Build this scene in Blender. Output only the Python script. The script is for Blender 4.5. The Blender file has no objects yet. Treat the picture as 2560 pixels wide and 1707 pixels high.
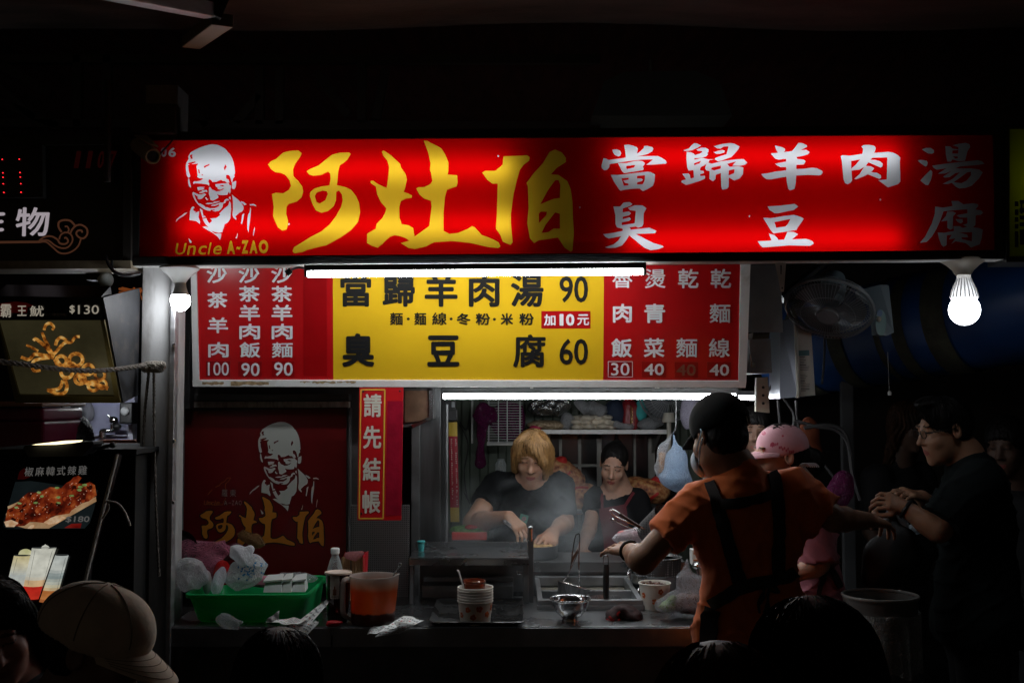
import bpy, bmesh, math, random
import numpy as np
from math import sin, cos, pi, radians, sqrt, atan2
from mathutils import Vector, Matrix, Euler
from mathutils.bvhtree import BVHTree
from mathutils.geometry import delaunay_2d_cdt

SC = bpy.context.scene
COL = SC.collection
random.seed(7)
rng = np.random.default_rng(7)

# ------------------------------------------------------------------ camera
F = 2844.0                      # focal length in photo pixels (40 mm on 36 mm)
PITCH = radians(3.0)
CZ = 1.62
cam_d = bpy.data.cameras.new('camera'); cam_d.lens = 40.0; cam_d.sensor_width = 36.0
cam_d.clip_start = 0.05; cam_d.clip_end = 200.0
cam = bpy.data.objects.new('camera', cam_d); COL.objects.link(cam)
cam.location = (0, 0, CZ); cam.rotation_euler = (pi/2 + PITCH, 0, 0)
SC.camera = cam

# ------------------------------------------------------------------ world: night sky, no sun up
world = bpy.data.worlds.new('World'); SC.world = world; world.use_nodes = True
nt = world.node_tree; bg = nt.nodes['Background']
sky = nt.nodes.new('ShaderNodeTexSky'); sky.sky_type = 'NISHITA'; sky.sun_disc = False
sky.sun_elevation = radians(-2); sky.sun_rotation = radians(200)
nt.links.new(sky.outputs[0], bg.inputs[0]); bg.inputs[1].default_value = 0.06

vs = SC.view_settings
vs.view_transform = 'Standard'; vs.look = 'None'; vs.exposure = 0.0; vs.gamma = 1.0; vs.use_curve_mapping = False
SC.display_settings.display_device = 'sRGB'
cy = SC.cycles
cy.use_denoising = True
cy.max_bounces = 8; cy.diffuse_bounces = 4; cy.glossy_bounces = 4; cy.transmission_bounces = 8
cy.transparent_max_bounces = 24; cy.volume_bounces = 0; cy.sample_clamp_indirect = 4.0
cy.caustics_reflective = False; cy.caustics_refractive = False
try: cy.volume_step_rate = 4.0
except Exception: pass

# strengths of the lamps of the place
TUBE = 52.0; TUBE_IN = 8.0; BULB = 58.0; BULB_BIG = 9.0; STEAM = 4.2

# ------------------------------------------------------------------ pixel -> world
CP, SP = cos(PITCH), sin(PITCH)
def ray(px, py):
    x, z = (px-1280.0)/F, -(py-853.5)/F
    return Vector((x, CP - z*SP, SP + z*CP))
def P(px, py, Y):
    d = ray(px, py); t = Y/d.y
    return Vector((d.x*t, Y, CZ + d.z*t))
def onz(px, py, z):
    d = ray(px, py); t = (z-CZ)/d.z
    return Vector((d.x*t, d.y*t, z))
def S(Y): return Y/F            # metres per photo pixel at depth Y
class Plane:
    def __init__(s, o, n): s.o = Vector(o); s.n = Vector(n).normalized()
    def hit(s, px, py, off=0.0):          # off: metres towards the viewer
        d = ray(px, py); c = Vector((0, 0, CZ))
        t = (s.o - s.n*off - c).dot(s.n)/d.dot(s.n)
        return c + d*t
def plane3(a, b, c):
    n = (b-a).cross(c-a).normalized()
    if n.y < 0: n = -n
    return Plane(a, n)

# ------------------------------------------------------------------ materials
MATS = {}
def srgb(r, g, b):
    f = lambda c: (c/255)/12.92 if c/255 <= .04045 else ((c/255+.055)/1.055)**2.4
    return (f(r), f(g), f(b))
def mat(name, col=(.5, .5, .5), rough=.5, metal=0., var=.0, vs=6., bump=0., bs=60., emit=0., ecol=None, trans=0., ior=1.45,
        spec=.5, coat=0., stretch=(1, 1, 1), rvar=0., dirt=None, ds=3., damt=.5, sheen=0., sub=0., glow=0.):
    if name in MATS: return MATS[name]
    m = bpy.data.materials.new(name); m.use_nodes = True
    t = m.node_tree; N = t.nodes; L = t.links; b = N['Principled BSDF']
    c4 = (*col, 1)
    b.inputs['Base Color'].default_value = c4
    b.inputs['Roughness'].default_value = rough; b.inputs['Metallic'].default_value = metal
    b.inputs['Specular IOR Level'].default_value = spec
    b.inputs['Transmission Weight'].default_value = trans; b.inputs['IOR'].default_value = ior
    b.inputs['Coat Weight'].default_value = coat
    if sheen: b.inputs['Sheen Weight'].default_value = sheen
    if sub:
        b.inputs['Subsurface Weight'].default_value = sub; b.inputs['Subsurface Radius'].default_value = (.02, .008, .005)
        b.inputs['Subsurface Scale'].default_value = .5
    if emit:
        b.inputs['Emission Strength'].default_value = emit; b.inputs['Emission Color'].default_value = (*(ecol or col), 1)
    tc = N.new('ShaderNodeTexCoord'); mp = N.new('ShaderNodeMapping'); mp.inputs['Scale'].default_value = stretch
    L.new(tc.outputs['Object'], mp.inputs[0])
    src = None
    if var or dirt:
        n = N.new('ShaderNodeTexNoise'); n.inputs['Scale'].default_value = vs; n.inputs['Detail'].default_value = 5
        n.inputs['Roughness'].default_value = .62
        L.new(mp.outputs[0], n.inputs['Vector'])
        mr = N.new('ShaderNodeMapRange'); mr.inputs[1].default_value = .3; mr.inputs[2].default_value = .7
        mr.inputs[3].default_value = 1-var; mr.inputs[4].default_value = 1+var
        L.new(n.outputs[0], mr.inputs[0])
        mx = N.new('ShaderNodeMix'); mx.data_type = 'RGBA'; mx.blend_type = 'MULTIPLY'; mx.inputs[0].default_value = 1
        mx.inputs[6].default_value = c4; L.new(mr.outputs[0], mx.inputs[7]); src = mx.outputs[2]
        if dirt:
            n2 = N.new('ShaderNodeTexNoise'); n2.inputs['Scale'].default_value = ds; n2.inputs['Detail'].default_value = 8
            n2.inputs['Roughness'].default_value = .7; L.new(mp.outputs[0], n2.inputs['Vector'])
            r2 = N.new('ShaderNodeMapRange'); r2.inputs[1].default_value = .52; r2.inputs[2].default_value = .72
            r2.inputs[4].default_value = damt; L.new(n2.outputs[0], r2.inputs[0])
            m2 = N.new('ShaderNodeMix'); m2.data_type = 'RGBA'; L.new(r2.outputs[0], m2.inputs[0])
            L.new(src, m2.inputs[6]); m2.inputs[7].default_value = (*dirt, 1); src = m2.outputs[2]
        L.new(src, b.inputs['Base Color'])
        if emit and not ecol: L.new(src, b.inputs['Emission Color'])
        if rvar:
            r3 = N.new('ShaderNodeMapRange'); r3.inputs[1].default_value = .3; r3.inputs[2].default_value = .7
            r3.inputs[3].default_value = max(.05, rough-rvar); r3.inputs[4].default_value = min(1, rough+rvar)
            L.new(n.outputs[0], r3.inputs[0]); L.new(r3.outputs[0], b.inputs['Roughness'])
    if bump:
        nb = N.new('ShaderNodeTexNoise'); nb.inputs['Scale'].default_value = bs; nb.inputs['Detail'].default_value = 4
        L.new(mp.outputs[0], nb.inputs['Vector'])
        bp = N.new('ShaderNodeBump'); bp.inputs['Strength'].default_value = bump; bp.inputs['Distance'].default_value = .01
        L.new(nb.outputs[0], bp.inputs['Height']); L.new(bp.outputs[0], b.inputs['Normal'])
    if glow:                                                    # thin moulded plastic: part of the light goes through
        tl = N.new('ShaderNodeBsdfTranslucent'); tl.inputs[0].default_value = c4
        if src is not None: L.new(src, tl.inputs[0])
        ms = N.new('ShaderNodeMixShader'); ms.inputs[0].default_value = glow
        L.new(b.outputs[0], ms.inputs[1]); L.new(tl.outputs[0], ms.inputs[2]); L.new(ms.outputs[0], N['Material Output'].inputs[0])
    MATS[name] = m
    return m
def film(name, col=(.8, .8, .85), opac=.35, rough=.18, bs=40., bump=.6):
    """thin crinkled plastic: part see-through, part milky, with sharp glints"""
    if name in MATS: return MATS[name]
    m = bpy.data.materials.new(name); m.use_nodes = True
    t = m.node_tree; N = t.nodes; L = t.links; b = N['Principled BSDF']; out = N['Material Output']
    b.inputs['Base Color'].default_value = (*col, 1); b.inputs['Roughness'].default_value = rough
    tc = N.new('ShaderNodeTexCoord')
    v = N.new('ShaderNodeTexNoise'); v.inputs['Scale'].default_value = bs; v.inputs['Detail'].default_value = 2
    v.inputs['Distortion'].default_value = 2.5
    L.new(tc.outputs['Object'], v.inputs['Vector'])
    rd = N.new('ShaderNodeMath'); rd.operation = 'PINGPONG'; rd.inputs[1].default_value = .12; L.new(v.outputs[0], rd.inputs[0])
    bp = N.new('ShaderNodeBump'); bp.inputs['Strength'].default_value = bump; bp.inputs['Distance'].default_value = .06
    L.new(rd.outputs[0], bp.inputs['Height']); L.new(bp.outputs[0], b.inputs['Normal'])
    tl = N.new('ShaderNodeBsdfTranslucent'); tl.inputs[0].default_value = (*col, 1)
    m1 = N.new('ShaderNodeMixShader'); m1.inputs[0].default_value = .35
    L.new(b.outputs[0], m1.inputs[1]); L.new(tl.outputs[0], m1.inputs[2])
    tr = N.new('ShaderNodeBsdfTransparent'); tr.inputs[0].default_value = (*[min(1, .75+.25*c) for c in col], 1)
    lw = N.new('ShaderNodeLayerWeight'); lw.inputs[0].default_value = .45; L.new(bp.outputs[0], lw.inputs['Normal'])
    mr = N.new('ShaderNodeMapRange'); mr.inputs[3].default_value = opac; mr.inputs[4].default_value = min(1, opac+.45)
    L.new(lw.outputs['Facing'], mr.inputs[0])
    m2 = N.new('ShaderNodeMixShader'); L.new(mr.outputs[0], m2.inputs[0])
    L.new(tr.outputs[0], m2.inputs[1]); L.new(m1.outputs[0], m2.inputs[2]); L.new(m2.outputs[0], out.inputs[0])
    MATS[name] = m
    return m
def panel_mat(name, col, front=.5, rough=.35):
    """translucent sign plastic: lets the tubes behind glow through, and takes light from the front"""
    m = bpy.data.materials.new(name); m.use_nodes = True
    t = m.node_tree; N = t.nodes; L = t.links; b = N['Principled BSDF']; out = N['Material Output']
    b.inputs['Base Color'].default_value = (*[c*front for c in col], 1); b.inputs['Roughness'].default_value = rough
    b.inputs['Specular IOR Level'].default_value = .25
    tl = N.new('ShaderNodeBsdfTranslucent'); tl.inputs[0].default_value = (*col, 1)
    tc = N.new('ShaderNodeTexCoord'); w = N.new('ShaderNodeTexWave'); w.bands_direction = 'Z'; w.inputs['Scale'].default_value = 95
    L.new(tc.outputs['Object'], w.inputs['Vector'])
    mr = N.new('ShaderNodeMapRange'); mr.inputs[3].default_value = .86; mr.inputs[4].default_value = 1.0; L.new(w.outputs[0], mr.inputs[0])
    mx = N.new('ShaderNodeMix'); mx.data_type = 'RGBA'; mx.blend_type = 'MULTIPLY'; mx.inputs[0].default_value = 1
    mx.inputs[6].default_value = (*col, 1); L.new(mr.outputs[0], mx.inputs[7]); L.new(mx.outputs[2], tl.inputs[0])
    ms = N.new('ShaderNodeMixShader'); ms.inputs[0].default_value = .62
    L.new(b.outputs[0], ms.inputs[1]); L.new(tl.outputs[0], ms.inputs[2]); L.new(ms.outputs[0], out.inputs[0])
    MATS[name] = m
    return m
def lamp_mat(name, col, strength):
    m = bpy.data.materials.new(name); m.use_nodes = True
    t = m.node_tree; e = t.nodes.new('ShaderNodeEmission'); e.inputs[0].default_value = (*col, 1); e.inputs[1].default_value = strength
    t.links.new(e.outputs[0], t.nodes['Material Output'].inputs[0]); t.nodes.remove(t.nodes['Principled BSDF'])
    m.cycles.emission_sampling = 'FRONT_BACK'
    return m
def ramp_mat(name, stops, scale=20., detail=6., rough=.5, emit=0., kind='noise', bump=.0, stretch=(1, 1, 1), distort=0., spec=.5):
    """several colours mottled through a noise or cell texture (food, hair, printed photographs)"""
    if name in MATS: return MATS[name]
    m = bpy.data.materials.new(name); m.use_nodes = True
    t = m.node_tree; N = t.nodes; L = t.links; b = N['Principled BSDF']; b.inputs['Roughness'].default_value = rough
    tc = N.new('ShaderNodeTexCoord'); mp = N.new('ShaderNodeMapping'); mp.inputs['Scale'].default_value = stretch
    L.new(tc.outputs['Object'], mp.inputs[0])
    if kind == 'noise':
        n = N.new('ShaderNodeTexNoise'); n.inputs['Detail'].default_value = detail; n.inputs['Distortion'].default_value = distort; o = n.outputs[0]
    else:
        n = N.new('ShaderNodeTexVoronoi'); o = n.outputs['Color'] if kind == 'cells' else n.outputs['Distance']
    n.inputs['Scale'].default_value = scale
    L.new(mp.outputs[0], n.inputs['Vector'])
    b.inputs['Specular IOR Level'].default_value = spec
    r = N.new('ShaderNodeValToRGB'); L.new(o, r.inputs[0])
    el = r.color_ramp.elements
    while len(el) < len(stops): el.new(.5)
    for e, (p, c) in zip(el, stops): e.position = p; e.color = (*c, 1)
    L.new(r.outputs[0], b.inputs['Base Color'])
    if emit: L.new(r.outputs[0], b.inputs['Emission Color']); b.inputs['Emission Strength'].default_value = emit
    if bump:
        bp = N.new('ShaderNodeBump'); bp.inputs['Strength'].default_value = bump; bp.inputs['Distance'].default_value = .01
        L.new(o, bp.inputs['Height']); L.new(bp.outputs[0], b.inputs['Normal'])
    MATS[name] = m
    return m

# ------------------------------------------------------------------ mesh builder
class MB:
    def __init__(s): s.v = []; s.f = []; s.m = []
    def add(s, vs, fs, mi=0):
        o = len(s.v); s.v += [tuple(v) for v in vs]
        for f in fs: s.f.append(tuple(o+i for i in f)); s.m.append(mi)
        return s
    def box(s, x0, x1, y0, y1, z0, z1, mi=0, c=0., M=None):
        if x0 > x1: x0, x1 = x1, x0
        if y0 > y1: y0, y1 = y1, y0
        if z0 > z1: z0, z1 = z1, z0
        c = min(c, (x1-x0)*.45, (y1-y0)*.45, (z1-z0)*.45)
        if c <= 0:
            vs = [(x, y, z) for z in (z0, z1) for y in (y0, y1) for x in (x0, x1)]
            fs = [(0, 2, 3, 1), (4, 5, 7, 6), (0, 1, 5, 4), (2, 6, 7, 3), (0, 4, 6, 2), (1, 3, 7, 5)]
        else:
            bm = bmesh.new(); bmesh.ops.create_cube(bm, size=1)
            for v in bm.verts:
                v.co = Vector((x0+(v.co.x+.5)*(x1-x0), y0+(v.co.y+.5)*(y1-y0), z0+(v.co.z+.5)*(z1-z0)))
            bmesh.ops.bevel(bm, geom=bm.edges[:], offset=c, segments=2, profile=.6, affect='EDGES')
            bm.verts.index_update()
            vs = [tuple(v.co) for v in bm.verts]; fs = [[v.index for v in f.verts] for f in bm.faces]; bm.free()
        if M is not None: vs = [M @ Vector(v) for v in vs]
        return s.add(vs, fs, mi)
    def slab(s, pts, d, mi=0):                     # polygon pts pushed along d
        n = len(pts); pts = [Vector(p) for p in pts]; d = Vector(d)
        vs = pts + [p+d for p in pts]
        fs = [tuple(range(n)), tuple(range(2*n-1, n-1, -1))] + [(i, i+n, (i+1) % n+n, (i+1) % n) for i in range(n)]
        return s.add(vs, fs, mi)
    def tube(s, pts, r, n=8, mi=0, closed=False, caps=True, flat=1.):
        pts = [Vector(p) for p in pts]; k = len(pts)
        rs = r if isinstance(r, (list, tuple)) else [r]*k
        vs = []; up = None
        for i, p in enumerate(pts):
            a = pts[(i-1) % k] if (closed or i > 0) else p
            b = pts[(i+1) % k] if (closed or i < k-1) else p
            d = (b-a).normalized()
            if up is None:
                up = d.orthogonal().normalized()
            up = (up - d*up.dot(d))
            up = up.normalized() if up.length > 1e-6 else d.orthogonal().normalized()
            w = d.cross(up)
            for j in range(n):
                an = 2*pi*j/n
                vs.append(p + up*(cos(an)*rs[i]) + w*(sin(an)*rs[i]*flat))
        fs = []
        for i in range(k if closed else k-1):
            for j in range(n):
                a, b = i*n+j, i*n+(j+1) % n
                c, e = ((i+1) % k)*n+(j+1) % n, ((i+1) % k)*n+j
                fs.append((a, b, c, e))
        if caps and not closed:
            fs.append(tuple(range(n-1, -1, -1))); fs.append(tuple(range((k-1)*n, k*n)))
        return s.add(vs, fs, mi)
    def lathe(s, prof, c=(0, 0, 0), n=24, mi=0, M=None, sx=1., sy=1.):
        c = Vector(c); vs = []; fs = []
        for r, z in prof:
            for j in range(n):
                a = 2*pi*j/n; p = Vector((cos(a)*r*sx, sin(a)*r*sy, z))
                vs.append((M @ p if M is not None else p) + c)
        for i in range(len(prof)-1):
            for j in range(n):
                fs.append((i*n+j, i*n+(j+1) % n, (i+1)*n+(j+1) % n, (i+1)*n+j))
        if prof[0][0] > 1e-5: fs.append(tuple(range(n-1, -1, -1)))
        if prof[-1][0] > 1e-5: fs.append(tuple(range((len(prof)-1)*n, len(prof)*n)))
        return s.add(vs, fs, mi)
    def lathe_open(s, prof, c=(0, 0, 0), n=24, mi=0, M=None, sx=1., sy=1.):
        k = len(s.f); s.lathe(prof, c, n, mi, M, sx, sy)
        drop = [i for i in range(k, len(s.f)) if len(s.f[i]) == n and n > 4]
        for i in reversed(drop): del s.f[i]; del s.m[i]
        return s
    def ball(s, c, r, n=14, mi=0, M=None):
        r = r if isinstance(r, (tuple, list)) else (r, r, r); c = Vector(c); vs = []; fs = []; h = n//2
        for i in range(h+1):
            t = pi*i/h
            for j in range(n):
                a = 2*pi*j/n; p = Vector((r[0]*sin(t)*cos(a), r[1]*sin(t)*sin(a), r[2]*cos(t)))
                vs.append((M @ p if M is not None else p)+c)
        for i in range(h):
            for j in range(n): fs.append((i*n+j, (i+1)*n+j, (i+1)*n+(j+1) % n, i*n+(j+1) % n))
        return s.add(vs, fs, mi)
    def quad(s, a, b, c, d, mi=0): return s.add([a, b, c, d], [(0, 1, 2, 3)], mi)
    def grid(s, fn, nu, nv, mi=0):
        vs = [fn(i/nu, j/nv) for j in range(nv+1) for i in range(nu+1)]
        fs = [(j*(nu+1)+i, j*(nu+1)+i+1, (j+1)*(nu+1)+i+1, (j+1)*(nu+1)+i) for j in range(nv) for i in range(nu)]
        return s.add(vs, fs, mi)
    def jitter(s, a, k=25., seed=0):
        from mathutils import noise
        for i, v in enumerate(s.v):
            q = Vector(v)*k + Vector((seed*7.1, seed*3.3, seed))
            d = noise.noise_vector(q)*a; s.v[i] = (v[0]+d.x, v[1]+d.y, v[2]+d.z)
        return s
    def build(s, name, mats, parent=None, smooth=None, clean=False):
        me = bpy.data.meshes.new(name)
        me.from_pydata(s.v, [], s.f); me.update()
        for m in (mats if isinstance(mats, (list, tuple)) else [mats]): me.materials.append(m)
        if any(s.m): me.polygons.foreach_set('material_index', s.m)
        if clean:
            bm = bmesh.new(); bm.from_mesh(me); bmesh.ops.remove_doubles(bm, verts=bm.verts, dist=1e-5)
            bmesh.ops.recalc_face_normals(bm, faces=bm.faces); bm.to_mesh(me); bm.free()
        if smooth is not None:
            me.polygons.foreach_set('use_smooth', [True]*len(me.polygons))
            me.set_sharp_from_angle(angle=radians(smooth))
        o = bpy.data.objects.new(name, me); COL.objects.link(o)
        if parent is not None: adopt(o, parent)
        return o
def adopt(o, parent):
    o.parent = parent
    # the parent's own place, taken from its location chain (no depsgraph update needed)
    p = Vector((0, 0, 0)); q = parent
    if q.type == 'EMPTY': p = q.location.copy()
    o.matrix_parent_inverse = Matrix.Translation(-p)
def tag(o, label=None, cat=None, group=None, kind=None):
    if label: o['label'] = label
    if cat: o['category'] = cat
    if group: o['group'] = group
    if kind: o['kind'] = kind
    return o
def thing(name, label, cat, loc=(0, 0, 0), group=None):
    o = bpy.data.objects.new(name, None); o.empty_display_size = .05; COL.objects.link(o)
    o.location = loc; tag(o, label, cat, group, 'thing')
    return o
def lab(o, text): o['label'] = text; return o
def dup(root, delta, label=None):
    r = root.copy(); COL.objects.link(r); r.location = Vector(root.location)+Vector(delta)
    if label: r['label'] = label
    for ch in list(root.children):
        c = ch.copy(); COL.objects.link(c); c.parent = r
        for g in list(ch.children):
            d = g.copy(); COL.objects.link(d); d.parent = c
    return r
def arc(c, u, v, r, a0, a1, n=12):
    c, u, v = Vector(c), Vector(u), Vector(v)
    return [c + u*(r*cos(a0+(a1-a0)*i/n)) + v*(r*sin(a0+(a1-a0)*i/n)) for i in range(n+1)]
def smoothpts(pts, n=6):
    """Catmull-Rom through the given points"""
    pts = [Vector(p) for p in pts]; out = []
    for i in range(len(pts)-1):
        p0 = pts[max(i-1, 0)]; p1 = pts[i]; p2 = pts[i+1]; p3 = pts[min(i+2, len(pts)-1)]
        for j in range(n):
            t = j/n
            out.append(.5*((2*p1)+(p2-p0)*t+(2*p0-5*p1+4*p2-p3)*t*t+(3*p1-p0-3*p2+p3)*t**3))
    return out+[pts[-1]]

# ------------------------------------------------------------------ flat lettering
_gl = {}
def glyph(ch, bold=0.):
    """outline mesh of one character of Blender's own font, fitted to the unit square; y down"""
    k = (ch, bold)
    if k in _gl: return _gl[k]
    c = bpy.data.curves.new('tmp_text', 'FONT'); c.body = ch; c.offset = bold; c.resolution_u = 3
    o = bpy.data.objects.new('tmp_text', c); COL.objects.link(o)
    dg = bpy.context.evaluated_depsgraph_get(); me = bpy.data.meshes.new_from_object(o.evaluated_get(dg))
    vs = [(v.co.x, v.co.y) for v in me.vertices]; fs = [tuple(p.vertices) for p in me.polygons]
    bpy.data.objects.remove(o); bpy.data.curves.remove(c); bpy.data.meshes.remove(me)
    xs = [v[0] for v in vs]; ys = [v[1] for v in vs]
    x0, x1, y0, y1 = min(xs), max(xs), min(ys), max(ys)
    vs = [((x-x0)/(x1-x0), 1-(y-y0)/max(1e-6, y1-y0)) for x, y in vs]
    _gl[k] = (vs, fs, (x1-x0)/max(1e-6, y1-y0))
    return _gl[k]
def char(mb, pl, ch, x0, y0, x1, y1, bold=.012, off=.003, mi=0, shear=0., skew=0.):
    """character in the photo-pixel box on plane pl; bold (share of its height) thickens every stroke evenly"""
    vs, fs, _ = glyph(ch, 0.)
    b = bold*(y1-y0); x0 += b; x1 -= b; y0 += b; y1 -= b
    w, h = x1-x0, y1-y0
    n = 0 if bold <= 0 else 8
    for i in range(max(1, n)):
        dx, dy = (b*cos(2*pi*i/8), b*sin(2*pi*i/8)) if n else (0, 0)
        mb.add([pl.hit(x0+dx+u*w+shear*h*(1-v), y0+dy+v*h+skew*u*w, off+i*.00008) for u, v in vs], fs, mi)
def word(mb, pl, txt, x0, y0, x1, y1, bold=.0, off=.003, mi=0, shear=0.):
    """several characters as one string fitted to the box"""
    char(mb, pl, txt, x0, y0, x1, y1, bold, off, mi, shear)
def flatpoly(mb, pl, pts, off=.003, mi=0, holes=()):
    """filled outline in photo pixels on plane pl (with holes)"""
    tris, V2 = cdt_fill([(list(pts), list(holes))])
    mb.add([pl.hit(x, y, off) for x, y in V2], tris, mi)
def pip(pt, poly):
    x, y = pt; c = False; j = len(poly)-1
    for i in range(len(poly)):
        xi, yi = poly[i]; xj, yj = poly[j]
        if (yi > y) != (yj > y) and x < (xj-xi)*(y-yi)/(yj-yi)+xi: c = not c
        j = i
    return c
def cdt_all(groups, rect=None):
    """groups: list of (outer, holes). Triangulates everything with all the outlines as edges; returns verts, [(tri, group or -1)]"""
    co = []; ed = []
    def loop(p):
        o = len(co); co.extend(Vector((float(x), float(y))) for x, y in p)
        ed.extend((o+i, o+(i+1) % len(p)) for i in range(len(p)))
    if rect: loop(rect)
    for outer, holes in groups:
        loop(outer)
        for h in holes: loop(h)
    v, e, f, *_ = delaunay_2d_cdt(co, ed, [], 1, 1e-4)
    V2 = [(p.x, p.y) for p in v]; out = []
    bb = [(min(p[0] for p in g[0]), max(p[0] for p in g[0]), min(p[1] for p in g[0]), max(p[1] for p in g[0])) for g in groups]
    for t in f:
        c = (sum(V2[i][0] for i in t)/3, sum(V2[i][1] for i in t)/3); hit = -1
        for gi, (outer, holes) in enumerate(groups):
            b = bb[gi]
            if b[0] <= c[0] <= b[1] and b[2] <= c[1] <= b[3] and pip(c, outer) and not any(pip(c, h) for h in holes):
                hit = gi; break
        if hit < 0 and rect and not pip(c, rect): continue
        out.append((tuple(t), hit))
    return V2, out
def cdt_fill(groups):
    V2, ts = cdt_all(groups)
    return [t for t, g in ts if g >= 0], V2
def rounded(x0, y0, x1, y1, r, n=4):
    out = []
    for cx, cy, a in ((x1-r, y0+r, -90), (x1-r, y1-r, 0), (x0+r, y1-r, 90), (x0+r, y0+r, 180)):
        for i in range(n+1):
            t = radians(a+90*i/n); out.append((cx+r*cos(t), cy+r*sin(t)))
    return out
def ribbon2(pts, w):
    """outline of a stroke of width w (or list) through 2-D points"""
    L = []; R = []; k = len(pts)
    for i, (x, y) in enumerate(pts):
        a = pts[max(i-1, 0)]; b = pts[min(i+1, k-1)]
        dx, dy = b[0]-a[0], b[1]-a[1]; l = sqrt(dx*dx+dy*dy) or 1
        h = (w[i] if isinstance(w, (list, tuple)) else w)/2
        L.append((x-dy/l*h, y+dx/l*h)); R.append((x+dy/l*h, y-dx/l*h))
    return L+R[::-1]
def stroke2(mb, pl, pts, w, off=.003, mi=0):
    o = ribbon2(pts, w); k = len(pts)
    vs = [pl.hit(x, y, off) for x, y in o]
    mb.add(vs, [(i, i+1, 2*k-2-i, 2*k-1-i) for i in range(k-1)], mi)
def cr2(pts, n=5): return [(p.x, p.y) for p in smoothpts([(x, y, 0) for x, y in pts], n)]
# ------------------------------------------------------------------ smooth solids (signed distance, surface nets)
class SDF:
    """union of tapered limbs, ellipsoids and rounded boxes with soft joins, meshed as ONE continuous surface"""
    def __init__(s): s.ops = []
    def cap(s, a, b, ra, rb=None, k=.02, op='+', cut=None, flat=None):
        a, b = np.array(a, float), np.array(b, float); rb = ra if rb is None else rb
        lo = np.minimum(a-ra, b-rb); hi = np.maximum(a+ra, b+rb)
        ba = b-a; L = float(ba@ba) or 1e-9
        def f(X, Y, Z):
            x, y, z = X-a[0], Y-a[1], Z-a[2]
            t = np.clip((x*ba[0]+y*ba[1]+z*ba[2])/L, 0, 1)
            d = np.sqrt((x-t*ba[0])**2+(y-t*ba[1])**2+(z-t*ba[2])**2)-(ra+(rb-ra)*t)
            if cut is not None:
                for p, n in cut: d = np.maximum(d, (X-p[0])*n[0]+(Y-p[1])*n[1]+(Z-p[2])*n[2])
            return d
        s.ops.append((f, lo, hi, k, op)); return s
    def ell(s, c, r, k=.02, op='+', R=None, cut=None):
        c = np.array(c, float); r = np.array(r if hasattr(r, '__len__') else (r, r, r), float)
        m = float(r.max()); Q = np.array(R.to_3x3().transposed()) if R is not None else np.eye(3)
        ext = np.sqrt(((Q.T*r)**2).sum(1)) if R is not None else r
        def f(X, Y, Z):
            x, y, z = X-c[0], Y-c[1], Z-c[2]
            u = (Q[0, 0]*x+Q[0, 1]*y+Q[0, 2]*z)/r[0]; v = (Q[1, 0]*x+Q[1, 1]*y+Q[1, 2]*z)/r[1]; w = (Q[2, 0]*x+Q[2, 1]*y+Q[2, 2]*z)/r[2]
            k0 = np.sqrt(u*u+v*v+w*w)+1e-9; k1 = np.sqrt((u/r[0])**2+(v/r[1])**2+(w/r[2])**2)+1e-9
            d = k0*(k0-1)/k1
            if cut is not None:
                for p, n in cut: d = np.maximum(d, (X-p[0])*n[0]+(Y-p[1])*n[1]+(Z-p[2])*n[2])
            return d
        s.ops.append((f, c-ext, c+ext, k, op)); return s
    def box(s, c, h, r=.01, k=.01, op='+', R=None):
        c = np.array(c, float); h = np.array(h, float); Q = np.array(R.to_3x3().transposed()) if R is not None else np.eye(3)
        m = np.abs(Q.T) @ h
        def f(X, Y, Z):
            x, y, z = X-c[0], Y-c[1], Z-c[2]
            q = [np.abs(Q[i, 0]*x+Q[i, 1]*y+Q[i, 2]*z)-h[i]+r for i in range(3)]
            o = np.sqrt(sum(np.maximum(a, 0)**2 for a in q))
            return o+np.minimum(np.maximum(q[0], np.maximum(q[1], q[2])), 0)-r
        s.ops.append((f, c-m, c+m, k, op)); return s
    def plane(s, p, n, k=.004):          # remove the side the normal points to
        p = np.array(p, float); n = np.array(n, float); n /= np.linalg.norm(n)
        s.ops.append((lambda X, Y, Z: (X-p[0])*n[0]+(Y-p[1])*n[1]+(Z-p[2])*n[2], None, None, k, 'cut')); return s
    def mesh(s, res=.006, disp=None, pad=.012):
        pos = [o for o in s.ops if o[4] == '+']
        lo = np.min([o[1] for o in pos], 0)-pad-2*res; hi = np.max([o[2] for o in pos], 0)+pad+2*res
        n = np.ceil((hi-lo)/res).astype(int)+1
        ax = [(lo[i]+res*np.arange(n[i])).astype(np.float32) for i in range(3)]
        D = np.full(n, .5, np.float32)
        for f, a, b, k, op in s.ops:
            if op == 'cut':
                d = f(ax[0][:, None, None], ax[1][None, :, None], ax[2][None, None, :]); D = np.maximum(D, d.astype(np.float32)); continue
            m = k*1.2+3*res+pad
            i0 = np.clip(np.floor((a-m-lo)/res).astype(int), 0, n-1); i1 = np.clip(np.ceil((b+m-lo)/res).astype(int)+1, 1, n)
            sl = tuple(slice(i0[i], i1[i]) for i in range(3))
            d = f(ax[0][sl[0]][:, None, None], ax[1][sl[1]][None, :, None], ax[2][sl[2]][None, None, :]).astype(np.float32)
            E = D[sl]
            if op == '+':
                h = np.clip(.5+.5*(E-d)/k, 0, 1); D[sl] = E*(1-h)+d*h-k*h*(1-h)
            elif op == '-':
                d = -d; h = np.clip(.5-.5*(E-d)/k, 0, 1); D[sl] = E*(1-h)+d*h+k*h*(1-h)
        if disp is not None:
            D += disp(ax[0][:, None, None], ax[1][None, :, None], ax[2][None, None, :]).astype(np.float32)
        return surfnets(D, lo, res)
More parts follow.
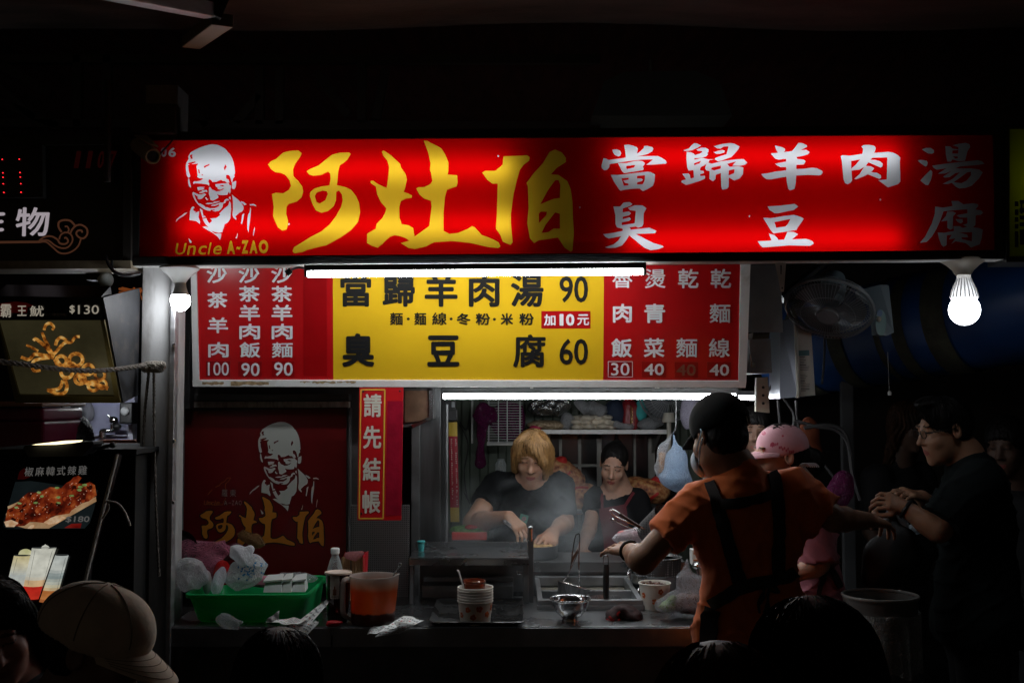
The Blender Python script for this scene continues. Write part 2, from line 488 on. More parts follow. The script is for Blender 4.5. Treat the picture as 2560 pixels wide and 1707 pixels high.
def surfnets(D, lo, res):
    ins = D < 0
    c = np.zeros(tuple(k-1 for k in D.shape), np.int8)
    for i in (0, 1):
        for j in (0, 1):
            for k in (0, 1): c += ins[i:ins.shape[0]-1+i, j:ins.shape[1]-1+j, k:ins.shape[2]-1+k]
    A = np.argwhere((c > 0) & (c < 8)); idx = np.full(c.shape, -1, np.int64); idx[tuple(A.T)] = np.arange(len(A))
    acc = np.zeros((len(A), 3)); cnt = np.zeros(len(A))
    cor = [(i, j, k) for i in (0, 1) for j in (0, 1) for k in (0, 1)]
    val = {q: D[A[:, 0]+q[0], A[:, 1]+q[1], A[:, 2]+q[2]] for q in cor}
    for q in cor:
        for a in range(3):
            if q[a]: continue
            p = list(q); p[a] = 1; v0, v1 = val[q], val[tuple(p)]
            x = (v0 < 0) != (v1 < 0); t = np.where(x, v0/np.where(x, v0-v1, 1), 0)
            w = np.zeros((len(A), 3)); w[:] = q; w[:, a] += t
            acc[x] += w[x]; cnt[x] += 1
    V = lo+(A+acc/cnt[:, None])*res
    Fs = []
    for a in range(3):
        b, d = (a+1) % 3, (a+2) % 3
        s0 = [slice(None)]*3; s1 = [slice(None)]*3; s0[a] = slice(0, -1); s1[a] = slice(1, None)
        i0, i1 = ins[tuple(s0)], ins[tuple(s1)]
        E = np.argwhere(i0 != i1)
        E = E[(E[:, b] > 0) & (E[:, d] > 0) & (E[:, b] < D.shape[b]-1) & (E[:, d] < D.shape[d]-1)]
        def g(db, dd):
            q = E.copy(); q[:, b] += db; q[:, d] += dd; return idx[tuple(q.T)]
        Q = np.stack([g(-1, -1), g(0, -1), g(0, 0), g(-1, 0)], 1)
        fl = i0[tuple(E.T)]; Q[~fl] = Q[~fl][:, ::-1]
        Fs.append(Q)
    Q = np.concatenate(Fs); Q = Q[(Q >= 0).all(1)]
    return V, Q
def solid(name, sdf, mats, parent=None, res=.006, disp=None, paint=None, smooth=True):
    V, Q = sdf.mesh(res, disp) if isinstance(sdf, SDF) else sdf
    me = bpy.data.meshes.new(name); me.from_pydata(V.tolist(), [], Q.tolist()); me.update()
    for m in (mats if isinstance(mats, (list, tuple)) else [mats]): me.materials.append(m)
    if paint:
        C = V[Q].mean(1); mi = np.zeros(len(Q), np.int32)
        for fn, i in paint: mi[fn(C)] = i
        me.polygons.foreach_set('material_index', mi)
    me.polygons.foreach_set('use_smooth', [smooth]*len(me.polygons))
    o = bpy.data.objects.new(name, me); COL.objects.link(o)
    if parent is not None: adopt(o, parent)
    return o
def bvh_of(o): 
    me = o.data; return BVHTree.FromPolygons([v.co.copy() for v in me.vertices], [tuple(p.vertices) for p in me.polygons])
def cast(bvh, px, py):
    d = ray(px, py).normalized(); h = bvh.ray_cast(Vector((0, 0, CZ)), d)
    return (h[0], h[1]) if h[0] is not None else (None, None)
def folds(amp, dirs, seed=0):
    """soft cloth folds: a few slanted waves"""
    r = np.random.default_rng(seed); ph = r.uniform(0, 6.28, len(dirs))
    def f(X, Y, Z):
        o = 0
        for (kx, ky, kz), p in zip(dirs, ph):
            w = np.sin(X*kx+Y*ky+Z*kz+p+1.3*np.sin(X*kz*.31+Z*kx*.27+Y*11+p)); o = o+np.abs(w)**.8*np.sign(w)
        return amp*o/len(dirs)
    return f
def creases(amp, dirs, seed=0, sharp=4, soft=.3):
    """cloth creases: narrow raised ridges that wander, fade in and out, over a faint soft wave"""
    r = np.random.default_rng(seed); ph = r.uniform(0, 6.28, (len(dirs), 3))
    def f(X, Y, Z):
        o = 0
        for (kx, ky, kz), p in zip(dirs, ph):
            w = X*kx+Y*ky+Z*kz+p[0]+1.1*np.sin(X*kz*.23+Z*kx*.21+Y*9+p[1])+.5*np.sin(Z*31+X*17+p[2])
            m = .5+.5*np.sin(X*9*(1+.2*p[0])-Z*11+Y*7+p[2])
            o = o-(1-np.abs(np.sin(w*.5)))**sharp*m+soft*np.sin(w*.37)*.5
        return amp*o
    return f
def crumple(amp, f0=30., seed=0, n=6):
    r = np.random.default_rng(seed+100); ds = r.normal(size=(n, 3)); ds /= np.linalg.norm(ds, axis=1)[:, None]
    fr = f0*r.uniform(.7, 2.2, n); ph = r.uniform(0, 6.28, n)
    def f(X, Y, Z):
        o = 0
        for i in range(n):
            a = (X*ds[i, 0]+Y*ds[i, 1]+Z*ds[i, 2])*fr[i]+ph[i]
            b = (X*ds[i-1, 2]+Y*ds[i-1, 0]+Z*ds[i-1, 1])*fr[i]*.7
            o = o+np.abs(np.sin(a+.9*np.sin(b)))
        return amp*(o/n-.6)
    return f

# ------------------------------------------------------------------ people
SKIN = {}
def skin(name, col):
    return mat(name, col, rough=.48, var=.12, vs=30, bump=.08, bs=180, sub=.25, spec=.4)
class Frame3:
    """head frame: x to the person's own left seen from the front is -x; y forward, z up"""
    def __init__(s, o, fwd, up=(0, 0, 1), sc=1.):
        s.o = Vector(o); y = Vector(fwd).normalized(); z = Vector(up); x = y.cross(z).normalized(); z = x.cross(y).normalized()
        s.R = Matrix((x, y, z)).transposed(); s.sc = sc
    def __call__(s, x, y, z): return s.o + s.R @ (Vector((x, y, z))*s.sc)
def head_sdf(sd, H, neck_base=None, nr=.055, ears=True, jaw=1., thin=1.):
    """head in frame H (origin between the ears): skull, jaw, brow, nose, lips, eyes, ears; neck down to neck_base"""
    c = H.sc; R = H.R.to_4x4()
    e = lambda x, y, z, rx, ry, rz, k=.02, op='+': sd.ell(H(x, y, z), (rx*c, ry*c, rz*c), k*c, op, R)
    e(0, -.012, .05, .074*thin, .093, .083, .03)
    e(0, .028, -.015, .064*thin, .068, .085, .03)
    e(0, .045, -.062, .047*thin*jaw, .047, .052, .03)
    e(0, .076, -.096, .021*jaw, .018, .017, .02)
    for s_ in (-1, 1):
        e(s_*.038, .066, -.018, .024, .022, .024, .02)             # cheek
        e(s_*.031, .099, .022, .02, .014, .011, .012, '-')         # eye socket
        e(s_*.031, .079, .022, .014, .0125, .0115, .004)           # eyeball under lid
        e(s_*.031, .083, .0285, .017, .009, .0045, .005)           # upper lid
        e(s_*.031, .084, .045, .022, .012, .007, .01)              # brow
        if ears:
            e(s_*.079*thin, -.008, .008, .009, .02, .032, .008)
            e(s_*.084*thin, -.004, .009, .006, .010, .02, .006, '-')
    sd.cap(H(0, .088, .03), H(0, .107, -.012), .0085*c, .0125*c, .012*c)
    e(0, .112, -.016, .0125, .012, .010, .008)
    for s_ in (-1, 1):
        e(s_*.0135, .099, -.021, .0085, .009, .007, .006)
        e(s_*.007, .107, -.0265, .0038, .005, .003, .003, '-')
    e(0, .089, -.051, .023, .012, .0065, .006)                     # upper lip
    e(0, .087, -.0625, .02, .012, .0075, .006)                     # lower lip
    e(0, .1015, -.0568, .024, .008, .0016, .003, '-')              # mouth line
    if neck_base is not None:
        sd.cap(H(0, -.028, -.03), neck_base, nr*.98, nr*1.08, .03)
def face_paint(H, lip=1, brow=2, eye=3, brows=True):
    """paint functions: lips, brows and lash lines are where the face has those colours"""
    Ri = np.array(H.R.transposed()); o = np.array(H.o); sc = H.sc
    def loc(C): return ((C-o) @ Ri.T)/sc
    def lips(C):
        q = loc(C); return ((q[:, 0]/.023)**2+((q[:, 2]+.0568)/.0105)**2 < 1) & (q[:, 1] > .082)
    def brw(C):
        q = loc(C); ax = np.abs(q[:, 0]); zc = .048-.25*np.abs(ax-.03)
        return (ax > .012) & (ax < .052) & (np.abs(q[:, 2]-zc) < .0034) & (q[:, 1] > .05)
    def lash(C):
        q = loc(C); ax = np.abs(np.abs(q[:, 0])-.031)
        return (ax < .0155) & (np.abs(q[:, 2]-(.0205-.0*ax-8*ax**2)) < .0028) & (q[:, 1] > .06)
    return [(lips, lip), (brw, brow), (lash, eye)]
def hand_sdf(sd, wrist, palm_end, nrm, curl=.5, side=1, sc=1., spread=.25, thumb=1.):
    """palm and five unequal bent fingers; nrm points out of the back of the hand, fingers curl away from it"""
    w = Vector(wrist); d = (Vector(palm_end)-w); L = d.length; d.normalize()
    n = Vector(nrm); n = (n-d*n.dot(d)).normalized(); x = d.cross(n)*side
    for i in range(4):
        u = (i-1.5)/1.5
        sd.cap(w+x*(u*.017*sc), w+d*L+x*(u*.032*sc), .014*sc, .0125*sc, .014*sc)
        b = w+d*L+x*(u*.032*sc); l = (.040, .046, .043, .034)[i]*sc; dd = (d+x*(u*spread)).normalized(); a = 0
        r = (.0088, .0092, .0088, .0078)[i]*sc
        for j in range(3):
            a += curl*(.55, .8, .55)[j]
            e = b+(dd*cos(a)-n*sin(a))*l*(1, .68, .52)[j]
            sd.cap(b, e, r*(1, .92, .84)[j], r*(.92, .84, .72)[j], .004*sc); b = e
    t0 = w+d*(L*.25)-x*(.022*sc)-n*(.006*sc); t1 = t0+(d*.55-x*.75*thumb-n*.35).normalized()*.036*sc
    t2 = t1+(d*.85-x*.25*thumb-n*.4).normalized()*.03*sc; t3 = t2+(d*.95+x*.05-n*.4).normalized()*.024*sc
    sd.cap(t0, t1, .014*sc, .0115*sc, .012*sc); sd.cap(t1, t2, .0108*sc, .0098*sc, .005*sc); sd.cap(t2, t3, .0096*sc, .0078*sc, .004*sc)
def strap(mb, bvh, pts, w, off=.004, thick=.003, mi=0, n=6):
    """flat strap laid over a surface, following photo pixels pts, of width w photo px"""
    pts = cr2(pts, n); L = ribbon2(pts, w); k = len(pts); rows = []
    last = None
    for i in range(k):
        a, b = L[i], L[2*k-1-i]; row = []
        for t in (0, .33, .67, 1):
            h, nn = cast(bvh, a[0]+(b[0]-a[0])*t, a[1]+(b[1]-a[1])*t)
            if h is None: row = None; break
            row.append((h+nn*off, nn))
        if row: rows.append(row)
    if len(rows) < 2: return
    vs = []; fs = []
    for r in rows: vs += [p for p, _ in r]+[p+nn*thick for p, nn in r]
    for i in range(len(rows)-1):
        o, q = i*8, (i+1)*8
        for j in range(3): fs += [(o+4+j, o+5+j, q+5+j, q+4+j), (o+j, q+j, q+j+1, o+j+1)]
        fs += [(o, o+4, q+4, q), (o+3, q+3, q+7, o+7)]
    fs += [(0, 1, 2, 3, 7, 6, 5, 4)]; o = (len(rows)-1)*8; fs += [(o, o+4, o+5, o+6, o+7, o+3, o+2, o+1)]
    mb.add(vs, fs, mi)
# ------------------------------------------------------------------ outlines of the brush lettering and the portrait, in photo pixels
def tr(ox, oy, s, *polys): return [[(ox+x/s, oy+y/s) for x, y in zip(p[::2], p[1::2])] for p in polys]
_a = lambda *p: tr(300, 300, 2.94, *p)
_b = lambda *p: tr(1000, 300, 2.94, *p)
_c = lambda *p: tr(1490, 350, 6.5333, *p)
_d = lambda *p: tr(1880, 350, 6.0308, *p)
_e = lambda *p: tr(2270, 350, 5.405, *p)
_f = lambda *p: tr(1490, 490, 4.1263, *p)
_p = lambda *p: tr(430, 350, 9.8, *p)
_q = lambda *p: tr(430, 480, 9.8, *p)
def G(outer, *holes): return (outer, list(holes))
Y_A = [G(*_a((1087,328,1110,305,1150,285,1200,240,1250,228,1310,225,1337,245,1320,280,1290,320,1272,365,1275,415,1310,450,1340,490,1347,530,1335,570,1300,600,1240,618,1225,640,1222,690,1235,740,1235,770,1225,805,1195,815,1160,790,1140,745,1125,705,1130,640,1120,570,1118,545,1145,535,1200,540,1240,515,1258,485,1245,445,1215,405,1180,390,1140,385,1110,362))),
 G(*_a((1372,378,1400,360,1460,335,1510,295,1560,255,1620,240,1685,240,1697,252,1670,295,1640,320,1615,335,1605,380,1595,480,1650,492,1700,515,1735,560,1758,610,1765,680,1750,750,1700,810,1620,865,1520,920,1440,940,1380,955,1340,972,1280,980,1268,965,1280,935,1330,905,1400,860,1480,820,1540,770,1590,705,1625,640,1637,590,1632,550,1610,520,1590,530,1588,590,1570,635,1530,670,1480,683,1440,665,1415,620,1395,560,1400,530,1430,505,1480,490,1540,482,1548,430,1545,395,1530,380,1480,405,1420,412,1390,402),
 (1432,560,1445,535,1490,520,1520,525,1528,545,1510,590,1470,615,1445,605)))]
Y_Z = [G(*_a((1925,232,1940,226,1990,260,2060,325,2065,350,2100,400,2110,440,2095,500,2085,530,2115,540,2145,555,2145,572,2100,580,2065,597,2053,640,2055,720,2070,765,2120,775,2155,795,2165,855,2170,880,2123,885,2100,870,2060,855,2020,848,1985,860,1960,880,1930,910,1895,940,1850,925,1815,905,1817,835,1880,800,1885,765,1930,720,1950,680,1958,650,1920,610,1890,550,1880,490,1842,465,1842,450,1860,447,1900,475,1960,500,1970,440,1978,350,1965,300,1935,265))),
 G(*_b((175,155,200,155,260,185,305,210,335,260,357,315,355,380,350,402,420,408,424,460,415,490,370,505,345,515,330,570,320,690,320,815,365,838,430,830,500,800,530,780,550,790,600,845,680,875,725,900,738,930,720,942,650,935,520,905,380,890,250,900,190,930,110,950,60,940,5,905,68,888,60,875,110,855,160,820,215,780,225,700,232,640,228,595,180,580,140,545,120,505,135,495,180,495,225,470,238,450,228,390,220,370,225,320,205,235)))]
Y_B = [G(*_b((605,390,625,375,700,375,755,330,760,268,850,265,935,260,955,275,950,300,910,330,880,370,860,440,835,550,815,690,815,760,828,900,812,920,755,895,740,850,705,800,712,680,715,560,718,470,680,470,640,440))),
 G(*_b((930,465,985,390,1050,320,1100,235,1140,218,1190,240,1220,280,1220,310,1150,355,1110,400,1165,405,1230,450,1255,510,1268,600,1270,700,1278,830,1268,960,1255,970,1210,940,1160,865,1060,880,1020,885,985,907,955,870,935,760,945,650,940,490),
 (1032,620,1085,520,1140,445,1165,443,1178,480,1175,575,1130,580,1080,600),(1020,690,1035,675,1080,675,1075,700,1022,757),(1040,830,1070,770,1140,680,1175,690,1175,800,1130,798,1090,825)))]
W_TOP = [G(*_c((460,85,540,75,600,95,660,115,688,150,665,230,720,190,785,130,780,100,840,98,920,120,938,150,915,190,850,230,760,255,660,272,950,265,1010,265,1080,300,1140,340,1155,375,1140,390,950,405,820,408,880,365,930,320,740,325,560,345,380,370,220,400,215,450,180,490,140,500,95,470,85,430,120,300,165,305,210,330,350,310,485,292,480,200,465,130))),
 G(*_c((262,160,340,155,395,180,413,220,395,260,370,275,300,245,280,200))),
 G(*_c((360,380,500,380,620,350,690,342,760,350,803,380,765,440,780,470,770,495,620,520,460,545,430,520,390,450),(490,430,645,408,615,455,500,480))),
 G(*_c((237,568,350,575,620,545,840,520,900,530,965,570,955,680,930,750,850,800,765,840,715,795,600,800,470,815,400,832,370,800,290,680),(415,630,530,620,535,650,445,665,475,705,530,715,528,742,455,750),(670,592,798,578,798,640,785,690,760,725,670,728,670,695,745,675,768,650,740,632,670,630))),
 G(*_c((1430,170,1520,140,1560,90,1600,55,1650,58,1715,95,1660,130,1580,165,1500,180,1440,180))),
 G(*_c((1480,195,1550,205,1600,230,1615,250,1690,230,1730,205,1735,185,1660,180,1640,160,1720,130,1790,130,1840,160,1835,200,1810,220,1830,235,1800,270,1720,295,1605,300,1605,325,1740,295,1840,320,1935,320,1850,330,1845,360,1770,420,1720,440,1700,460,1700,500,1760,510,1765,545,1700,560,1700,590,1780,590,1780,635,1700,670,1560,715,1470,740,1390,690,1400,665,1470,650,1440,600,1405,555,1510,548,1530,570,1545,630,1600,620,1590,495,1510,505,1490,450,1475,300),(1600,385,1720,340,1690,385,1600,415))),
 G(*_c((1925,105,2050,70,2200,50,2260,65,2345,110,2320,160,2250,240,2210,280,2050,340,1990,350,1937,318,1960,290,2130,235,2150,170,2165,105,2090,110,2030,145,1980,140))),
 G(*_c((1920,205,1990,180,2060,165,2105,180,2090,210,2020,230,1970,232))),
 G(*_c((1780,460,1800,400,1830,372,1890,390,2050,350,2290,320,2408,313,2470,370,2440,405,2352,425,2225,422,2290,352,2140,392,2185,440,2330,432,2408,455,2397,560,2350,630,2260,665,2170,615,2165,770,2140,800,2060,815,2045,760,2040,540,1955,575,1950,640,1910,680,1850,640,1855,510,1800,500),(1890,455,2040,420,2035,470,1930,500,1880,485),(2168,500,2262,480,2255,545,2165,580))),
 G(*_d((345,85,430,105,490,130,500,155,480,187,605,170,640,130,675,80,700,43,750,48,825,80,830,105,735,155,820,152,870,185,840,220,760,245,670,260,680,288,780,300,808,325,780,370,668,380,668,440,800,435,910,420,980,430,1060,470,1070,495,1040,530,1010,535,850,530,665,538,660,640,640,740,570,765,545,735,525,640,517,555,400,575,280,598,220,595,160,550,138,515,230,505,350,480,515,460,515,410,430,412,380,390,350,360,515,328,515,285,400,300,350,285,290,220,290,203,390,198,360,140))),
 G(*_d((1335,250,1360,232,1470,240,1660,213,1670,180,1675,135,1648,103,1680,80,1760,76,1840,88,1868,120,1840,198,1950,190,2050,182,2120,190,2200,230,2236,270,2228,340,2235,500,2236,630,2200,670,2050,717,1980,665,1900,610,2030,598,2035,480,2040,265,1810,272,1785,302,1850,302,1930,325,1970,360,1965,400,1940,418,1860,385,1755,340,1715,392,1790,400,1845,430,1795,485,1880,495,1945,535,1945,575,1920,588,1830,555,1745,520,1660,560,1570,595,1540,590,1620,520,1690,410,1620,450,1500,465,1508,610,1480,650,1440,672,1400,650,1380,600,1365,450,1355,320),(1495,320,1630,295,1570,370,1495,435))),
 G(*_e((185,130,240,110,310,110,350,140,352,175,320,190,270,185))), G(*_e((128,280,170,272,250,282,268,310,255,350,235,362,180,325))), G(*_e((165,550,230,480,305,405,328,430,325,480,305,550,270,612,240,610,200,580))),
 G(*_e((503,85,570,90,605,120,680,130,680,100,600,75,680,55,780,40,830,60,840,100,805,150,770,285,680,290,600,265,580,295,530,295,510,200),(600,145,680,140,675,185,598,185),(605,225,670,225,672,250,640,255))),
 G(*_e((325,350,480,325,700,300,940,275,1000,290,1035,325,950,340,700,360,640,385,860,385,960,400,1010,440,960,520,860,620,780,650,690,658,640,630,590,580,540,600,465,595,600,530,700,440,640,450,560,505,500,512,470,500,590,420,500,455,400,460,520,385,390,405,345,380),(615,572,720,500,800,440,850,430,850,480,790,550,720,585)))]
W_LOW = [G(*_f((178,110,250,110,285,68,350,65,375,85,350,105,275,130,275,170,340,160,362,180,340,200,275,215,275,240,345,222,362,240,340,260,265,275,265,302,400,282,410,155,350,148,330,125,400,97,480,98,520,128,492,180,488,290,475,315,435,330,410,315,345,325,360,348,550,328,625,360,610,385,410,392,500,440,600,490,680,510,700,528,640,550,560,560,500,535,420,470,340,405,310,460,270,510,200,535,130,540,90,530,180,500,230,460,260,415,130,440,100,425,72,395,180,380,275,360,275,338,215,325,200,290,200,200))),
 G(*_f((1770,110,1900,100,2050,82,2088,110,2040,145,1880,180,1840,180,1790,145))),
 G(*_f((1725,225,1800,230,1920,210,2040,195,2110,215,2145,235,2080,325,2070,350,1950,370,1830,388,1800,350,1750,270),(1840,270,2005,238,1980,290,1955,315,1860,328))),
 G(*_f((1782,388,1840,405,1875,440,1878,455,1940,450,1975,370,2040,372,2085,395,2020,450,2165,442,2230,465,2248,490,2210,515,2000,510,1720,532,1690,505,1667,468,1810,460,1795,420))),
 G(*_e((365,900,470,915,600,895,585,825,680,825,750,870,880,855,950,870,945,900,910,940,990,955,1015,985,980,1015,915,1020,910,1150,880,1180,960,1190,1010,1215,995,1330,970,1410,850,1455,800,1410,780,1395,700,1380,640,1370,580,1410,640,1330,550,1345,590,1280,525,1290,520,1420,480,1445,450,1420,415,1330,400,1250,480,1255,620,1230,610,1165,700,1165,740,1190,800,1170,740,1150,800,1130,800,1050,700,1050,650,1020,800,990,800,940,700,945,480,965,430,1100,380,1210,320,1310,250,1380,160,1390,230,1310,320,1130,360,1000),(690,1252,865,1247,860,1370,730,1340,720,1318,815,1315,800,1280))),
 G(*_e((530,970,610,970,650,990,610,1030,605,1160,605,1200,570,1215,530,1190,530,1090,445,1105,510,1030))), G(*_e((640,1070,735,1070,740,1110,710,1130,670,1110)))]
PORTRAIT = [G(*_p((395,415,460,310,560,250,650,205,750,165,900,120,1000,108,1110,120,1220,170,1300,215,1340,260,1370,305,1400,325,1440,385,1480,460,1505,530,1520,600,1535,680,1545,820,1525,860,1535,905,1500,940,1485,990,1485,1030,1455,1030,1445,970,1420,900,1385,860,1330,860,1325,885,1335,950,1385,970,1410,1045,1350,1060,1300,1010,1245,1010,1205,980,1130,1010,1090,1030,985,1035,970,990,905,965,895,1030,915,1075,910,1135,885,1100,800,1085,710,1075,560,1065,535,1085,515,1060,540,1015,600,1020,700,1000,760,960,740,940,680,945,620,915,630,850,615,760,600,680,600,640,640,600,640,580,540,595,475,600,590,550,560,530,480,545,400,570,385,590,435,605,390,630,405,690,410,760,430,820,450,900,400,930,365,880,350,800,340,740,340,620,350,570,385,510,410,470),
 (430,400,455,370,510,358,490,400,510,465,450,465,460,440),(780,680,790,640,920,590,915,625,850,655,800,688),(1305,598,1340,660,1290,750,1270,690),(640,725,670,725,685,825,655,820),(725,840,770,860,735,880)))]
PORTRAIT += [G(p) for p in _p((395,950,425,960,440,1040,470,1150,460,1180,420,1130,395,1040),(1470,1050,1510,1030,1575,1005,1570,1100,1560,1160,1530,1210,1465,1190,1475,1120),
 (615,1160,700,1150,815,1155,760,1185,800,1195,770,1215,640,1245),(660,1290,740,1255,730,1235,850,1230,870,1260,860,1280,820,1270,750,1300,680,1305))]
PORTRAIT += [G(*_p((1060,1090,1240,1068,1345,1066,1390,1066,1415,1115,1450,1115,1450,1160,1435,1200,1440,1260,1420,1330,1385,1270,1370,1300,1360,1345,1260,1358,1160,1350,1100,1330,1140,1390,1140,1415,1040,1475,1000,1490,940,1470,930,1400,905,1330,905,1240,905,1170,930,1150,960,1180,980,1215,1060,1245,1075,1265,1170,1255,1230,1230,1285,1190,1240,1195,1200,1220,1120,1210,1120,1170,1075,1145),(1170,1110,1240,1110,1290,1130,1240,1145,1180,1125)))]
PORTRAIT += [G(p) for p in _q((500,26,520,4,600,36,650,61,720,61,800,36,840,66,790,106,740,166,670,186,630,166,630,116,560,66,545,71,580,160,640,275,700,290,770,325,830,380,860,375,920,400,1050,400,1150,350,1160,300,1060,345,950,345,970,325,1060,305,1190,262,1260,265,1290,200,1340,165,1395,185,1390,210,1330,215,1310,270,1250,290,1240,370,1200,430,1150,465,1070,480,980,470,1060,450,1040,435,950,440,940,468,880,460,800,430,720,380,640,310,570,220,520,120,498,60),
 (815,290,880,268,960,265,1000,270,1040,235,1185,225,1100,265,1000,290,900,303),(815,140,845,135,860,175,890,175,880,205,840,195),(1395,130,1430,110,1440,170,1430,195,1395,150),
 (1410,220,1445,280,1450,420,1440,540,1430,650,1390,720,1350,765,1290,790,1280,840,1250,920,1235,985,1150,1005,1060,985,960,955,1050,1020,1210,1025,1200,1100,1180,1175,1120,1100,1000,1005,900,950,745,855,830,845,900,870,830,800,790,740,750,660,780,660,840,640,860,690,890,740,915,770,980,720,970,680,930,650,1080,640,1160,590,1185,560,1160,530,1300,390,1380,330),
 (680,405,750,450,770,590,815,590,825,620,750,635,720,540),(500,360,540,360,555,400,515,420,540,470,580,480,570,520,620,490,670,475,650,620,690,740,680,785,600,720,500,700,430,690,440,480,470,400),
 (90,745,110,680,190,610,250,570,310,520,380,500,340,545,260,605,180,650),(400,1125,490,1220,475,1250,440,1250),
 (1465,60,1520,110,1640,210,1700,270,1755,370,1750,430,1720,475,1650,510,1550,600,1580,650,1570,685,1500,620,1480,560,1495,420,1495,250,1480,130),
 (1685,225,1760,250,1835,305,1780,325,1700,265),(1905,305,2000,295,2070,330,2060,350,1990,330,1905,335),(1775,525,1750,640,1720,780,1690,780,1710,670,1720,560),
 (1920,380,1935,400,1930,580,1900,770,1885,860,1875,1000,1850,900,1845,740,1865,560,1900,510),(1605,1000,1610,1060,1590,1140,1560,1130,1590,1080),(2025,850,2030,900,2000,1075,1990,1070,2005,930))]
def remap(groups, src, dst):
    """groups moved from box src to box dst (x0, y0, x1, y1)"""
    sx = (dst[2]-dst[0])/(src[2]-src[0]); sy = (dst[3]-dst[1])/(src[3]-src[1])
    f = lambda p: [(dst[0]+(x-src[0])*sx, dst[1]+(y-src[1])*sy) for x, y in p]
    return [(f(o), [f(h) for h in hs]) for o, hs in groups]
def font_groups(ch, x0, y0, x1, y1, bold=.0, shear=0.):
    """a character of Blender's font as outlines in photo pixels (single triangles)"""
    vs, fs, _ = glyph(ch, bold); w, h = x1-x0, y1-y0
    # boundary loops
    cnt = {}
    for f in fs:
        for i in range(len(f)):
            e = (f[i], f[(i+1) % len(f)]); cnt[e] = 1
    be = {a: b for a, b in cnt if (b, a) not in cnt}
    loops = []
    while be:
        a, b = next(iter(be.items())); lp = [a]; del be[a]
        while b in be: lp.append(b); b = be.pop(b)
        loops.append([(x0+vs[i][0]*w+shear*h*(1-vs[i][1]), y0+vs[i][1]*h) for i in lp])
    area = lambda p: sum(p[i-1][0]*p[i][1]-p[i][0]*p[i-1][1] for i in range(len(p)))
    loops.sort(key=lambda p: -abs(area(p))); out = []
    for lp in loops:
        host = next((g for g in out if pip(lp[0], g[0])), None)
        if host is not None and (area(lp) > 0) != (area(host[0]) > 0): host[1].append(lp)
        else: out.append((lp, []))
    return out
# ================================================================== materials used all over
alu = mat('brushed_aluminium', (.42, .42, .43), .42, .85, var=.18, vs=9, rvar=.1, stretch=(1, 1, 6))
dark_alu = mat('dark_aluminium', (.035, .035, .035), .5, .5, var=.3, vs=8)
steel = mat('stainless_steel', (.30, .31, .32), .27, 1., var=.08, vs=3, rvar=.05, bump=.012, bs=12)
steel_dull = mat('dull_stainless', (.22, .225, .23), .45, .9, var=.35, vs=4, rvar=.15, bump=.04, bs=25)
steel_dark = mat('greasy_steel', (.10, .10, .10), .5, .8, var=.4, vs=4, rvar=.2, bump=.06, bs=40)
steel_shiny = mat('polished_steel', (.6, .6, .6), .16, 1., var=.1, vs=12, rvar=.06)
white_paint = mat('white_painted_metal', (.72, .72, .70), .45, 0, var=.1, vs=7, dirt=(.25, .17, .08), ds=5, damt=.5)
white_plastic = mat('white_plastic', (.78, .78, .76), .35, 0, var=.06)
grey_paint = mat('grey_painted_metal', (.28, .29, .30), .5, .1, var=.15, vs=6, dirt=(.08, .07, .06), ds=4, damt=.4)
black_plastic = mat('black_plastic', (.012, .012, .013), .4, 0, var=.2)
black_matt = mat('matt_black', (.006, .006, .006), .8, 0, var=.4, vs=3)
tube_glow = lamp_mat('fluorescent_glow', (.93, .97, 1.0), TUBE)
tube_glow_in = lamp_mat('sign_tube_glow', (1.0, .98, .95), TUBE_IN)
bulb_glow = lamp_mat('led_bulb_glow', (.93, .96, 1.0), BULB)
bulb_glow_big = lamp_mat('big_led_bulb_glow', (.93, .96, 1.0), BULB_BIG)

# ================================================================== the big light-box sign
SGN = Plane((0, 4.0, 0), (0, 1, 0))
def slab_px(mb, pl, pts, depth, off=0., mi=0):
    q = [pl.hit(x, y, off) for x, y in pts]; mb.slab(q, pl.n*depth, mi)
DB = .11
sign = thing('shop_sign', 'long red light-box sign with yellow and white Chinese lettering and portrait', 'shop sign', SGN.hit(1400, 500))
fr = MB()
slab_px(fr, SGN, [(312, 331), (2516, 312), (2516, 336), (312, 351)], DB, .012)                # top rail
slab_px(fr, SGN, [(312, 642), (2516, 625), (2516, 646), (312, 664)], DB, .012)                # bottom rail
slab_px(fr, SGN, [(312, 351), (350, 351), (346, 642), (312, 642)], DB, .012)                  # left post
slab_px(fr, SGN, [(2486, 336), (2516, 336), (2516, 625), (2490, 625)], DB, .012)              # right post
for k in range(4):                                                                           # ribs of the extrusion
    y = 645+k*4.6
    slab_px(fr, SGN, [(314, y), (2514, y-17.2), (2514, y-15.6), (314, y+1.6)], .004, .016)
fr.build('frame', dark_alu, sign)
bk = MB()
slab_px(bk, SGN, [(330, 340), (2505, 322), (2505, 640), (330, 655)], .006, -DB+.008)
bk.build('back_panel', mat('sign_box_inside', (.12, .115, .11), .7), sign)
un = MB()
slab_px(un, SGN, [(330, 661.5), (2512, 645), (2512, 648.5), (330, 667)], .07, .004)
un.build('underside_flange', white_paint, sign)
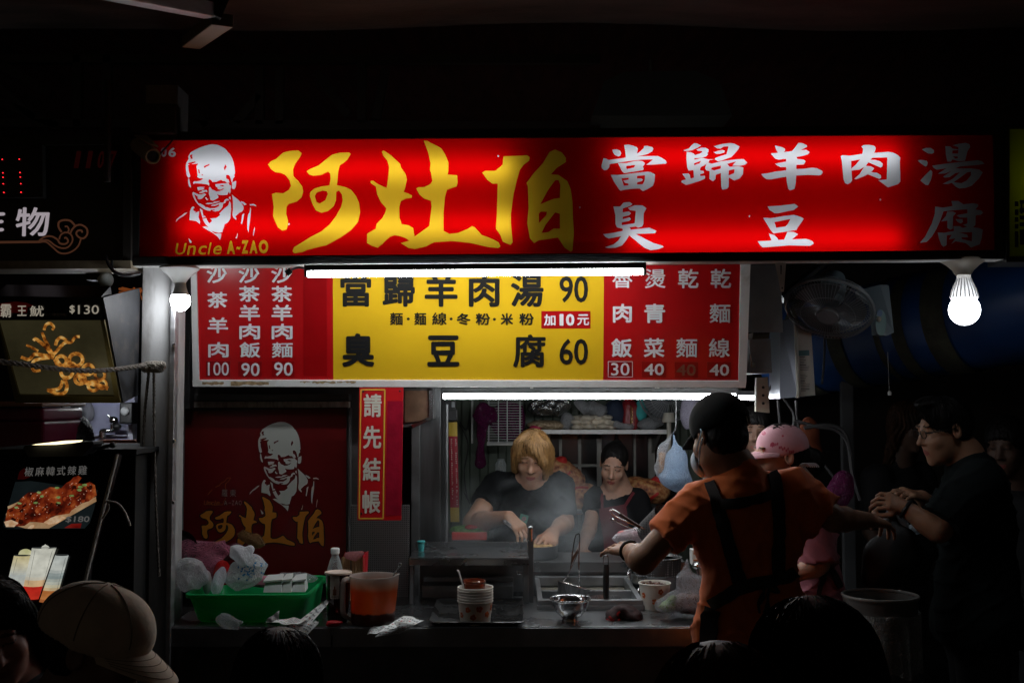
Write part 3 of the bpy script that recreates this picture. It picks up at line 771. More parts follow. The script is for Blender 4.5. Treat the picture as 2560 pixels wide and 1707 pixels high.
# one flat plastic face, cut along the outlines so that red film, white and yellow each meet edge to edge
FACE = [(349, 350), (2489, 334), (2492, 627), (345, 643)]
GR = []; GM = []
def addg(g, name): 
    for x in g: GR.append(x); GM.append(name)
addg(PORTRAIT, 'portrait'); addg(Y_A+Y_Z+Y_B, 'yellow_lettering'); addg(W_TOP+W_LOW, 'white_lettering')
for ch, x0, x1 in (('0', 402, 417), ('6', 421, 440)): addg(font_groups(ch, x0, 369, x1, 393, .03), 'stall_number')
for ch, x0, x1, y0 in (('U', 436, 461, 608), ('n', 467, 487, 614), ('c', 494, 514, 614), ('l', 519, 523, 606), ('e', 531, 552, 614)):
    addg(font_groups(ch, x0, y0, x1, 637, .012, shear=.2), 'latin_lettering')
for ch, x0, x1, y0, y1 in (('A', 567, 588, 602, 635.5), ('~', 591, 601, 615, 626), ('Z', 604, 621, 601, 634.5), ('A', 624, 644, 601, 634), ('O', 647, 671, 600, 634)):
    addg(font_groups(ch, x0, y0, x1, y1, .055), 'latin_lettering')
for i_, (x, y) in enumerate(((1449, 519), (1245, 391), (1873, 541), (2200, 500), (722, 561))):              # chips in the red film
    addg([([(x-2, y-1), (x+1, y-3), (x+3, y), (x, y+3)], [])], 'worn_patch%d' % i_)
V2, T = cdt_all(GR, FACE)
face_mats = {'face_panel': panel_mat('red_sign_film', (.62, .0008, .0015), .35), 'portrait': panel_mat('white_sign_film', (.56, .59, .66), .5),
             'yellow_lettering': panel_mat('yellow_sign_film', (.80, .50, .025), .5)}
face_mats.update(white_lettering=face_mats['portrait'], stall_number=face_mats['portrait'], worn_patch=face_mats['portrait'],
                 latin_lettering=panel_mat('gold_sign_film', (.72, .40, .02), .5))
for nm in ('face_panel', 'portrait', 'yellow_lettering', 'white_lettering', 'stall_number', 'latin_lettering')+tuple('worn_patch%d' % i for i in range(5)):
    ts = [t for t, g in T if (GM[g] if g >= 0 else 'face_panel') == nm]
    if not ts: continue
    used = sorted({i for t in ts for i in t}); ix = {i: k for k, i in enumerate(used)}
    mb = MB(); mb.add([SGN.hit(*V2[i]) for i in used], [tuple(ix[i] for i in t) for t in ts]); mb.build(nm.rstrip('01234'), face_mats[nm.rstrip('01234')], sign)
for x0, x1, y in ((470, 1275, 432), (465, 1290, 572), (1535, 2235, 402), (1560, 2240, 606)):   # the lamps inside: two pairs with a dark gap between
    mb = MB(); mb.tube([SGN.hit(x0, y, -.05), SGN.hit(x1, y-(x1-x0)*.0077, -.05)], .013, 10); lab(mb.build('inner_tube', tube_glow_in, sign, 40), 'fluorescent tube inside the light box')

# ================================================================== menu board
MEN = plane3(P(480, 640, 4.24), P(1870, 640, 4.24), P(480, 968, 4.42))
menu = thing('menu_board', 'wide red and yellow menu board with black and white Chinese dish names and prices', 'menu board', MEN.hit(1170, 800))
z4 = lambda x, y: (400+x/2.94, 640+y/2.94)
z5 = lambda x, y: (1100+x/2.94, 640+y/2.94)
fr = MB()
slab_px(fr, MEN, [(481, 951), (1866, 953), (1864, 969), (482, 966)], .09, .012)
slab_px(fr, MEN, [(476, 636), (490, 636), (497.5, 951), (482, 951)], .09, .012)
slab_px(fr, MEN, [(1852, 636), (1877, 636), (1866, 953), (1847, 953)], .09, .012)
fr.build('frame', white_paint, menu)
mb = MB(); r_ = random.Random(3)
for x0, x1, y0, y1 in ((310, 470, 922, 952), (520, 800, 918, 956), (1030, 1100, 916, 938), (1120, 1290, 916, 940), (1300, 1440, 916, 938)):
    n = 9; top = [(x0+(x1-x0)*i/n, y0+r_.uniform(0, 8)) for i in range(n+1)]; bot = [(x1-(x1-x0)*i/n, y1-r_.uniform(0, 14)) for i in range(n+1)]
    flatpoly(mb, MEN, [z4(*p) for p in top+bot], .0128)
mb.build('tape_residue', mat('tan_tape_residue', (.36, .25, .13), .7, var=.5, vs=60), menu)
def panel(nm, pts, m):
    mb = MB(); slab_px(mb, MEN, pts, .05, 0); return mb.build(nm, m, menu)
red_board = mat('red_board_plastic', (.42, .006, .008), .28, var=.12, vs=4, coat=.2)
yel_board = mat('yellow_board_plastic', (.70, .43, .014), .28, var=.06, vs=3, coat=.2)
panel('left_panel', [(490, 636), (832, 636), (833.5, 951), (497.5, 951)], red_board)
panel('centre_panel', [(832, 636), (1510, 636), (1508, 952), (833.5, 951)], yel_board)
panel('right_panel', [(1510, 636), (1853, 636), (1847, 953), (1508, 952)], red_board)
dimmed_red = mat('dimmed_red_patch', (.30, .002, .004), .3, var=.1)  # darker red stands in for less backlight through the doubled film
mb = MB(); slab_px(mb, MEN, [z4(1052, 60), z4(1226, 60), z4(1228, 882), z4(1055, 880)], .0015, .0015); mb.build('blank_patch', dimmed_red, menu)
wl = mat('white_vinyl', (.72, .72, .73), .4, var=.05); bl = mat('black_vinyl', (.012, .012, .012), .35)
patch_m = mat('price_patch_dimmed', (.27, .003, .005), .3, var=.1)  # same loss of backlight put into the price stickers' red
def zc(mb, zf, ch, x0, y0, x1, y1, bold=.03, off=.0035):
    a = zf(x0, y0); b = zf(x1, y1); char(mb, MEN, ch, a[0], a[1], b[0], b[1], bold, off)
def price(zf, box, txt, x0, y0, x1, y1, bold, m=wl, label=None, rim=False):
    """a price sticker: patch with its figures"""
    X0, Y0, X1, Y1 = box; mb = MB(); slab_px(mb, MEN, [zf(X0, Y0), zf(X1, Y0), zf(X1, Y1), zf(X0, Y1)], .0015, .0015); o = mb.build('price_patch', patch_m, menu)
    if label: o['label'] = label
    mb = MB(); zc(mb, zf, txt, x0, y0, x1, y1, bold); mb.build('price', m, o)
    if rim:
        mb = MB(); q = [(X0, Y0), (X1, Y0), (X1, Y1), (X0, Y1)]
        for i in range(4): stroke2(mb, MEN, [zf(*q[i]), zf(*q[(i+1) % 4])], 1.3, .0036+i*.0001)
        mb.build('white_rim', wl, o)
faded = mat('faded_vinyl', (.22, .07, .045), .5)  # brown tone also holds the dimming by the layered backlit film
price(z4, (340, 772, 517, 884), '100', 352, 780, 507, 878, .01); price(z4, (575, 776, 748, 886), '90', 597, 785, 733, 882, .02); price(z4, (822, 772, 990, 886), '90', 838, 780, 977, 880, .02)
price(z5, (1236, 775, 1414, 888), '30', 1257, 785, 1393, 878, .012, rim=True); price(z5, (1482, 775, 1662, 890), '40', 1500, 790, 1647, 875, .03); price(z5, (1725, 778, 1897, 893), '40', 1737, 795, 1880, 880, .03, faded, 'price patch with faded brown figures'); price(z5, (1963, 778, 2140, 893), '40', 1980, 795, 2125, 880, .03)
RB = .028
def column(zf, items, m=wl):
    mb = MB()
    for ch, x0, y0, x1, y1, b in items: zc(mb, zf, ch, x0, y0, x1, y1, b)
    return mb.build('dish_name', m, menu)
column(z4, [(ch, 343+(y0-70)*.02, y0, 493+(y0-70)*.02, y1, RB) for ch, y0, y1 in (('沙', 70, 200), ('茶', 265, 382), ('羊', 450, 567), ('肉', 632, 745))])
column(z4, [(ch, 578+(y0-70)*.012, y0, 731+(y0-70)*.012, y1, RB) for ch, y0, y1 in (('沙', 70, 200), ('茶', 220, 337), ('羊', 358, 477), ('肉', 497, 612), ('飯', 632, 747))])
column(z4, [(ch, 817+(y0-70)*.009, y0, 971+(y0-70)*.009, y1, RB if ch != '麵' else .015) for ch, y0, y1 in (('沙', 70, 200), ('茶', 220, 338), ('羊', 358, 477), ('肉', 497, 612), ('麵', 633, 747))])
column(z5, [('魯', 1265, 95, 1415, 235, .012), ('肉', 1270, 350, 1410, 490, RB), ('飯', 1257, 605, 1412, 745, RB)])
column(z5, [('燙', 1505, 95, 1658, 237, .01), ('青', 1500, 350, 1655, 492, RB), ('菜', 1497, 603, 1650, 745, .02)])
column(z5, [('乾', 1748, 95, 1900, 237, .02), ('麵', 1735, 603, 1890, 745, .015)])
column(z5, [('乾', 1988, 95, 2140, 237, .02), ('麵', 1980, 350, 2135, 492, .015), ('線', 1975, 605, 2130, 745, .018)])
q5 = lambda x: (x*1.0+(400-1100)*2.94)      # centre panel rows run across both zoom origins
column(z5, [(ch, q5(x0), 130, q5(x1), 374, .03) for ch, x0, x1 in (('當', 1325, 1552), ('歸', 1635, 1873), ('羊', 1945, 2187))]+[('肉', 212, 130, 437, 375, .03), ('湯', 520, 130, 762, 375, .03)], bl)
column(z5, [('臭', q5(1338), 568, q5(1577), 815, .035), ('豆', q5(1965), 583, q5(2200), 810, .035), ('腐', 537, 575, 777, 820, .025)], bl)
o = column(z5, [(ch, q5(x0), 415, q5(x1), 508, .018) for ch, x0, x1 in (('麵', 1690, 1785), ('麵', 1868, 1957), ('線', 2000, 2108))]+[(ch, x0, 420, x1, 508, .03) for ch, x0, x1 in (('冬', 122, 225), ('粉', 262, 370), ('米', 445, 538), ('粉', 582, 690))], bl)
mb = MB()
for x, y in (z4(1825, 462), z4(2140, 462), z5(400, 465)): flatpoly(mb, MEN, [(x+4*cos(a*.7854), y+3.6*sin(a*.7854)) for a in range(8)], .0035)
mb.build('dot_print', bl, o)
for t_, y0, y1 in (('90', 150, 342), ('60', 608, 797)): mb = MB(); zc(mb, z5, t_, 878, y0, 1088, y1, .018); mb.build('price', bl, menu)
mb = MB(); slab_px(mb, MEN, [z5(745, 405), z5(1106, 405), z5(1106, 532), z5(745, 532)], .0015, .0015); rs = mb.build('surcharge_sticker', mat('sticker_red', (.40, .005, .007), .3), menu)
L = MB(); zc(L, z5, '加', 763, 428, 850, 512, .03); zc(L, z5, '1', 878, 425, 908, 512, .05); zc(L, z5, '0', 925, 425, 988, 512, .05); zc(L, z5, '元', 1008, 428, 1097, 510, .03); L.build('lettering', wl, rs)

# ================================================================== lamps
def batten(name, label, x0, y0, x1, y1, Y, r=.0127, m=None):
    a, b = P(x0, y0, Y), P(x1, y1, Y); t = thing(name, label, 'tube lamp', (a+b)/2); u = (b-a).normalized(); ln = (b-a).length
    M = Matrix.Translation(a) @ u.to_track_quat('X', 'Z').to_matrix().to_4x4()
    h = MB(); h.box(0, ln, -.014, .014, .008, .03, c=.003, M=M)
    for s_ in (-.004, ln-.006): h.box(s_, s_+.01, -.0145, .0145, -.013, .03, c=.002, M=M)
    h.build('housing', mat('lamp_housing_grey', (.11, .115, .12), .5), t)
    g = MB(); g.tube([a+u*.008, b-u*.008], r, 14); g.build('tube', m or tube_glow, t, 40)
    return t, M, ln
t, M, ln = batten('tube_lamp', 'bright white tube lamp fixed under the big red sign', 765, 684, 1612, 678, 3.95)
c = MB(); c.tube(smoothpts([P(766, 671, 3.95), P(745, 669, 3.97), P(730, 674, 3.99), P(724, 679, 4.0)], 5), .004, 6); c.build('cable', black_plastic, t, 60)
c = MB(); c.tube([P(728, 675, 4.0), P(716, 684, 4.0)], .011, 8); c.build('plug', black_plastic, t, 40)
t, M, ln = batten('tube_lamp', 'bright white tube lamp hung below the yellow and red menu board', 1104, 989, 1842, 989, 4.5)
h = MB(); h.box(-.02, ln+.02, .02, .05, .034, .046, c=.003, M=M)
for x in (.35, ln-.32): h.box(x, x+.012, -.016, .03, .028, .04, M=M)
h.build('mounting_channel', white_paint, t)
dim_tube = lamp_mat('inner_kitchen_tube', (.93, .97, 1.0), TUBE*.5)
t, M, ln = batten('tube_lamp', 'second white tube lamp further inside the kitchen, its end beside the switch boxes', 1290, 985, 1890, 993, 5.25, m=dim_tube)

lb = thing('light_bulb', 'small lit bulb in a white cone holder beside the grey pillar', 'light bulb', P(451, 672, 3.93))
C = P(451, 753, 3.93); k = S(3.93)
h = MB(); top = P(449, 668, 3.93)
h.lathe([(.0, 0), (48*k, 0), (50*k, -.006), (44*k, -.014), (30*k, -.028), (20*k, -.045), (16*k, -.055), (0, -.055)], top, 32); h.build('lamp_holder', mat('glossy_white_plastic', (.75, .75, .73), .15, coat=.5), lb, 50)
n_ = MB(); n_.lathe([(13*k, 46*k), (14*k, 36*k), (17*k, 26*k), (21.5*k, 15*k)], C, 28); n_.build('bulb_body', white_plastic, lb, 60)
g = MB(); g.lathe([(0, -25*k), (5*k, -24.5*k), (10*k, -22.8*k), (15*k, -19.8*k), (19.5*k, -15*k), (22.6*k, -9*k), (24.3*k, -2*k), (24.4*k, 4*k), (23*k, 11*k), (21.5*k, 15*k)], C, 28); g.build('bulb_globe', bulb_glow, lb, 60)

rb = thing('light_bulb', 'big lit bulb with a ribbed neck hanging near the blue pipe', 'light bulb', P(2407, 650, 4.06))
k = S(4.06); top = P(2407, 648, 4.06); C = P(2411, 775, 4.06)
h = MB(); h.lathe([(0, 0), (57*k, 0), (55*k, -5*k), (40*k, -15*k), (26*k, -28*k), (19*k, -40*k), (0, -42*k)], top, 32); h.build('lamp_holder', mat('yellowed_plastic', (.55, .50, .42), .35, var=.1), rb, 50)
n_ = MB(); n_.lathe([(16*k, 94*k), (17*k, 80*k), (22*k, 66*k), (28*k, 50*k), (32*k, 38*k), (33*k, 30*k), (30*k, 23*k)], C, 36)
for j in range(20):
    a = 2*pi*j/20; d = Vector((cos(a), sin(a), 0)); n_.tube([C+d*17*k+Vector((0, 0, 80*k)), C+d*23*k+Vector((0, 0, 65*k)), C+d*30*k+Vector((0, 0, 48*k)), C+d*34*k+Vector((0, 0, 31*k))], .002, 5)
n_.build('bulb_body', mat('bulb_ceramic', (.75, .75, .75), .35, glow=.35), rb, 50)
g = MB(); g.ball(C, 38.5*k, 24); g.build('bulb_globe', bulb_glow_big, rb, 60)

# ================================================================== pillar, ropes
pl_x0, pl_x1 = P(356, 700, 4.02).x, P(437, 700, 4.02).x
pillar = thing('pillar', 'grey stained metal pillar left of the counter, tied with rope', 'pillar', (pl_x0, 4.02, 0))
mb = MB(); mb.box(pl_x0, pl_x1, 4.02, 4.16, 0, 2.75, c=.004); mb.build('post', mat('stained_sheet_metal', (.46, .46, .46), .5, .15, var=.3, vs=3, dirt=(.09, .06, .035), ds=2.2, damt=.75, bump=.03, bs=20, stretch=(2, 2, .6)), pillar)
mb = MB(); mb.box(pl_x1-.004, pl_x1+.014, 3.985, 4.03, 0, 2.1, c=.003); mb.build('edge_strip', alu, pillar)
mb = MB()
for y in (862, 1102, 1255): 
    p = P(434, y, 3.98); mb.ball(p, (.006, .004, .008), 8)
mb.build('screw', steel_shiny, pillar)
rope_m = mat('old_rope', (.16, .14, .12), .9, var=.3, vs=60, bump=.6, bs=140)
def rope(pts, r, tw=26, name='rope', parent=None, m=rope_m):
    pts = smoothpts(pts, 14); mb = MB(); n = len(pts); seg = [0]
    for i in range(1, n): seg.append(seg[-1]+(pts[i]-pts[i-1]).length)
    for s_ in range(3):
        q = []
        for i, p in enumerate(pts):
            a = pts[max(0, i-1)]; b = pts[min(n-1, i+1)]; d = (b-a).normalized(); u = d.cross(Vector((0, 1, 0.01))).normalized(); w = d.cross(u)
            an = seg[i]/(r*7)*2*pi/1.0+s_*2*pi/3; q.append(p+(u*cos(an)+w*sin(an))*r*.5)
        mb.tube(q, r*.62, 6)
    return mb.build(name, m, parent, 60)
rp = thing('rope', 'frayed rope sagging from the left edge to a hook on the pillar', 'rope', P(390, 915, 3.95))
rope([P(-30, 901, 3.45), P(60, 911, 3.52), P(150, 923, 3.62), P(235, 927, 3.73), P(300, 922, 3.83), P(362, 913, 3.94)], .0085, parent=rp, name='strand')
mb = MB(); mb.tube([P(352, 914, 4.0), P(378, 915, 3.97), P(412, 914, 3.96)], .011, 8); mb.build('hook_bar', mat('rusty_iron', (.12, .07, .045), .7, .5, var=.4, vs=30), rp)
kn = SDF()
for i in range(12): kn.ell(P(360+i*4, 917+6*sin(i*2.1), 3.965-.006*(i % 2)), (.016, .012, .014), k=.008)
solid('knot', kn, mat('frayed_rope', (.28, .25, .21), .95, var=.4, vs=80, bump=1., bs=200), rp, .004, crumple(.004, 160, 3))
for x0, x1 in ((373, 345), (385, 392)):
    rope([P(x0, 925, 3.985), P((x0*2+x1)/3-2, 1040, 3.985), P((x0+2*x1)/3, 1250, 3.985), P(x1+6, 1440, 3.985)], .0055, parent=rp, name='hanging_end')
# ================================================================== ground and the stall's own walls
mb = MB(); mb.quad((-30, -8, 0), (30, -8, 0), (30, 40, 0), (-30, 40, 0))
tag(mb.build('ground', mat('dark_paving', (.035, .033, .032), .45, 0, var=.5, vs=2, rvar=.2, bump=.2, bs=30)), kind='structure')
z7 = lambda x, y: (1000+x/3.267, 960+y/3.267)
z8 = lambda x, y: (1000+x/2.94, 1240+y/2.94)
z6 = lambda x, y: (400+x/3.459, 1320+y/3.459)
zb = lambda x, y: (400+x/3.563, 960+y/3.563)
zk = lambda x, y: (1480+x/5.226, 1300+y/5.226)
zr = lambda x, y: (1640+x/2.099, 960+y/2.099)
zt = lambda x, y: (1800+x/3.0947, 600+y/3.0947)
def bx(mb, px0, py0, px1, py1, Y, d, mi=0, c=.002):
    """box whose front face fills the photo rectangle at depth Y, d deep"""
    a = P(px0, py1, Y); b = P(px1, py0, Y); mb.box(a.x, b.x, Y, Y+d, a.z, b.z, mi, c); return mb
BW = 6.9
bw = thing('back_wall', 'dull green metal wall at the back of the kitchen behind the cooks', 'wall', (P(1400, 1200, BW).x, BW, 0))
mb = MB(); x0, x1 = P(1040, 1200, BW).x, P(1900, 1200, BW).x
n = int((x1-x0)/.11)
prof = []
for i in range(n): prof += [(x0+i*.11, BW), (x0+i*.11+.05, BW), (x0+i*.11+.06, BW-.012), (x0+i*.11+.10, BW-.012)]
vs = [(x, y, z) for x, y in prof for z in (0, 2.8)]
mb.add(vs, [(2*i, 2*i+2, 2*i+3, 2*i+1) for i in range(len(prof)-1)])
mb.build('metal_sheet', mat('green_grey_sheet', (.075, .095, .07), .55, .1, var=.25, vs=3, dirt=(.05, .04, .03), ds=3, damt=.6), bw)
# the window in it
win = thing('window', 'dark window with pale metal bars behind the two cooks', 'window', P(1500, 1160, BW-.03))
wb = MB(); bx(wb, 1352, 1084, 1690, 1330, BW-.03, .01); wb.build('pane', mat('night_window_glass', (.012, .010, .010), .15, 0, spec=.6), win)
mt = mat('window_bar', (.22, .21, .19), .5, .2, var=.2)
for a, b in ((1398, 1405), (1446, 1453), (1493, 1504), (1622, 1637), (1540, 1545), (1585, 1590)):
    wb = MB(); bx(wb, a, 1082, b, 1330, BW-.06, .03); wb.build('bar', mt, win)
wb = MB(); bx(wb, 1405, 1160, 1495, 1167, BW-.055, .02); wb.build('crossbar', mt, win)
# partition on the left: dark poster wall, beams, hood, perforated sheet, steel wall
pw = thing('partition', 'sooty panel wall left of the kitchen carrying the dark portrait sign', 'wall', P(640, 1200, 4.68))
mb = MB(); bx(mb, 440, 660, 905, 1640, 4.68, .05); mb.build('panel', mat('greasy_panel', (.045, .042, .04), .5, .2, var=.5, vs=3), pw)
mb = MB(); bx(mb, 470, 984, 872, 1001, 4.58, .08); mb.build('beam', steel_dark, pw)
mb = MB(); bx(mb, 478, 1003, 872, 1019, 4.6, .05); mb.build('rusty_strip', mat('rusty_white_strip', (.30, .27, .23), .7, 0, var=.3, vs=15, dirt=(.09, .035, .015), ds=14, damt=.95, stretch=(3, 1, .5)), pw)
mb = MB(); bx(mb, 446, 690, 479, 1022, 4.5, .06); bx(mb, 438, 1022, 453, 1620, 4.5, .06); mb.build('edge_post', mat('dark_post', (.05, .05, .052), .5, .4, var=.4, vs=4), pw)
hood = thing('duct', 'square metal duct box turning down beside the lower tube lamp', 'duct', P(1045, 1010, 4.75))
mb = MB(); a, b, c_, d = P(1012, 976, 4.72), P(1072, 976, 4.72), P(1072, 1050, 4.72), P(1012, 1056, 4.72)
mb.slab([a, b, c_, d], (0, .03, 0)); mb.build('face', mat('brown_greased_metal', (.20, .12, .075), .4, .6, var=.4, vs=12), hood)
mb = MB(); mb.slab([P(1004, 970, 4.74), P(1082, 972, 4.74), P(1081, 1046, 4.74), P(1030, 1068, 4.74), P(1004, 1068, 4.74)], (0, .3, 0)); mb.build('body', steel_dark, hood)
mb = MB(); mb.slab([P(1072, 976, 4.71), P(1083, 974, 4.71), P(1082, 1047, 4.71), P(1032, 1070, 4.71), P(1027, 1062, 4.71), P(1072, 1042, 4.71)], (0, .02, 0)); mb.build('flange', steel, hood)
sw = thing('steel_wall', 'brushed stainless steel wall panel at the kitchen\'s left side', 'wall', P(1070, 1200, 4.9))
mb = MB(); bx(mb, 1048, 960, 1102, 1640, 4.95, .04); mb.build('panel', mat('brushed_panel', (.10, .103, .105), .35, .85, var=.3, vs=2, stretch=(8, 8, .5), rvar=.1), sw)
mb = MB(); bx(mb, 1026, 1060, 1049, 1640, 4.9, .06); mb.build('side_panel', steel_dark, sw)
mb = MB(); bx(mb, 1113, 1010, 1120, 1640, 5.05, .03); mb.build('corner_strip', steel_dull, sw)
mb = MB(); bx(mb, 1102, 960, 1114, 1640, 5.0, .03); lab(mb.build('gap_shade_strip', black_matt, sw), 'black strip standing in for the shaded gap beside the panel')  # solid black bar stands in for the shade of an open gap
def dots(name, base, hole, scale, metal=.7, rough=.4):
    m = mat(name, base, rough, metal); t = m.node_tree; N = t.nodes; L = t.links; b = N['Principled BSDF']
    tc = N.new('ShaderNodeTexCoord'); v = N.new('ShaderNodeTexVoronoi'); v.inputs['Randomness'].default_value = 0; v.inputs['Scale'].default_value = scale
    L.new(tc.outputs['Object'], v.inputs['Vector']); r = N.new('ShaderNodeValToRGB'); L.new(v.outputs['Distance'], r.inputs[0])
    e = r.color_ramp.elements; e[0].position = .27; e[0].color = (*hole, 1); e[1].position = .34; e[1].color = (*base, 1)
    L.new(r.outputs[0], b.inputs['Base Color']); return m
pf = thing('perforated_panel', 'grey perforated metal sheet under the red vertical sign', 'metal panel', P(945, 1400, 4.6))
mb = MB(); bx(mb, 874, 1262, 1023, 1536, 4.6, .02); mb.build('sheet', dots('perforated_steel', (.16, .16, .16), (.012, .012, .012), 118), pf)
mb = MB(); bx(mb, 868, 1020, 876, 1536, 4.58, .05); mb.build('edge_strip', steel_dark, pf)

# ---- dark portrait sign and the red "pay first" strip
PS = plane3(P(455, 1027, 4.6), P(867, 1020, 4.6), P(455, 1430, 4.6))
ps = thing('portrait_sign', 'dark red sign board with pale portrait and orange brush lettering', 'sign board', PS.hit(660, 1200))
mb = MB(); slab_px(mb, PS, [zb(200, 240), zb(1665, 212), zb(1655, 1700), zb(180, 1700)], .03, 0); mb.build('board', mat('dark_red_board', (.080, .0025, .0035), .3, 0, var=.15, vs=3, dirt=(.03, .004, .004), ds=2, damt=.5), ps)
fr = MB(); slab_px(fr, PS, [zb(190, 228), zb(1672, 205), zb(1672, 214), zb(190, 240)], .02, .004); slab_px(fr, PS, [zb(1663, 214), zb(1672, 214), zb(1664, 1700), zb(1655, 1700)], .02, .004); slab_px(fr, PS, [zb(188, 240), zb(200, 240), zb(182, 1700), zb(170, 1700)], .02, .004)
fr.build('frame', black_plastic, ps)
a = zb(873, 333); b = zb(1262, 890)
pg = remap(PORTRAIT, (464, 361, 591, 528), (*a, *b))
def groups_mesh(name, pl, groups, m, parent, off=.0015):
    tris, V2 = cdt_fill(groups); mb = MB(); mb.add([pl.hit(x, y, off) for x, y in V2], tris); return mb.build(name, m, parent)
groups_mesh('portrait', PS, pg, mat('dull_white_print', (.32, .33, .30), .5), ps)
A0 = (669, 376, 900, 633); gold = mat('orange_gold_print', (.32, .115, .009), .45); blk = mat('black_print', (.008, .006, .006), .5)
def bb(g): 
    xs = [x for o, _ in g for x, y in o]; ys = [y for o, _ in g for x, y in o]; return (min(xs), min(ys), max(xs), max(ys))
zz = []
for g, q in ((Y_A, (357, 1125, 668, 1445)), (Y_Z, (690, 1003, 1202, 1440)), (Y_B, (1180, 1112, 1462, 1442))):
    zz += remap(g, bb(g), (*zb(q[0], q[1]), *zb(q[2], q[3])))
mb = MB()
for o, hs in zz:
    for d in range(10):
        ca, sa = 3.0*cos(d*.6283), 3.0*sin(d*.6283); tris, V2 = cdt_fill([(o, hs)]); mb.add([PS.hit(x+ca, y+sa, .0016+d*.00004) for x, y in V2], tris)
mb.build('lettering_outline', blk, ps)
groups_mesh('lettering', PS, zz, gold, ps, .0028)
L = MB()
for ch, q in (('羅', (550, 938, 602, 1000)), ('東', (622, 938, 678, 1000))): char(L, PS, ch, *zb(q[0], q[1]), *zb(q[2], q[3]), .0, .002)
x = 640
for ch, x0, x1 in (('A', 570, 600), ('-', 610, 635), ('Z', 640, 662), ('A', 668, 695), ('O', 702, 728)): 
    y0, y1 = (1035, 1075) if ch != '-' else (1054, 1058); char(L, PS, ch, *zb(x0, y0), *zb(x1, y1), 0, .002)
L.build('small_lettering', mat('faint_print', (.16, .12, .11), .5), ps)
L = MB()
for pts in (((630, 832), (600, 835), (575, 865), (545, 880), (530, 900), (495, 915)), ((630, 835), (610, 865), (585, 885), (580, 915), (588, 940)), ((465, 940), (440, 965), (425, 985)), ((588, 1010), (570, 1040), (560, 1072), (480, 1076))):
    stroke2(L, PS, [zb(*p) for p in pts], 1.3, .0022)
for ch, x0, x1 in (('U', 388, 418), ('n', 424, 446), ('c', 452, 476), ('l', 484, 490), ('e', 498, 528)): char(L, PS, ch, *zb(x0, 1035 if ch in 'Ul' else 1046), *zb(x1, 1075), 0, .002, shear=.2)
L.build('island_outline', mat('faint_orange_print', (.20, .055, .012), .5), ps)

PF = plane3(P(898, 968, 4.37), P(1008, 968, 4.37), P(893, 1299, 4.38))
pf = thing('pay_first_sign', 'narrow red vertical sign with a yellow border and four white Chinese characters', 'sign board', PF.hit(950, 1130))
mb = MB(); slab_px(mb, PF, [zb(1775, 30), zb(2168, 30), zb(2150, 1205), zb(2138, 1213), zb(1765, 1213), zb(1757, 1200)], .006); mb.build('board', mat('bright_red_board', (.44, .006, .010), .35, var=.1, vs=5), pf)
mb = MB(); slab_px(mb, PF, [zb(2025, 150), zb(2163, 150), zb(2150, 1168), zb(2008, 1170)], .001, .001); mb.build('tape_patch', mat('wine_tape', (.27, .006, .022), .25, var=.2, vs=20, bump=.15, bs=60), pf)
mb = MB()
q = [zb(1790, 50), zb(2003, 50), zb(1988, 1195), zb(1774, 1195)]
for i in range(4): stroke2(mb, PF, [q[i], q[(i+1) % 4]], 3.6, .0018+i*.0001)
mb.build('border', mat('yellow_line', (.62, .33, .04), .45), pf)
L = MB()
for ch, y0, y1 in (('請', 85, 292), ('先', 370, 575), ('結', 655, 862), ('帳', 945, 1150)): char(L, PF, ch, *zb(1813-(y0-85)*.014, y0), *zb(1975-(y0-85)*.014, y1), .024, .002)
L.build('lettering', mat('cream_print', (.56, .52, .44), .5, var=.08), pf)
mb = MB()
for p in ((1810, 65), (2137, 62), (1794, 1150)): mb.ball(PF.hit(*zb(*p), .002), (.004, .003, .004), 8)
mb.build('screw', black_plastic, pf)

# ================================================================== counter
ZC = P(1300, 1565, 4.0).z
ct = thing('counter', 'long stainless steel counter across the stall front', 'counter', (0, 4.0, 0))
cx0, cx1 = P(415, 1565, 4.0).x, P(1792, 1565, 4.0).x
mb = MB(); mb.box(cx0, cx1, 4.0, 4.62, ZC-.03, ZC, c=.004); mb.build('top', steel, ct)
mb = MB(); mb.box(cx0, P(829, 1590, 4.0).x-.001, 3.996, 4.01, ZC-.07, ZC-.004, c=.003); mb.box(P(832, 1590, 4.0).x, cx1, 3.994, 4.008, ZC-.07, ZC-.004, c=.003); mb.build('front_lip', steel_dull, ct)
mb = MB(); mb.box(cx0, cx1, 4.03, 4.05, 0, ZC-.05); mb.build('front_panel', steel_dark, ct)
mb = MB(); mb.box(cx1-.02, cx1, 4.05, 5.3, 0, ZC-.032); mb.build('side_panel', steel_dark, ct)
# tiny drawn mark on the lip
MK = Plane((0, 3.994, 0), (0, 1, 0)); mb = MB()
for pts in (((1330, 1035), (1340, 1015), (1350, 1030)), ((1350, 1030), (1362, 1035), (1350, 1050), (1328, 1052))): stroke2(mb, MK, [z8(*p) for p in pts], .8, .0006)
mb.build('pen_mark', black_plastic, ct)

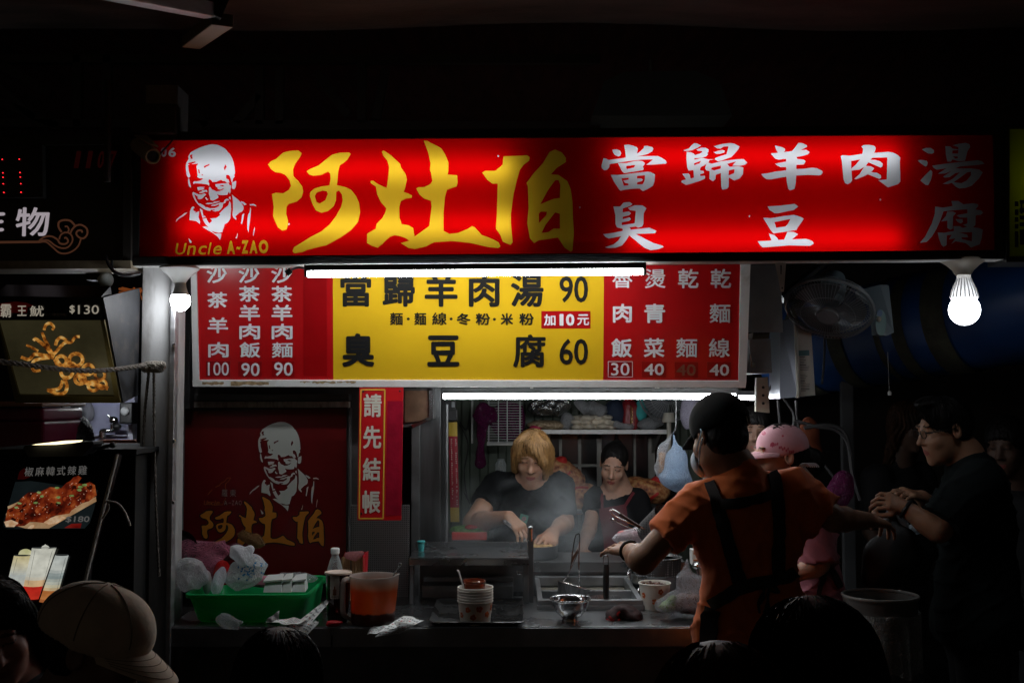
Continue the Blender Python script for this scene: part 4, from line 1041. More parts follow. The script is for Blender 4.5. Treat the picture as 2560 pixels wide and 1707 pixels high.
# raised shelf unit behind the tray
su = thing('shelf_unit', 'low stainless shelf unit standing on the counter behind the tray of paper bowls', 'shelf unit', onz(1170, 1535, ZC))
a = P(1022, 1413, 4.42); b = P(1322, 1394, 4.42); ztop = b.z
mb = MB(); mb.box(a.x, b.x, 4.42, 4.74, ztop-.004, ztop, c=.001); mb.box(a.x, b.x, 4.418, 4.43, a.z, ztop-.0045, c=.002); mb.box(a.x, b.x, 4.735, 4.75, a.z, ztop+.022, c=.002); mb.build('top_shelf', steel, su)
for p0, p1 in ((1307, 1322), (1024, 1034)):
    mb = MB(); mb.box(P(p0, 1413, 4.43).x, P(p1, 1413, 4.43).x, 4.435, 4.47, ZC, a.z, c=.003); mb.build('leg', steel_dull, su)
mb = MB(); mb.box(a.x+.02, b.x-.02, 4.72, 4.735, ZC, a.z); mb.build('back_plate', steel_dull, su)
mb = MB(); mb.box(a.x+.04, b.x-.06, 4.62, 4.64, ZC+.055, ZC+.075, c=.004); mb.box(a.x+.04, b.x-.06, 4.56, 4.70, ZC, ZC+.05, c=.004); mb.build('inner_ledge', steel_dull, su)
mb = MB(); mb.tube([P(1292, 1427, 4.6), P(1304, 1424, 4.6), P(1306, 1433, 4.6), P(1294, 1434, 4.6)], .003, 6, closed=True); mb.build('hook', steel_shiny, su)
tp = thing('tap', 'stout steel water post with a rounded shiny cap beside the noodle boiler', 'tap', onz(1329, 1530, ZC))
c = onz(1329, 1530, ZC); c.y = 4.48; k = S(4.48); tz = P(1329, 1313, 4.48).z
mb = MB(); mb.box(c.x-7*k, c.x+7*k, c.y-.012, c.y+.012, ZC, tz-.055, c=.002); mb.build('post', steel_dull, tp)
mb = MB(); mb.lathe([(0, 0), (4*k, -.001), (6.5*k, -.006), (7.5*k, -.015), (7.5*k, -.045), (8.5*k, -.05), (8.5*k, -.06), (0, -.06)], (c.x, c.y, tz), 24); mb.build('cap', steel_shiny, tp, 40)

# noodle boiler with sunk tanks
nb = thing('noodle_boiler', 'stainless noodle boiler with open square tanks set in the counter', 'boiler', onz(1470, 1531, ZC))
zt_ = P(1470, 1499, 4.32).z; x0 = P(1344, 1500, 4.32).x; x1 = P(1608, 1500, 4.32).x
mb = MB(); mb.box(x0-.004, x1+.004, 4.315, 4.33, ZC, zt_-.02, c=.002); mb.box(x0, x1, 4.32, 4.345, zt_-.022, zt_, c=.004); mb.box(x0, x0+.02, 4.345, 4.86, ZC, zt_, c=.003); mb.box(x1-.02, x1, 4.345, 4.86, ZC, zt_, c=.003); mb.box(x0, x1, 4.86, 4.9, ZC, zt_+.004, c=.004); mb.build('rim', steel_dull, nb)
mb = MB(); mb.box(x0+.02, x1-.02, 4.565, 4.59, zt_-.10, zt_-.006, c=.003); mb.box((x0+x1)/2-.012, (x0+x1)/2+.012, 4.345, 4.565, zt_-.10, zt_-.02, c=.003); mb.build('divider', steel_dull, nb)
mb = MB(); mb.box(x0+.02, x1-.02, 4.345, 4.86, zt_-.05, zt_-.04); mb.build('hot_water', mat('cloudy_water', (.22, .20, .16), .12, 0, spec=.6), nb)
st = thing('stove', 'dark steel stove block under the blonde cook\'s pot', 'stove', (P(1450, 1410, 4.92).x, 4.92, 0))
zs = P(1450, 1410, 4.92).z
mb = MB(); mb.box(P(1325, 1410, 4.92).x, P(1720, 1410, 4.92).x, 4.92, 5.32, .0, zs, c=.004); mb.build('body', steel_dull, st)
mb = MB(); mb.box(P(1325, 1410, 4.92).x, P(1720, 1410, 4.92).x, 4.908, 4.92, zs-.03, zs+.012, c=.002); mb.build('front_edge', steel, st)
# ================================================================== things on the counter
clear_film = film('clear_film', (.80, .82, .86), .16, .1, 30, 1.)
milky_film = film('milky_film', (.82, .83, .86), .36, .14, 24, .9)
pink_film = film('pink_film', (.60, .20, .30), .36, .14, 24, .9)
red_film = film('red_film', (.55, .015, .015), .7, .2, 30, .8)
purple_film = film('purple_film', (.17, .016, .095), .62, .25, 22, .9)
blue_film = film('blue_film', (.55, .70, .90), .34, .15, 25, .8)
paper = mat('paper', (.66, .68, .67), .7, var=.05); ink = mat('print_ink', (.05, .055, .07), .6); red_ink = mat('red_ink', (.42, .03, .03), .6)
def pleats(amp, f0, seed):
    """sharp gathered folds and dents of thin plastic"""
    r = np.random.default_rng(seed+7); n = 5; d = r.normal(size=(n, 3)); d /= np.linalg.norm(d, axis=1)[:, None]; ph = r.uniform(0, 6.28, (n, 3)); fr = f0*r.uniform(.55, 1.6, n)
    def f(X, Y, Z):
        o = 0
        for i in range(n):
            w = (X*d[i, 0]+Y*d[i, 1]+Z*d[i, 2])*fr[i]+ph[i, 0]+1.4*np.sin((X*d[i-1, 1]+Y*d[i-1, 2]+Z*d[i-1, 0])*fr[i]*.45+ph[i, 1])
            m = .5+.5*np.sin((X*d[i-2, 2]+Y*d[i-2, 0]+Z*d[i-2, 1])*fr[i]*.4+ph[i, 2])
            o = o-(1-np.abs(np.sin(w*.5)))**3*m*1.5+.45*np.abs(np.sin(w*.23+ph[i, 2]))
        return amp*o*.55
    return f
def bag(name, label, m, blobs, seed, amp=.008, f0=45, res=.006, k=.03, group=None, cat='bag', neck=None, parent=None):
    """a crumpled bag as a thin skin; blobs = (px, py, Y, rx, ry, rz) in metres. See-through films get hard creased facets"""
    s = SDF()
    for px, py, Y, rx, ry, rz in blobs: s.ell(P(px, py, Y), (rx, ry, rz), k)
    if neck:
        for a, b, ra, rb_ in neck: s.cap(P(*a), P(*b), ra, rb_, k*.7)
    thin = 'film' in m.name or 'foil' in m.name or 'clear' in m.name
    if thin: o = solid(name, s.mesh(min(res, .0055), pleats(amp, f0, seed)), m, parent)
    else: o = solid(name, s, m, parent, res, crumple(amp, f0, seed))
    if parent is None: tag(o, label, cat, group)
    return o

# ---- green basket
zrim = ZC+.106; bY0 = 4.035; bY1 = onz(813, 1437, zrim).y
bk_ = thing('basket', 'bright green plastic basket full of bags and foam boxes', 'basket', (P(620, 1550, 4.1).x, 4.1, ZC))
xb0, xb1 = P(484, 1557, bY0).x, P(757, 1555, bY0).x; xt0, xt1 = P(463, 1482, bY0).x, P(768, 1479, bY0).x
def rr(x0, x1, y0, y1, r, z, n=4): return [Vector((x, y, z)) for x, y in rounded(x0, y0, x1, y1, r, n)]
rings = [rr(xb0+.01, xb1-.01, bY0+.03, bY1-.03, .03, ZC+.002), rr(xb0, xb1, bY0+.022, bY1-.022, .035, ZC+.012), rr(xt0+.006, xt1-.006, bY0+.006, bY1-.006, .035, zrim-.014),
         rr(xt0-.006, xt1+.006, bY0-.006, bY1+.006, .04, zrim-.016), rr(xt0-.007, xt1+.007, bY0-.007, bY1+.007, .04, zrim-.003), rr(xt0-.003, xt1+.003, bY0-.003, bY1+.003, .04, zrim), rr(xt0+.008, xt1-.008, bY0+.008, bY1-.008, .035, zrim-.004),
         rr(xb0+.006, xb1-.006, bY0+.028, bY1-.028, .03, ZC+.016)]
mb = MB(); n = len(rings[0])
for q in rings: mb.v += [tuple(p) for p in q]
for i in range(len(rings)-1):
    for j in range(n): mb.f.append((i*n+j, i*n+(j+1) % n, (i+1)*n+(j+1) % n, (i+1)*n+j)); mb.m.append(0)
mb.f += [tuple(range(n)), tuple(range((len(rings)-1)*n, len(rings)*n))]; mb.m += [0, 0]
gm = mat('green_plastic', (.012, .42, .13), .28, 0, var=.06, spec=.5, glow=.45)
mb.build('tub', gm, bk_, 50, clean=True)
# contents
def foam_box(x0, y0, x1, y1, Y, label):
    t = thing('foam_box', label, 'box', P((x0+x1)/2, y1, Y), 'white foam boxes in the green basket')
    a = P(x0, y1, Y); b = P(x1, y0, Y); m = mat('white_foam', (.60, .61, .60), .6, var=.04)
    mb = MB(); mb.slab([a, Vector((b.x, Y, a.z)), Vector((b.x-.004, Y+.012, b.z)), Vector((a.x+.004, Y+.012, b.z-.006))], (0, .06, .004)); mb.build('base', m, t)
    mb = MB(); mb.slab([Vector((a.x-.002, Y+.006, b.z-.002)), Vector((b.x+.002, Y+.006, b.z+.004)), Vector((b.x-.004, Y+.06, b.z+.016)), Vector((a.x+.004, Y+.06, b.z+.012))], (0, 0, .006)); mb.build('lid', m, t)
for q, l in (((658, 1455, 704, 1480, 4.16), 'white foam box beside the blue printed tissue bag'), ((704, 1453, 728, 1480, 4.17), 'white foam box in the middle of the green basket'), ((729, 1454, 763, 1479, 4.19), 'white foam box at the right end of the green basket')): foam_box(*q, l)
s = SDF(); s.box(P(690, 1456, 4.30), (.09, .02, .022), .012, R=Matrix.Rotation(.1, 4, 'Y')); tag(solid('foam_tray', s, mat('pink_foam', (.50, .17, .24), .6, var=.1), None, .006), 'pink foam tray lying behind the white foam boxes', 'tray')
tag(bag('clear_wrap', None, clear_film, [(742, 1444, 4.28, .085, .05, .022)], 5, .008, 60, .006), 'crumpled clear wrap over the foam boxes', 'plastic wrap')
s = SDF()
s.ell(P(612, 1430, 4.17), (.062, .05, .058), .03); s.ell(P(632, 1410, 4.16), (.038, .035, .045), .03); s.ell(P(598, 1448, 4.16), (.06, .045, .03), .03)
tb = thing('tissue_bag', 'white plastic bag printed with blue marks standing in the green basket', 'bag', P(615, 1475, 4.15))
bo = solid('bag_body', s.mesh(.005, pleats(.010, 45, 11)), film('tissue_bag_film', (.82, .83, .86), .5, .16, 24, .8), tb)
s = SDF(); s.cap(P(612, 1400, 4.15), P(596, 1378, 4.15), .026, .03, .02); s.cap(P(612, 1395, 4.15), P(626, 1372, 4.16), .022, .024, .02); s.cap(P(600, 1380, 4.15), P(578, 1388, 4.15), .018, .008, .02)
solid('bag_top', s.mesh(.005, pleats(.012, 55, 4)), film('white_bag_top', (.85, .86, .9), .55, .16, 30, .6), tb)
bv = bvh_of(bo); mb = MB(); r_ = random.Random(3)
for i in range(46):
    x = r_.gauss(625, 20); y = r_.gauss(1420, 16)
    pts = [(x+dx, y+dy) for dx, dy in ((0, 0), (r_.uniform(2, 7), r_.uniform(-2, 2)), (r_.uniform(2, 6), r_.uniform(2, 6)), (0, r_.uniform(2, 5)))]
    q = [cast(bv, *p) for p in pts]
    if all(h is not None for h, _ in q): mb.add([h+nn*.0015 for h, nn in q], [(0, 1, 2, 3)])
mb.build('blue_print', mat('blue_print', (.02, .16, .36), .5), tb)
bag('plastic_bag', 'red plastic bag behind the blue printed tissue bag', red_film, [(555, 1425, 4.25, .035, .04, .045), (562, 1445, 4.22, .035, .03, .03)], 21)
bag('plastic_bag', 'pinkish clear bag heaped left of the green basket', pink_film, [(488, 1385, 4.33, .085, .05, .045), (530, 1372, 4.33, .07, .03, .028), (515, 1420, 4.3, .06, .05, .055), (460, 1365, 4.35, .05, .04, .03)], 31, .012, 40, .006, neck=[((530, 1375, 4.33), (568, 1345, 4.34), .025, .006)])
bag('plastic_bag', 'milky white bag hanging over the basket\'s left rim', milky_film, [(465, 1425, 4.12, .05, .035, .05), (490, 1440, 4.13, .04, .03, .035), (462, 1458, 4.1, .035, .025, .03)], 41, .012, 35, .005)
bag('plastic_bag', 'white sheer bag strip draped inside the basket beside red bag', film('sheer_film', (.8, .82, .9), .42, .2, 30, .6), [(545, 1455, 4.1, .02, .03, .035), (557, 1435, 4.12, .016, .02, .03), (540, 1472, 4.09, .018, .02, .02)], 51, .006, 50, .005)
bag('plastic_bag', 'dark clear noodle packet standing against the portrait sign', film('amber_film', (.30, .17, .08), .5, .12, 50, 1.), [(625, 1345, 4.4, .05, .03, .03), (643, 1360, 4.4, .03, .025, .022), (605, 1335, 4.4, .03, .02, .02)], 61, .012, 60, .005)
bag('plastic_bag', 'dark purplish packet leaning over pink bag', film('plum_film', (.25, .08, .12), .55, .12, 50, 1.), [(575, 1385, 4.38, .05, .03, .025), (590, 1365, 4.38, .035, .02, .018)], 71, .01, 60, .005)
pn = thing('frying_pan', 'black pan hanging beside the pillar, half behind pink bag', 'pan', P(435, 1375, 4.3))
mb = MB(); mb.lathe([(0, 0), (.055, .0), (.07, .022), (.073, .024), (.056, .004), (0, .006)], P(445, 1375, 4.32), 28, M=Matrix.Rotation(radians(68), 4, 'X') @ Matrix.Rotation(radians(10), 4, 'Y')); mb.build('dish', mat('seasoned_iron', (.03, .028, .025), .28, .6, var=.3), pn, 40)
mb = MB(); mb.tube([P(428, 1385, 4.31), P(408, 1400, 4.33)], .008, 8); mb.build('handle', black_plastic, pn, 50)
tag(bag('clear_wrap', None, clear_film, [(563, 1548, 3.99, .035, .022, .022), (592, 1554, 3.98, .03, .015, .012)], 81, .008, 70, .004), 'small crumpled clear wrap on the counter before the green basket', 'plastic wrap')
bag('sauce_packet', 'paper packet with a red edge standing inside the basket\'s left end', mat('packet_paper', (.45, .40, .42), .4, var=.4, vs=20), [(518, 1455, 4.16, .018, .012, .045)], 85, .004, 40, .005, cat='packet')

# ---- bottle, cup, skewers, jug
bt = thing('bottle', 'clear plastic bottle with a white cap behind the drink cup', 'bottle', onz(838, 1500, ZC))
Yb = 4.3; k = S(Yb); c = P(838, 1371, Yb); zb0 = ZC
mb = MB(); mb.lathe([(0, -c.z+c.z-.0), (.0, 0)], c, 8) if False else None
h = c.z-ZC
mb.lathe([(17*k, -h), (20*k, -h+.006), (20*k, -62*k), (19*k, -50*k), (13*k, -28*k), (9*k, -18*k), (8.6*k, -4*k), (8.6*k, 0)], c, 28); mb.build('body', film('bottle_plastic', (.75, .8, .8), .25, .08, 8, .1), bt, 40)
mb = MB(); mb.lathe([(0, 2*k), (9*k, 2*k), (10.8*k, 0), (10.8*k, -11*k), (9*k, -13*k)], c, 28); mb.build('cap', white_plastic, bt, 40)
sk = thing('chopstick_bundle', 'red wrapped bundle of wooden chopsticks standing behind the jug', 'chopsticks', onz(885, 1500, ZC))
Ys = 4.33; r_ = random.Random(8); mb = MB()
for i in range(42):
    x = 856+i % 14*4+r_.uniform(-1, 1); d = (i//14)*.012; mb.tube([P(x, 1500, Ys+d), P(x+r_.uniform(-2, 3), 1393+r_.uniform(-3, 3), Ys+d)], .0028, 5)
tag(mb.build('sticks', mat('bamboo', (.42, .26, .13), .6, var=.2, vs=30), sk), kind='stuff')
mb = MB(); mb.slab([P(907, 1505, Ys-.01), P(913, 1505, Ys+.02), P(917, 1380, Ys+.02), P(908, 1386, Ys-.01)], (0, .05, 0)); mb.slab([P(855, 1400, Ys+.05), P(915, 1400, Ys+.05), P(917, 1379, Ys+.05), P(862, 1380, Ys+.05)], (0, .004, 0)); mb.build('red_wrapper', mat('red_wrapper', (.40, .012, .02), .3, var=.1), sk)
bag('wrapper_top', None, film('red_clear', (.75, .35, .38), .35, .12, 60, 1.), [(887, 1383, Ys, .04, .022, .014), (880, 1392, Ys-.012, .032, .012, .012)], 91, .009, 80, .004, parent=sk)
cp = thing('drink_cup', 'tall dark drink cup with a pale lid and label strip', 'cup', onz(845, 1552, ZC)); Yc = onz(845, 1552, ZC).y; k = S(Yc); c = onz(845, 1552, ZC); zt0 = P(845, 1431, Yc).z
mb = MB(); mb.lathe([(0, 0), (25*k, 0), (26*k, .004), (31*k, zt0-ZC-.008), (31*k, zt0-ZC-.002)], c, 32); mb.build('body', mat('cola_cup', (.045, .008, .006), .15, coat=.6), cp, 40)
mb = MB(); mb.lathe([(0, 0), (33*k, 0), (34*k, .003), (33.5*k, .007), (31*k, .008), (29*k, .005), (0, .005)], (c.x, c.y, zt0-.003), 32); mb.build('lid', mat('sealed_lid', (.62, .50, .42), .3, var=.1, vs=40), cp, 40)
def on_cyl(c, r0, r1, h, px0, px1, t0, t1, k, off=.0008, n=6):
    """grid on a cone side facing the viewer, px offsets from its axis, t from bottom to top"""
    vs = []
    for t in (t0, t1):
        r = r0+(r1-r0)*t
        for i in range(n+1):
            x = (px0+(px1-px0)*i/n)*k; vs.append((c.x+x, c.y-sqrt(max(0, (r+off)**2-x*x)), c.z+h*t))
    return vs, [(i, i+1, n+2+i, n+1+i) for i in range(n)]
H_ = zt0-ZC
mb = MB(); mb.add(*on_cyl(c, 25*k, 31*k, H_, -16, 7.5, .50, .97, k)); ls = mb.build('label_strip', mat('cream_label', (.50, .47, .42), .5), cp)
mb = MB()
for a, b in ((-9, 1),): mb.add(*on_cyl(c, 25*k, 31*k, H_, -9, -6.5, .58, .70, k, .0014)); mb.add(*on_cyl(c, 25*k, 31*k, H_, -6, -3, .58, .76, k, .0014)); mb.add(*on_cyl(c, 25*k, 31*k, H_, -2.5, 0, .58, .70, k, .0014)); mb.add(*on_cyl(c, 25*k, 31*k, H_, -9, 0, .575, .61, k, .0016))
mb.build('crown_mark', mat('brown_print', (.18, .05, .01), .5), ls)
def cyl_text(mb, txt, c, r0, r1, h, px0, px1, t0, t1, k, off=.0014):
    vs, fs, _ = glyph(txt); out = []
    for u, v in vs:
        t = t1+(t0-t1)*v; r = r0+(r1-r0)*t+off; x = (px0+(px1-px0)*u)*k; out.append((c.x+x, c.y-sqrt(max(1e-9, r*r-x*x)), c.z+h*t))
    mb.add(out, fs)
mb = MB(); cyl_text(mb, 'COMEBUY', c, 25*k, 31*k, H_, -13, 4, .525, .56, k); mb.build('cup_name', ink, ls)

jg = thing('measuring_jug', 'cloudy plastic jug with handle, half full of orange chilli sauce', 'jug', onz(932, 1556, ZC)); c = onz(932, 1556, ZC); k = S(c.y); hz = P(932, 1437, c.y).z-ZC
r0, r1 = 53*k, 57*k
# cloudy plastic walls over the sauce
def jug_mat():
    m = mat('sauce_stained_jug', (.5, .3, .2), .3, 0, spec=.5); t = m.node_tree; N = t.nodes; L = t.links; b = N['Principled BSDF']
    tc = N.new('ShaderNodeTexCoord'); sp = N.new('ShaderNodeSeparateXYZ'); L.new(tc.outputs['Object'], sp.inputs[0])
    no = N.new('ShaderNodeTexNoise'); no.inputs['Scale'].default_value = 1; mp = N.new('ShaderNodeMapping'); mp.inputs['Scale'].default_value = (60, 60, 14); L.new(tc.outputs['Object'], mp.inputs[0]); L.new(mp.outputs[0], no.inputs['Vector'])
    ma = N.new('ShaderNodeMath'); ma.operation = 'MULTIPLY_ADD'; ma.inputs[1].default_value = .012; L.new(no.outputs[0], ma.inputs[0]); L.new(sp.outputs['Z'], ma.inputs[2])
    mr = N.new('ShaderNodeMapRange'); mr.inputs[1].default_value = ZC+.006; mr.inputs[2].default_value = ZC+.006+hz; L.new(ma.outputs[0], mr.inputs[0])
    r = N.new('ShaderNodeValToRGB'); L.new(mr.outputs[0], r.inputs[0]); el = r.color_ramp.elements
    st_ = [(0, (.05, .008, .004)), (.235, (.055, .01, .005)), (.26, (.62, .11, .010)), (.70, (.55, .11, .02)), (.82, (.50, .28, .19)), (1, (.55, .50, .47))]
    while len(el) < len(st_): el.new(.5)
    for e, (p, q) in zip(el, st_): e.position = p; e.color = (*q, 1)
    L.new(r.outputs[0], b.inputs['Base Color']); tl = N.new('ShaderNodeBsdfTranslucent'); L.new(r.outputs[0], tl.inputs[0]); ms = N.new('ShaderNodeMixShader'); ms.inputs[0].default_value = .5; L.new(b.outputs[0], ms.inputs[1]); L.new(tl.outputs[0], ms.inputs[2]); L.new(ms.outputs[0], N['Material Output'].inputs[0]); return m
mb = MB(); mb.lathe([(0, 0), (r0-.004, 0), (r0, .005), (r1, hz-.004), (r1+.002, hz), (r1-.002, hz), (r1-.004, hz-.006), (r0-.004, .01), (0, .012)], c, 40)
for i, v in enumerate(mb.v):                                     # pouring lip on the right, dip of the rim
    d = Vector(v)-c; a = atan2(d.y, d.x)
    if d.z > hz*.8 and abs(a) < .5: w = (1-abs(a)/.5)*(d.z/hz-.8)/.2; mb.v[i] = (v[0]+.012*w, v[1], v[2]+.006*w)
mb.build('body', jug_mat(), jg, 40)
mb = MB(); hp = [P(882, 1449, c.y), P(866, 1448, c.y-.01), P(858, 1456, c.y-.012), P(857, 1480, c.y-.012), P(857, 1524, c.y-.012), P(862, 1538, c.y-.01), P(876, 1546, c.y), P(890, 1550, c.y)]
mb.tube(smoothpts(hp, 4), .0125, 10, flat=.55); mb.build('handle', mat('jug_handle_plastic', (.36, .29, .25), .35, trans=.1), jg, 60)
sp_ = thing('ladle', 'thin metal ladle handle sticking out of the jug', 'ladle', P(985, 1440, c.y))
mb = MB(); mb.tube([P(960, 1500, c.y), P(984, 1437, c.y), P(999, 1413, c.y)], .0028, 6); mb.build('handle', steel_shiny, sp_, 60)
mb = MB(); mb.tube(arc(P(1000, 1410, c.y), (1, 0, 0), (0, 0, 1), .006, 0, 6.28, 12), .0015, 5, closed=True); mb.build('ring', steel_shiny, sp_, 60)

# ---- order slips
def slips(name, label, items, lines=True):
    t = thing(name, label, 'paper slips', items[0][0][0])
    for q, curl, sd_ in items:
        mb = MB(); a, b, c_, d = [Vector(p) for p in q]
        n = (b-a).cross(d-a).normalized()
        if n.z < 0: n = -n
        f = lambda u, v: (a*(1-u)*(1-v)+b*u*(1-v)+c_*u*v+d*(1-u)*v)+n*(curl*sin(pi*u)*.5+curl*.5*(u-.5)**2*4+.003*sin(9*u+5*v+sd_))
        mb.grid(f, 10, 6); o = mb.build('slip', paper, t, 60)
        if lines:
            mk = MB(); r_ = random.Random(sd_)
            for i in range(6):
                v = .12+i*.14
                for j in range(7):
                    u = .06+j*.125
                    if r_.random() < .75: mk.add([f(x, y)+n*.0009 for x, y in ((u, v), (u+.08, v), (u+.08, v+.055), (u, v+.055))], [(0, 1, 2, 3)], 1 if r_.random() < .12 else 0)
            mk.build('slip_print', [ink, red_ink], o)
cz = lambda px, py, up=0: onz(px, py, ZC+.003+up)
fr_ = lambda px, py, Y=3.985: P(px, py, Y)
slips('order_slips', 'curled stack of white order slips hanging over the counter edge below the basket', [
    ((cz(655, 1560, .004), cz(735, 1574, .006), P(765, 1600, 3.97), P(700, 1590, 3.97)), .012, 1), ((cz(668, 1556, .01), cz(700, 1556, .012), P(702, 1526, 4.0), P(670, 1548, 4.0)), .02, 2),
    ((cz(735, 1560, .012), P(765, 1570, 3.98), P(818, 1510, 4.06), P(816, 1498, 4.1)), .02, 3), ((P(745, 1605, 3.965), P(765, 1590, 3.965), P(800, 1555, 3.99), P(780, 1552, 4.0)), .01, 4),
    ((cz(690, 1565, .014), P(745, 1607, 3.96), P(790, 1560, 3.985), cz(760, 1553, .014)), .022, 5), ((cz(680, 1562, .018), cz(740, 1568, .02), cz(770, 1552, .02), cz(715, 1551, .02)), .02, 6)])
slips('order_slips', 'small fan of printed order slips on the counter left of the dark tray', [
    ((P(917, 1585, 3.98), cz(950, 1582, .002), cz(1000, 1563, .006), cz(935, 1565, .004)), .004, 11), ((cz(945, 1580, .008), P(1000, 1576, 3.985), cz(1058, 1552, .012), cz(1010, 1538, .012)), .006, 12), ((P(938, 1592, 3.975), P(998, 1584, 3.975), cz(1040, 1562, .016), cz(990, 1552, .016)), .012, 13)])
tag(bag('red_lid', None, mat('red_plastic_bit', (.40, .012, .02), .3), [(842, 1556, 4.0, .02, .008, .004), (828, 1559, 4.0, .012, .006, .003)], 95, .002, 40, .003), 'flat bit of red plastic at the foot of the drink cup', 'scrap')

# ---- tray and paper bowls
tr_ = thing('tray', 'dark steel tray under the stack of paper bowls', 'tray', onz(1190, 1555, ZC))
zi = ZC+.004; zr_ = ZC+.022; Yf = 3.965; Yk = onz(1188, 1494, zr_).y
f0, f1 = P(1070, 1567, Yf).x, P(1311, 1562, Yf).x
rings = [rr(f0+.02, f1-.02, Yf+.03, Yk-.03, .02, ZC-.002+.003), rr(f0+.005, f1-.005, Yf+.01, Yk-.01, .025, zr_-.004), rr(f0, f1, Yf, Yk, .028, zr_-.002), rr(f0+.003, f1-.003, Yf+.004, Yk-.004, .026, zr_), rr(f0+.01, f1-.01, Yf+.014, Yk-.014, .024, zr_-.005), rr(f0+.024, f1-.024, Yf+.034, Yk-.034, .02, zi+.002)]
mb = MB(); n = len(rings[0])
for q in rings: mb.v += [tuple(p) for p in q]
for i in range(len(rings)-1):
    for j in range(n): mb.f.append((i*n+j, i*n+(j+1) % n, (i+1)*n+(j+1) % n, (i+1)*n+j)); mb.m.append(0)
mb.f += [tuple(range(n)), tuple(range((len(rings)-1)*n, len(rings)*n))]; mb.m += [0, 0]
mb.build('pan', mat('dark_tray_metal', (.045, .045, .045), .3, .75, var=.3, vs=8, rvar=.12), tr_, 35, clean=True)
bowl_m = mat('bowl_paper', (.80, .77, .70), .5, var=.05, glow=.25); orange_p = mat('orange_flower_print', (.55, .13, .03), .5, var=.3, vs=40); blue_p = mat('pale_blue_print', (.16, .33, .48), .5)
def paper_bowl(c, r0, r1, h, label, group=None, prints=True, lower=True):
    t = thing('paper_bowl', label, 'paper bowl', c, group)
    mb = MB(); mb.lathe([(0, .004), (r0-.002, .003), (r0, 0), (r0+.0005, .003), (r1, h-.004), (r1+.0025, h-.005), (r1+.0035, h-.002), (r1+.002, h), (r1-.001, h-.001), (r0-.001, .007), (0, .007)], c, 40); mb.build('body', bowl_m, t, 50)
    return t
def flower(mb, c, r0, r1, h, a, t, s_, seed):
    r_ = random.Random(seed)
    for i in range(5):
        b = 2*pi*i/5+r_.uniform(-.3, .3); d = s_*.55; rr_ = s_*r_.uniform(.38, .55); vs = []
        for j in range(8):
            x = d*cos(b)+rr_*cos(j*.785); z = d*sin(b)*1.05+rr_*sin(j*.785); tt = t+z/h; r = r0+(r1-r0)*tt+.0008+i*.00006; an = a+x/r
            vs.append((c.x+r*sin(an), c.y-r*cos(an), c.z+h*tt))
        mb.add(vs, [tuple(range(8))])
Yq = onz(1188, 1558, zi).y; k = S(Yq); c0 = onz(1188, 1556, zi+.001)
gp = 'stacked white paper bowls on the dark tray'; hb = (1558-1503)*k*1.02; r0, r1 = 37*k, 42.5*k
names = ['lowest paper bowl of the stack, showing its orange flower print', 'second paper bowl from the bottom of the stack on the dark tray', 'third paper bowl from the bottom of the stack on the dark tray', 'fourth paper bowl from the bottom of the stack on the dark tray', 'fifth paper bowl from the bottom of the stack on the dark tray', 'topmost paper bowl of the stack, holding the sauce jar']
for i in range(6):
    t = paper_bowl(c0+Vector((.0004*(i % 2), 0, i*6.6*k)), r0, r1, hb, names[i], gp)
    if i == 0:
        mb = MB()
        for a, tt, s_, sd_ in ((-.42, .68, .0105, 1), (.28, .72, .0118, 2), (-.1, .36, .011, 3), (-.95, .42, .0105, 4), (.85, .45, .011, 5), (1.25, .72, .011, 6)): flower(mb, c0, r0, r1, hb, a, tt, s_, sd_)
        mb.build('flower_print', orange_p, t)
        mb = MB(); cyl_text(mb, '— · — · — · — · —', c0, r0, r1, hb, -26, 26, .08, .13, k, .001); mb.build('blue_line_print', blue_p, t)
jr = thing('sauce_jar', 'glass jar of red sauce set in the topmost paper bowl', 'jar', c0+Vector((0, 0, 45*k))); cj = c0+Vector((-2*k, 0, hb+33*k-.038))
mb = MB(); mb.lathe([(0, 0), (26*k, 0), (27*k, .004), (27*k, .045), (26*k, .05), (27.5*k, .053), (28*k, .056), (27.5*k, .06), (26*k, .061), (25*k, .058), (25*k, .02), (0, .02)], cj, 36); mb.build('glass', mat('sauce_glass', (.28, .05, .02), .08, 0, trans=.35, coat=.6), jr, 40)
mb = MB(); mb.lathe([(0, .048), (24.6*k, .048), (24.6*k, .02)], cj, 30); mb.build('sauce', mat('chilli_sauce', (.16, .02, .006), .2, var=.3, vs=60), jr, 40)
spn = thing('plastic_spoon', 'white plastic spoon standing in the sauce jar', 'spoon', P(1152, 1455, Yq))
mb = MB(); mb.tube(smoothpts([P(1158, 1470, Yq-.005), P(1154, 1452, Yq-.01), P(1150, 1440, Yq-.012), P(1146, 1428, Yq-.014), P(1143, 1424, Yq-.014)], 5), [.0032+.0012*i/20 for i in range(21)], 8, flat=.45); mb.build('handle', white_plastic, spn, 60)

# ---- steel bowl
sb = thing('steel_bowl', 'shiny steel bowl with a foot ring on the counter', 'bowl', onz(1426, 1553, ZC)); c = onz(1426, 1550, ZC); k = S(c.y)
mb = MB(); mb.lathe([(0, .003), (20*k, .003), (21*k, 0), (20.5*k, 6*k), (24*k, 9*k), (35*k, 20*k), (43*k, 34*k), (47*k, 48*k), (48*k, 51*k), (52*k, 53*k), (52*k, 55*k), (50*k, 55.5*k), (47*k, 54*k), (44*k, 42*k), (36*k, 25*k), (24*k, 13*k), (0, 11*k)], c, 48); mb.build('shell', steel_shiny, sb, 50)

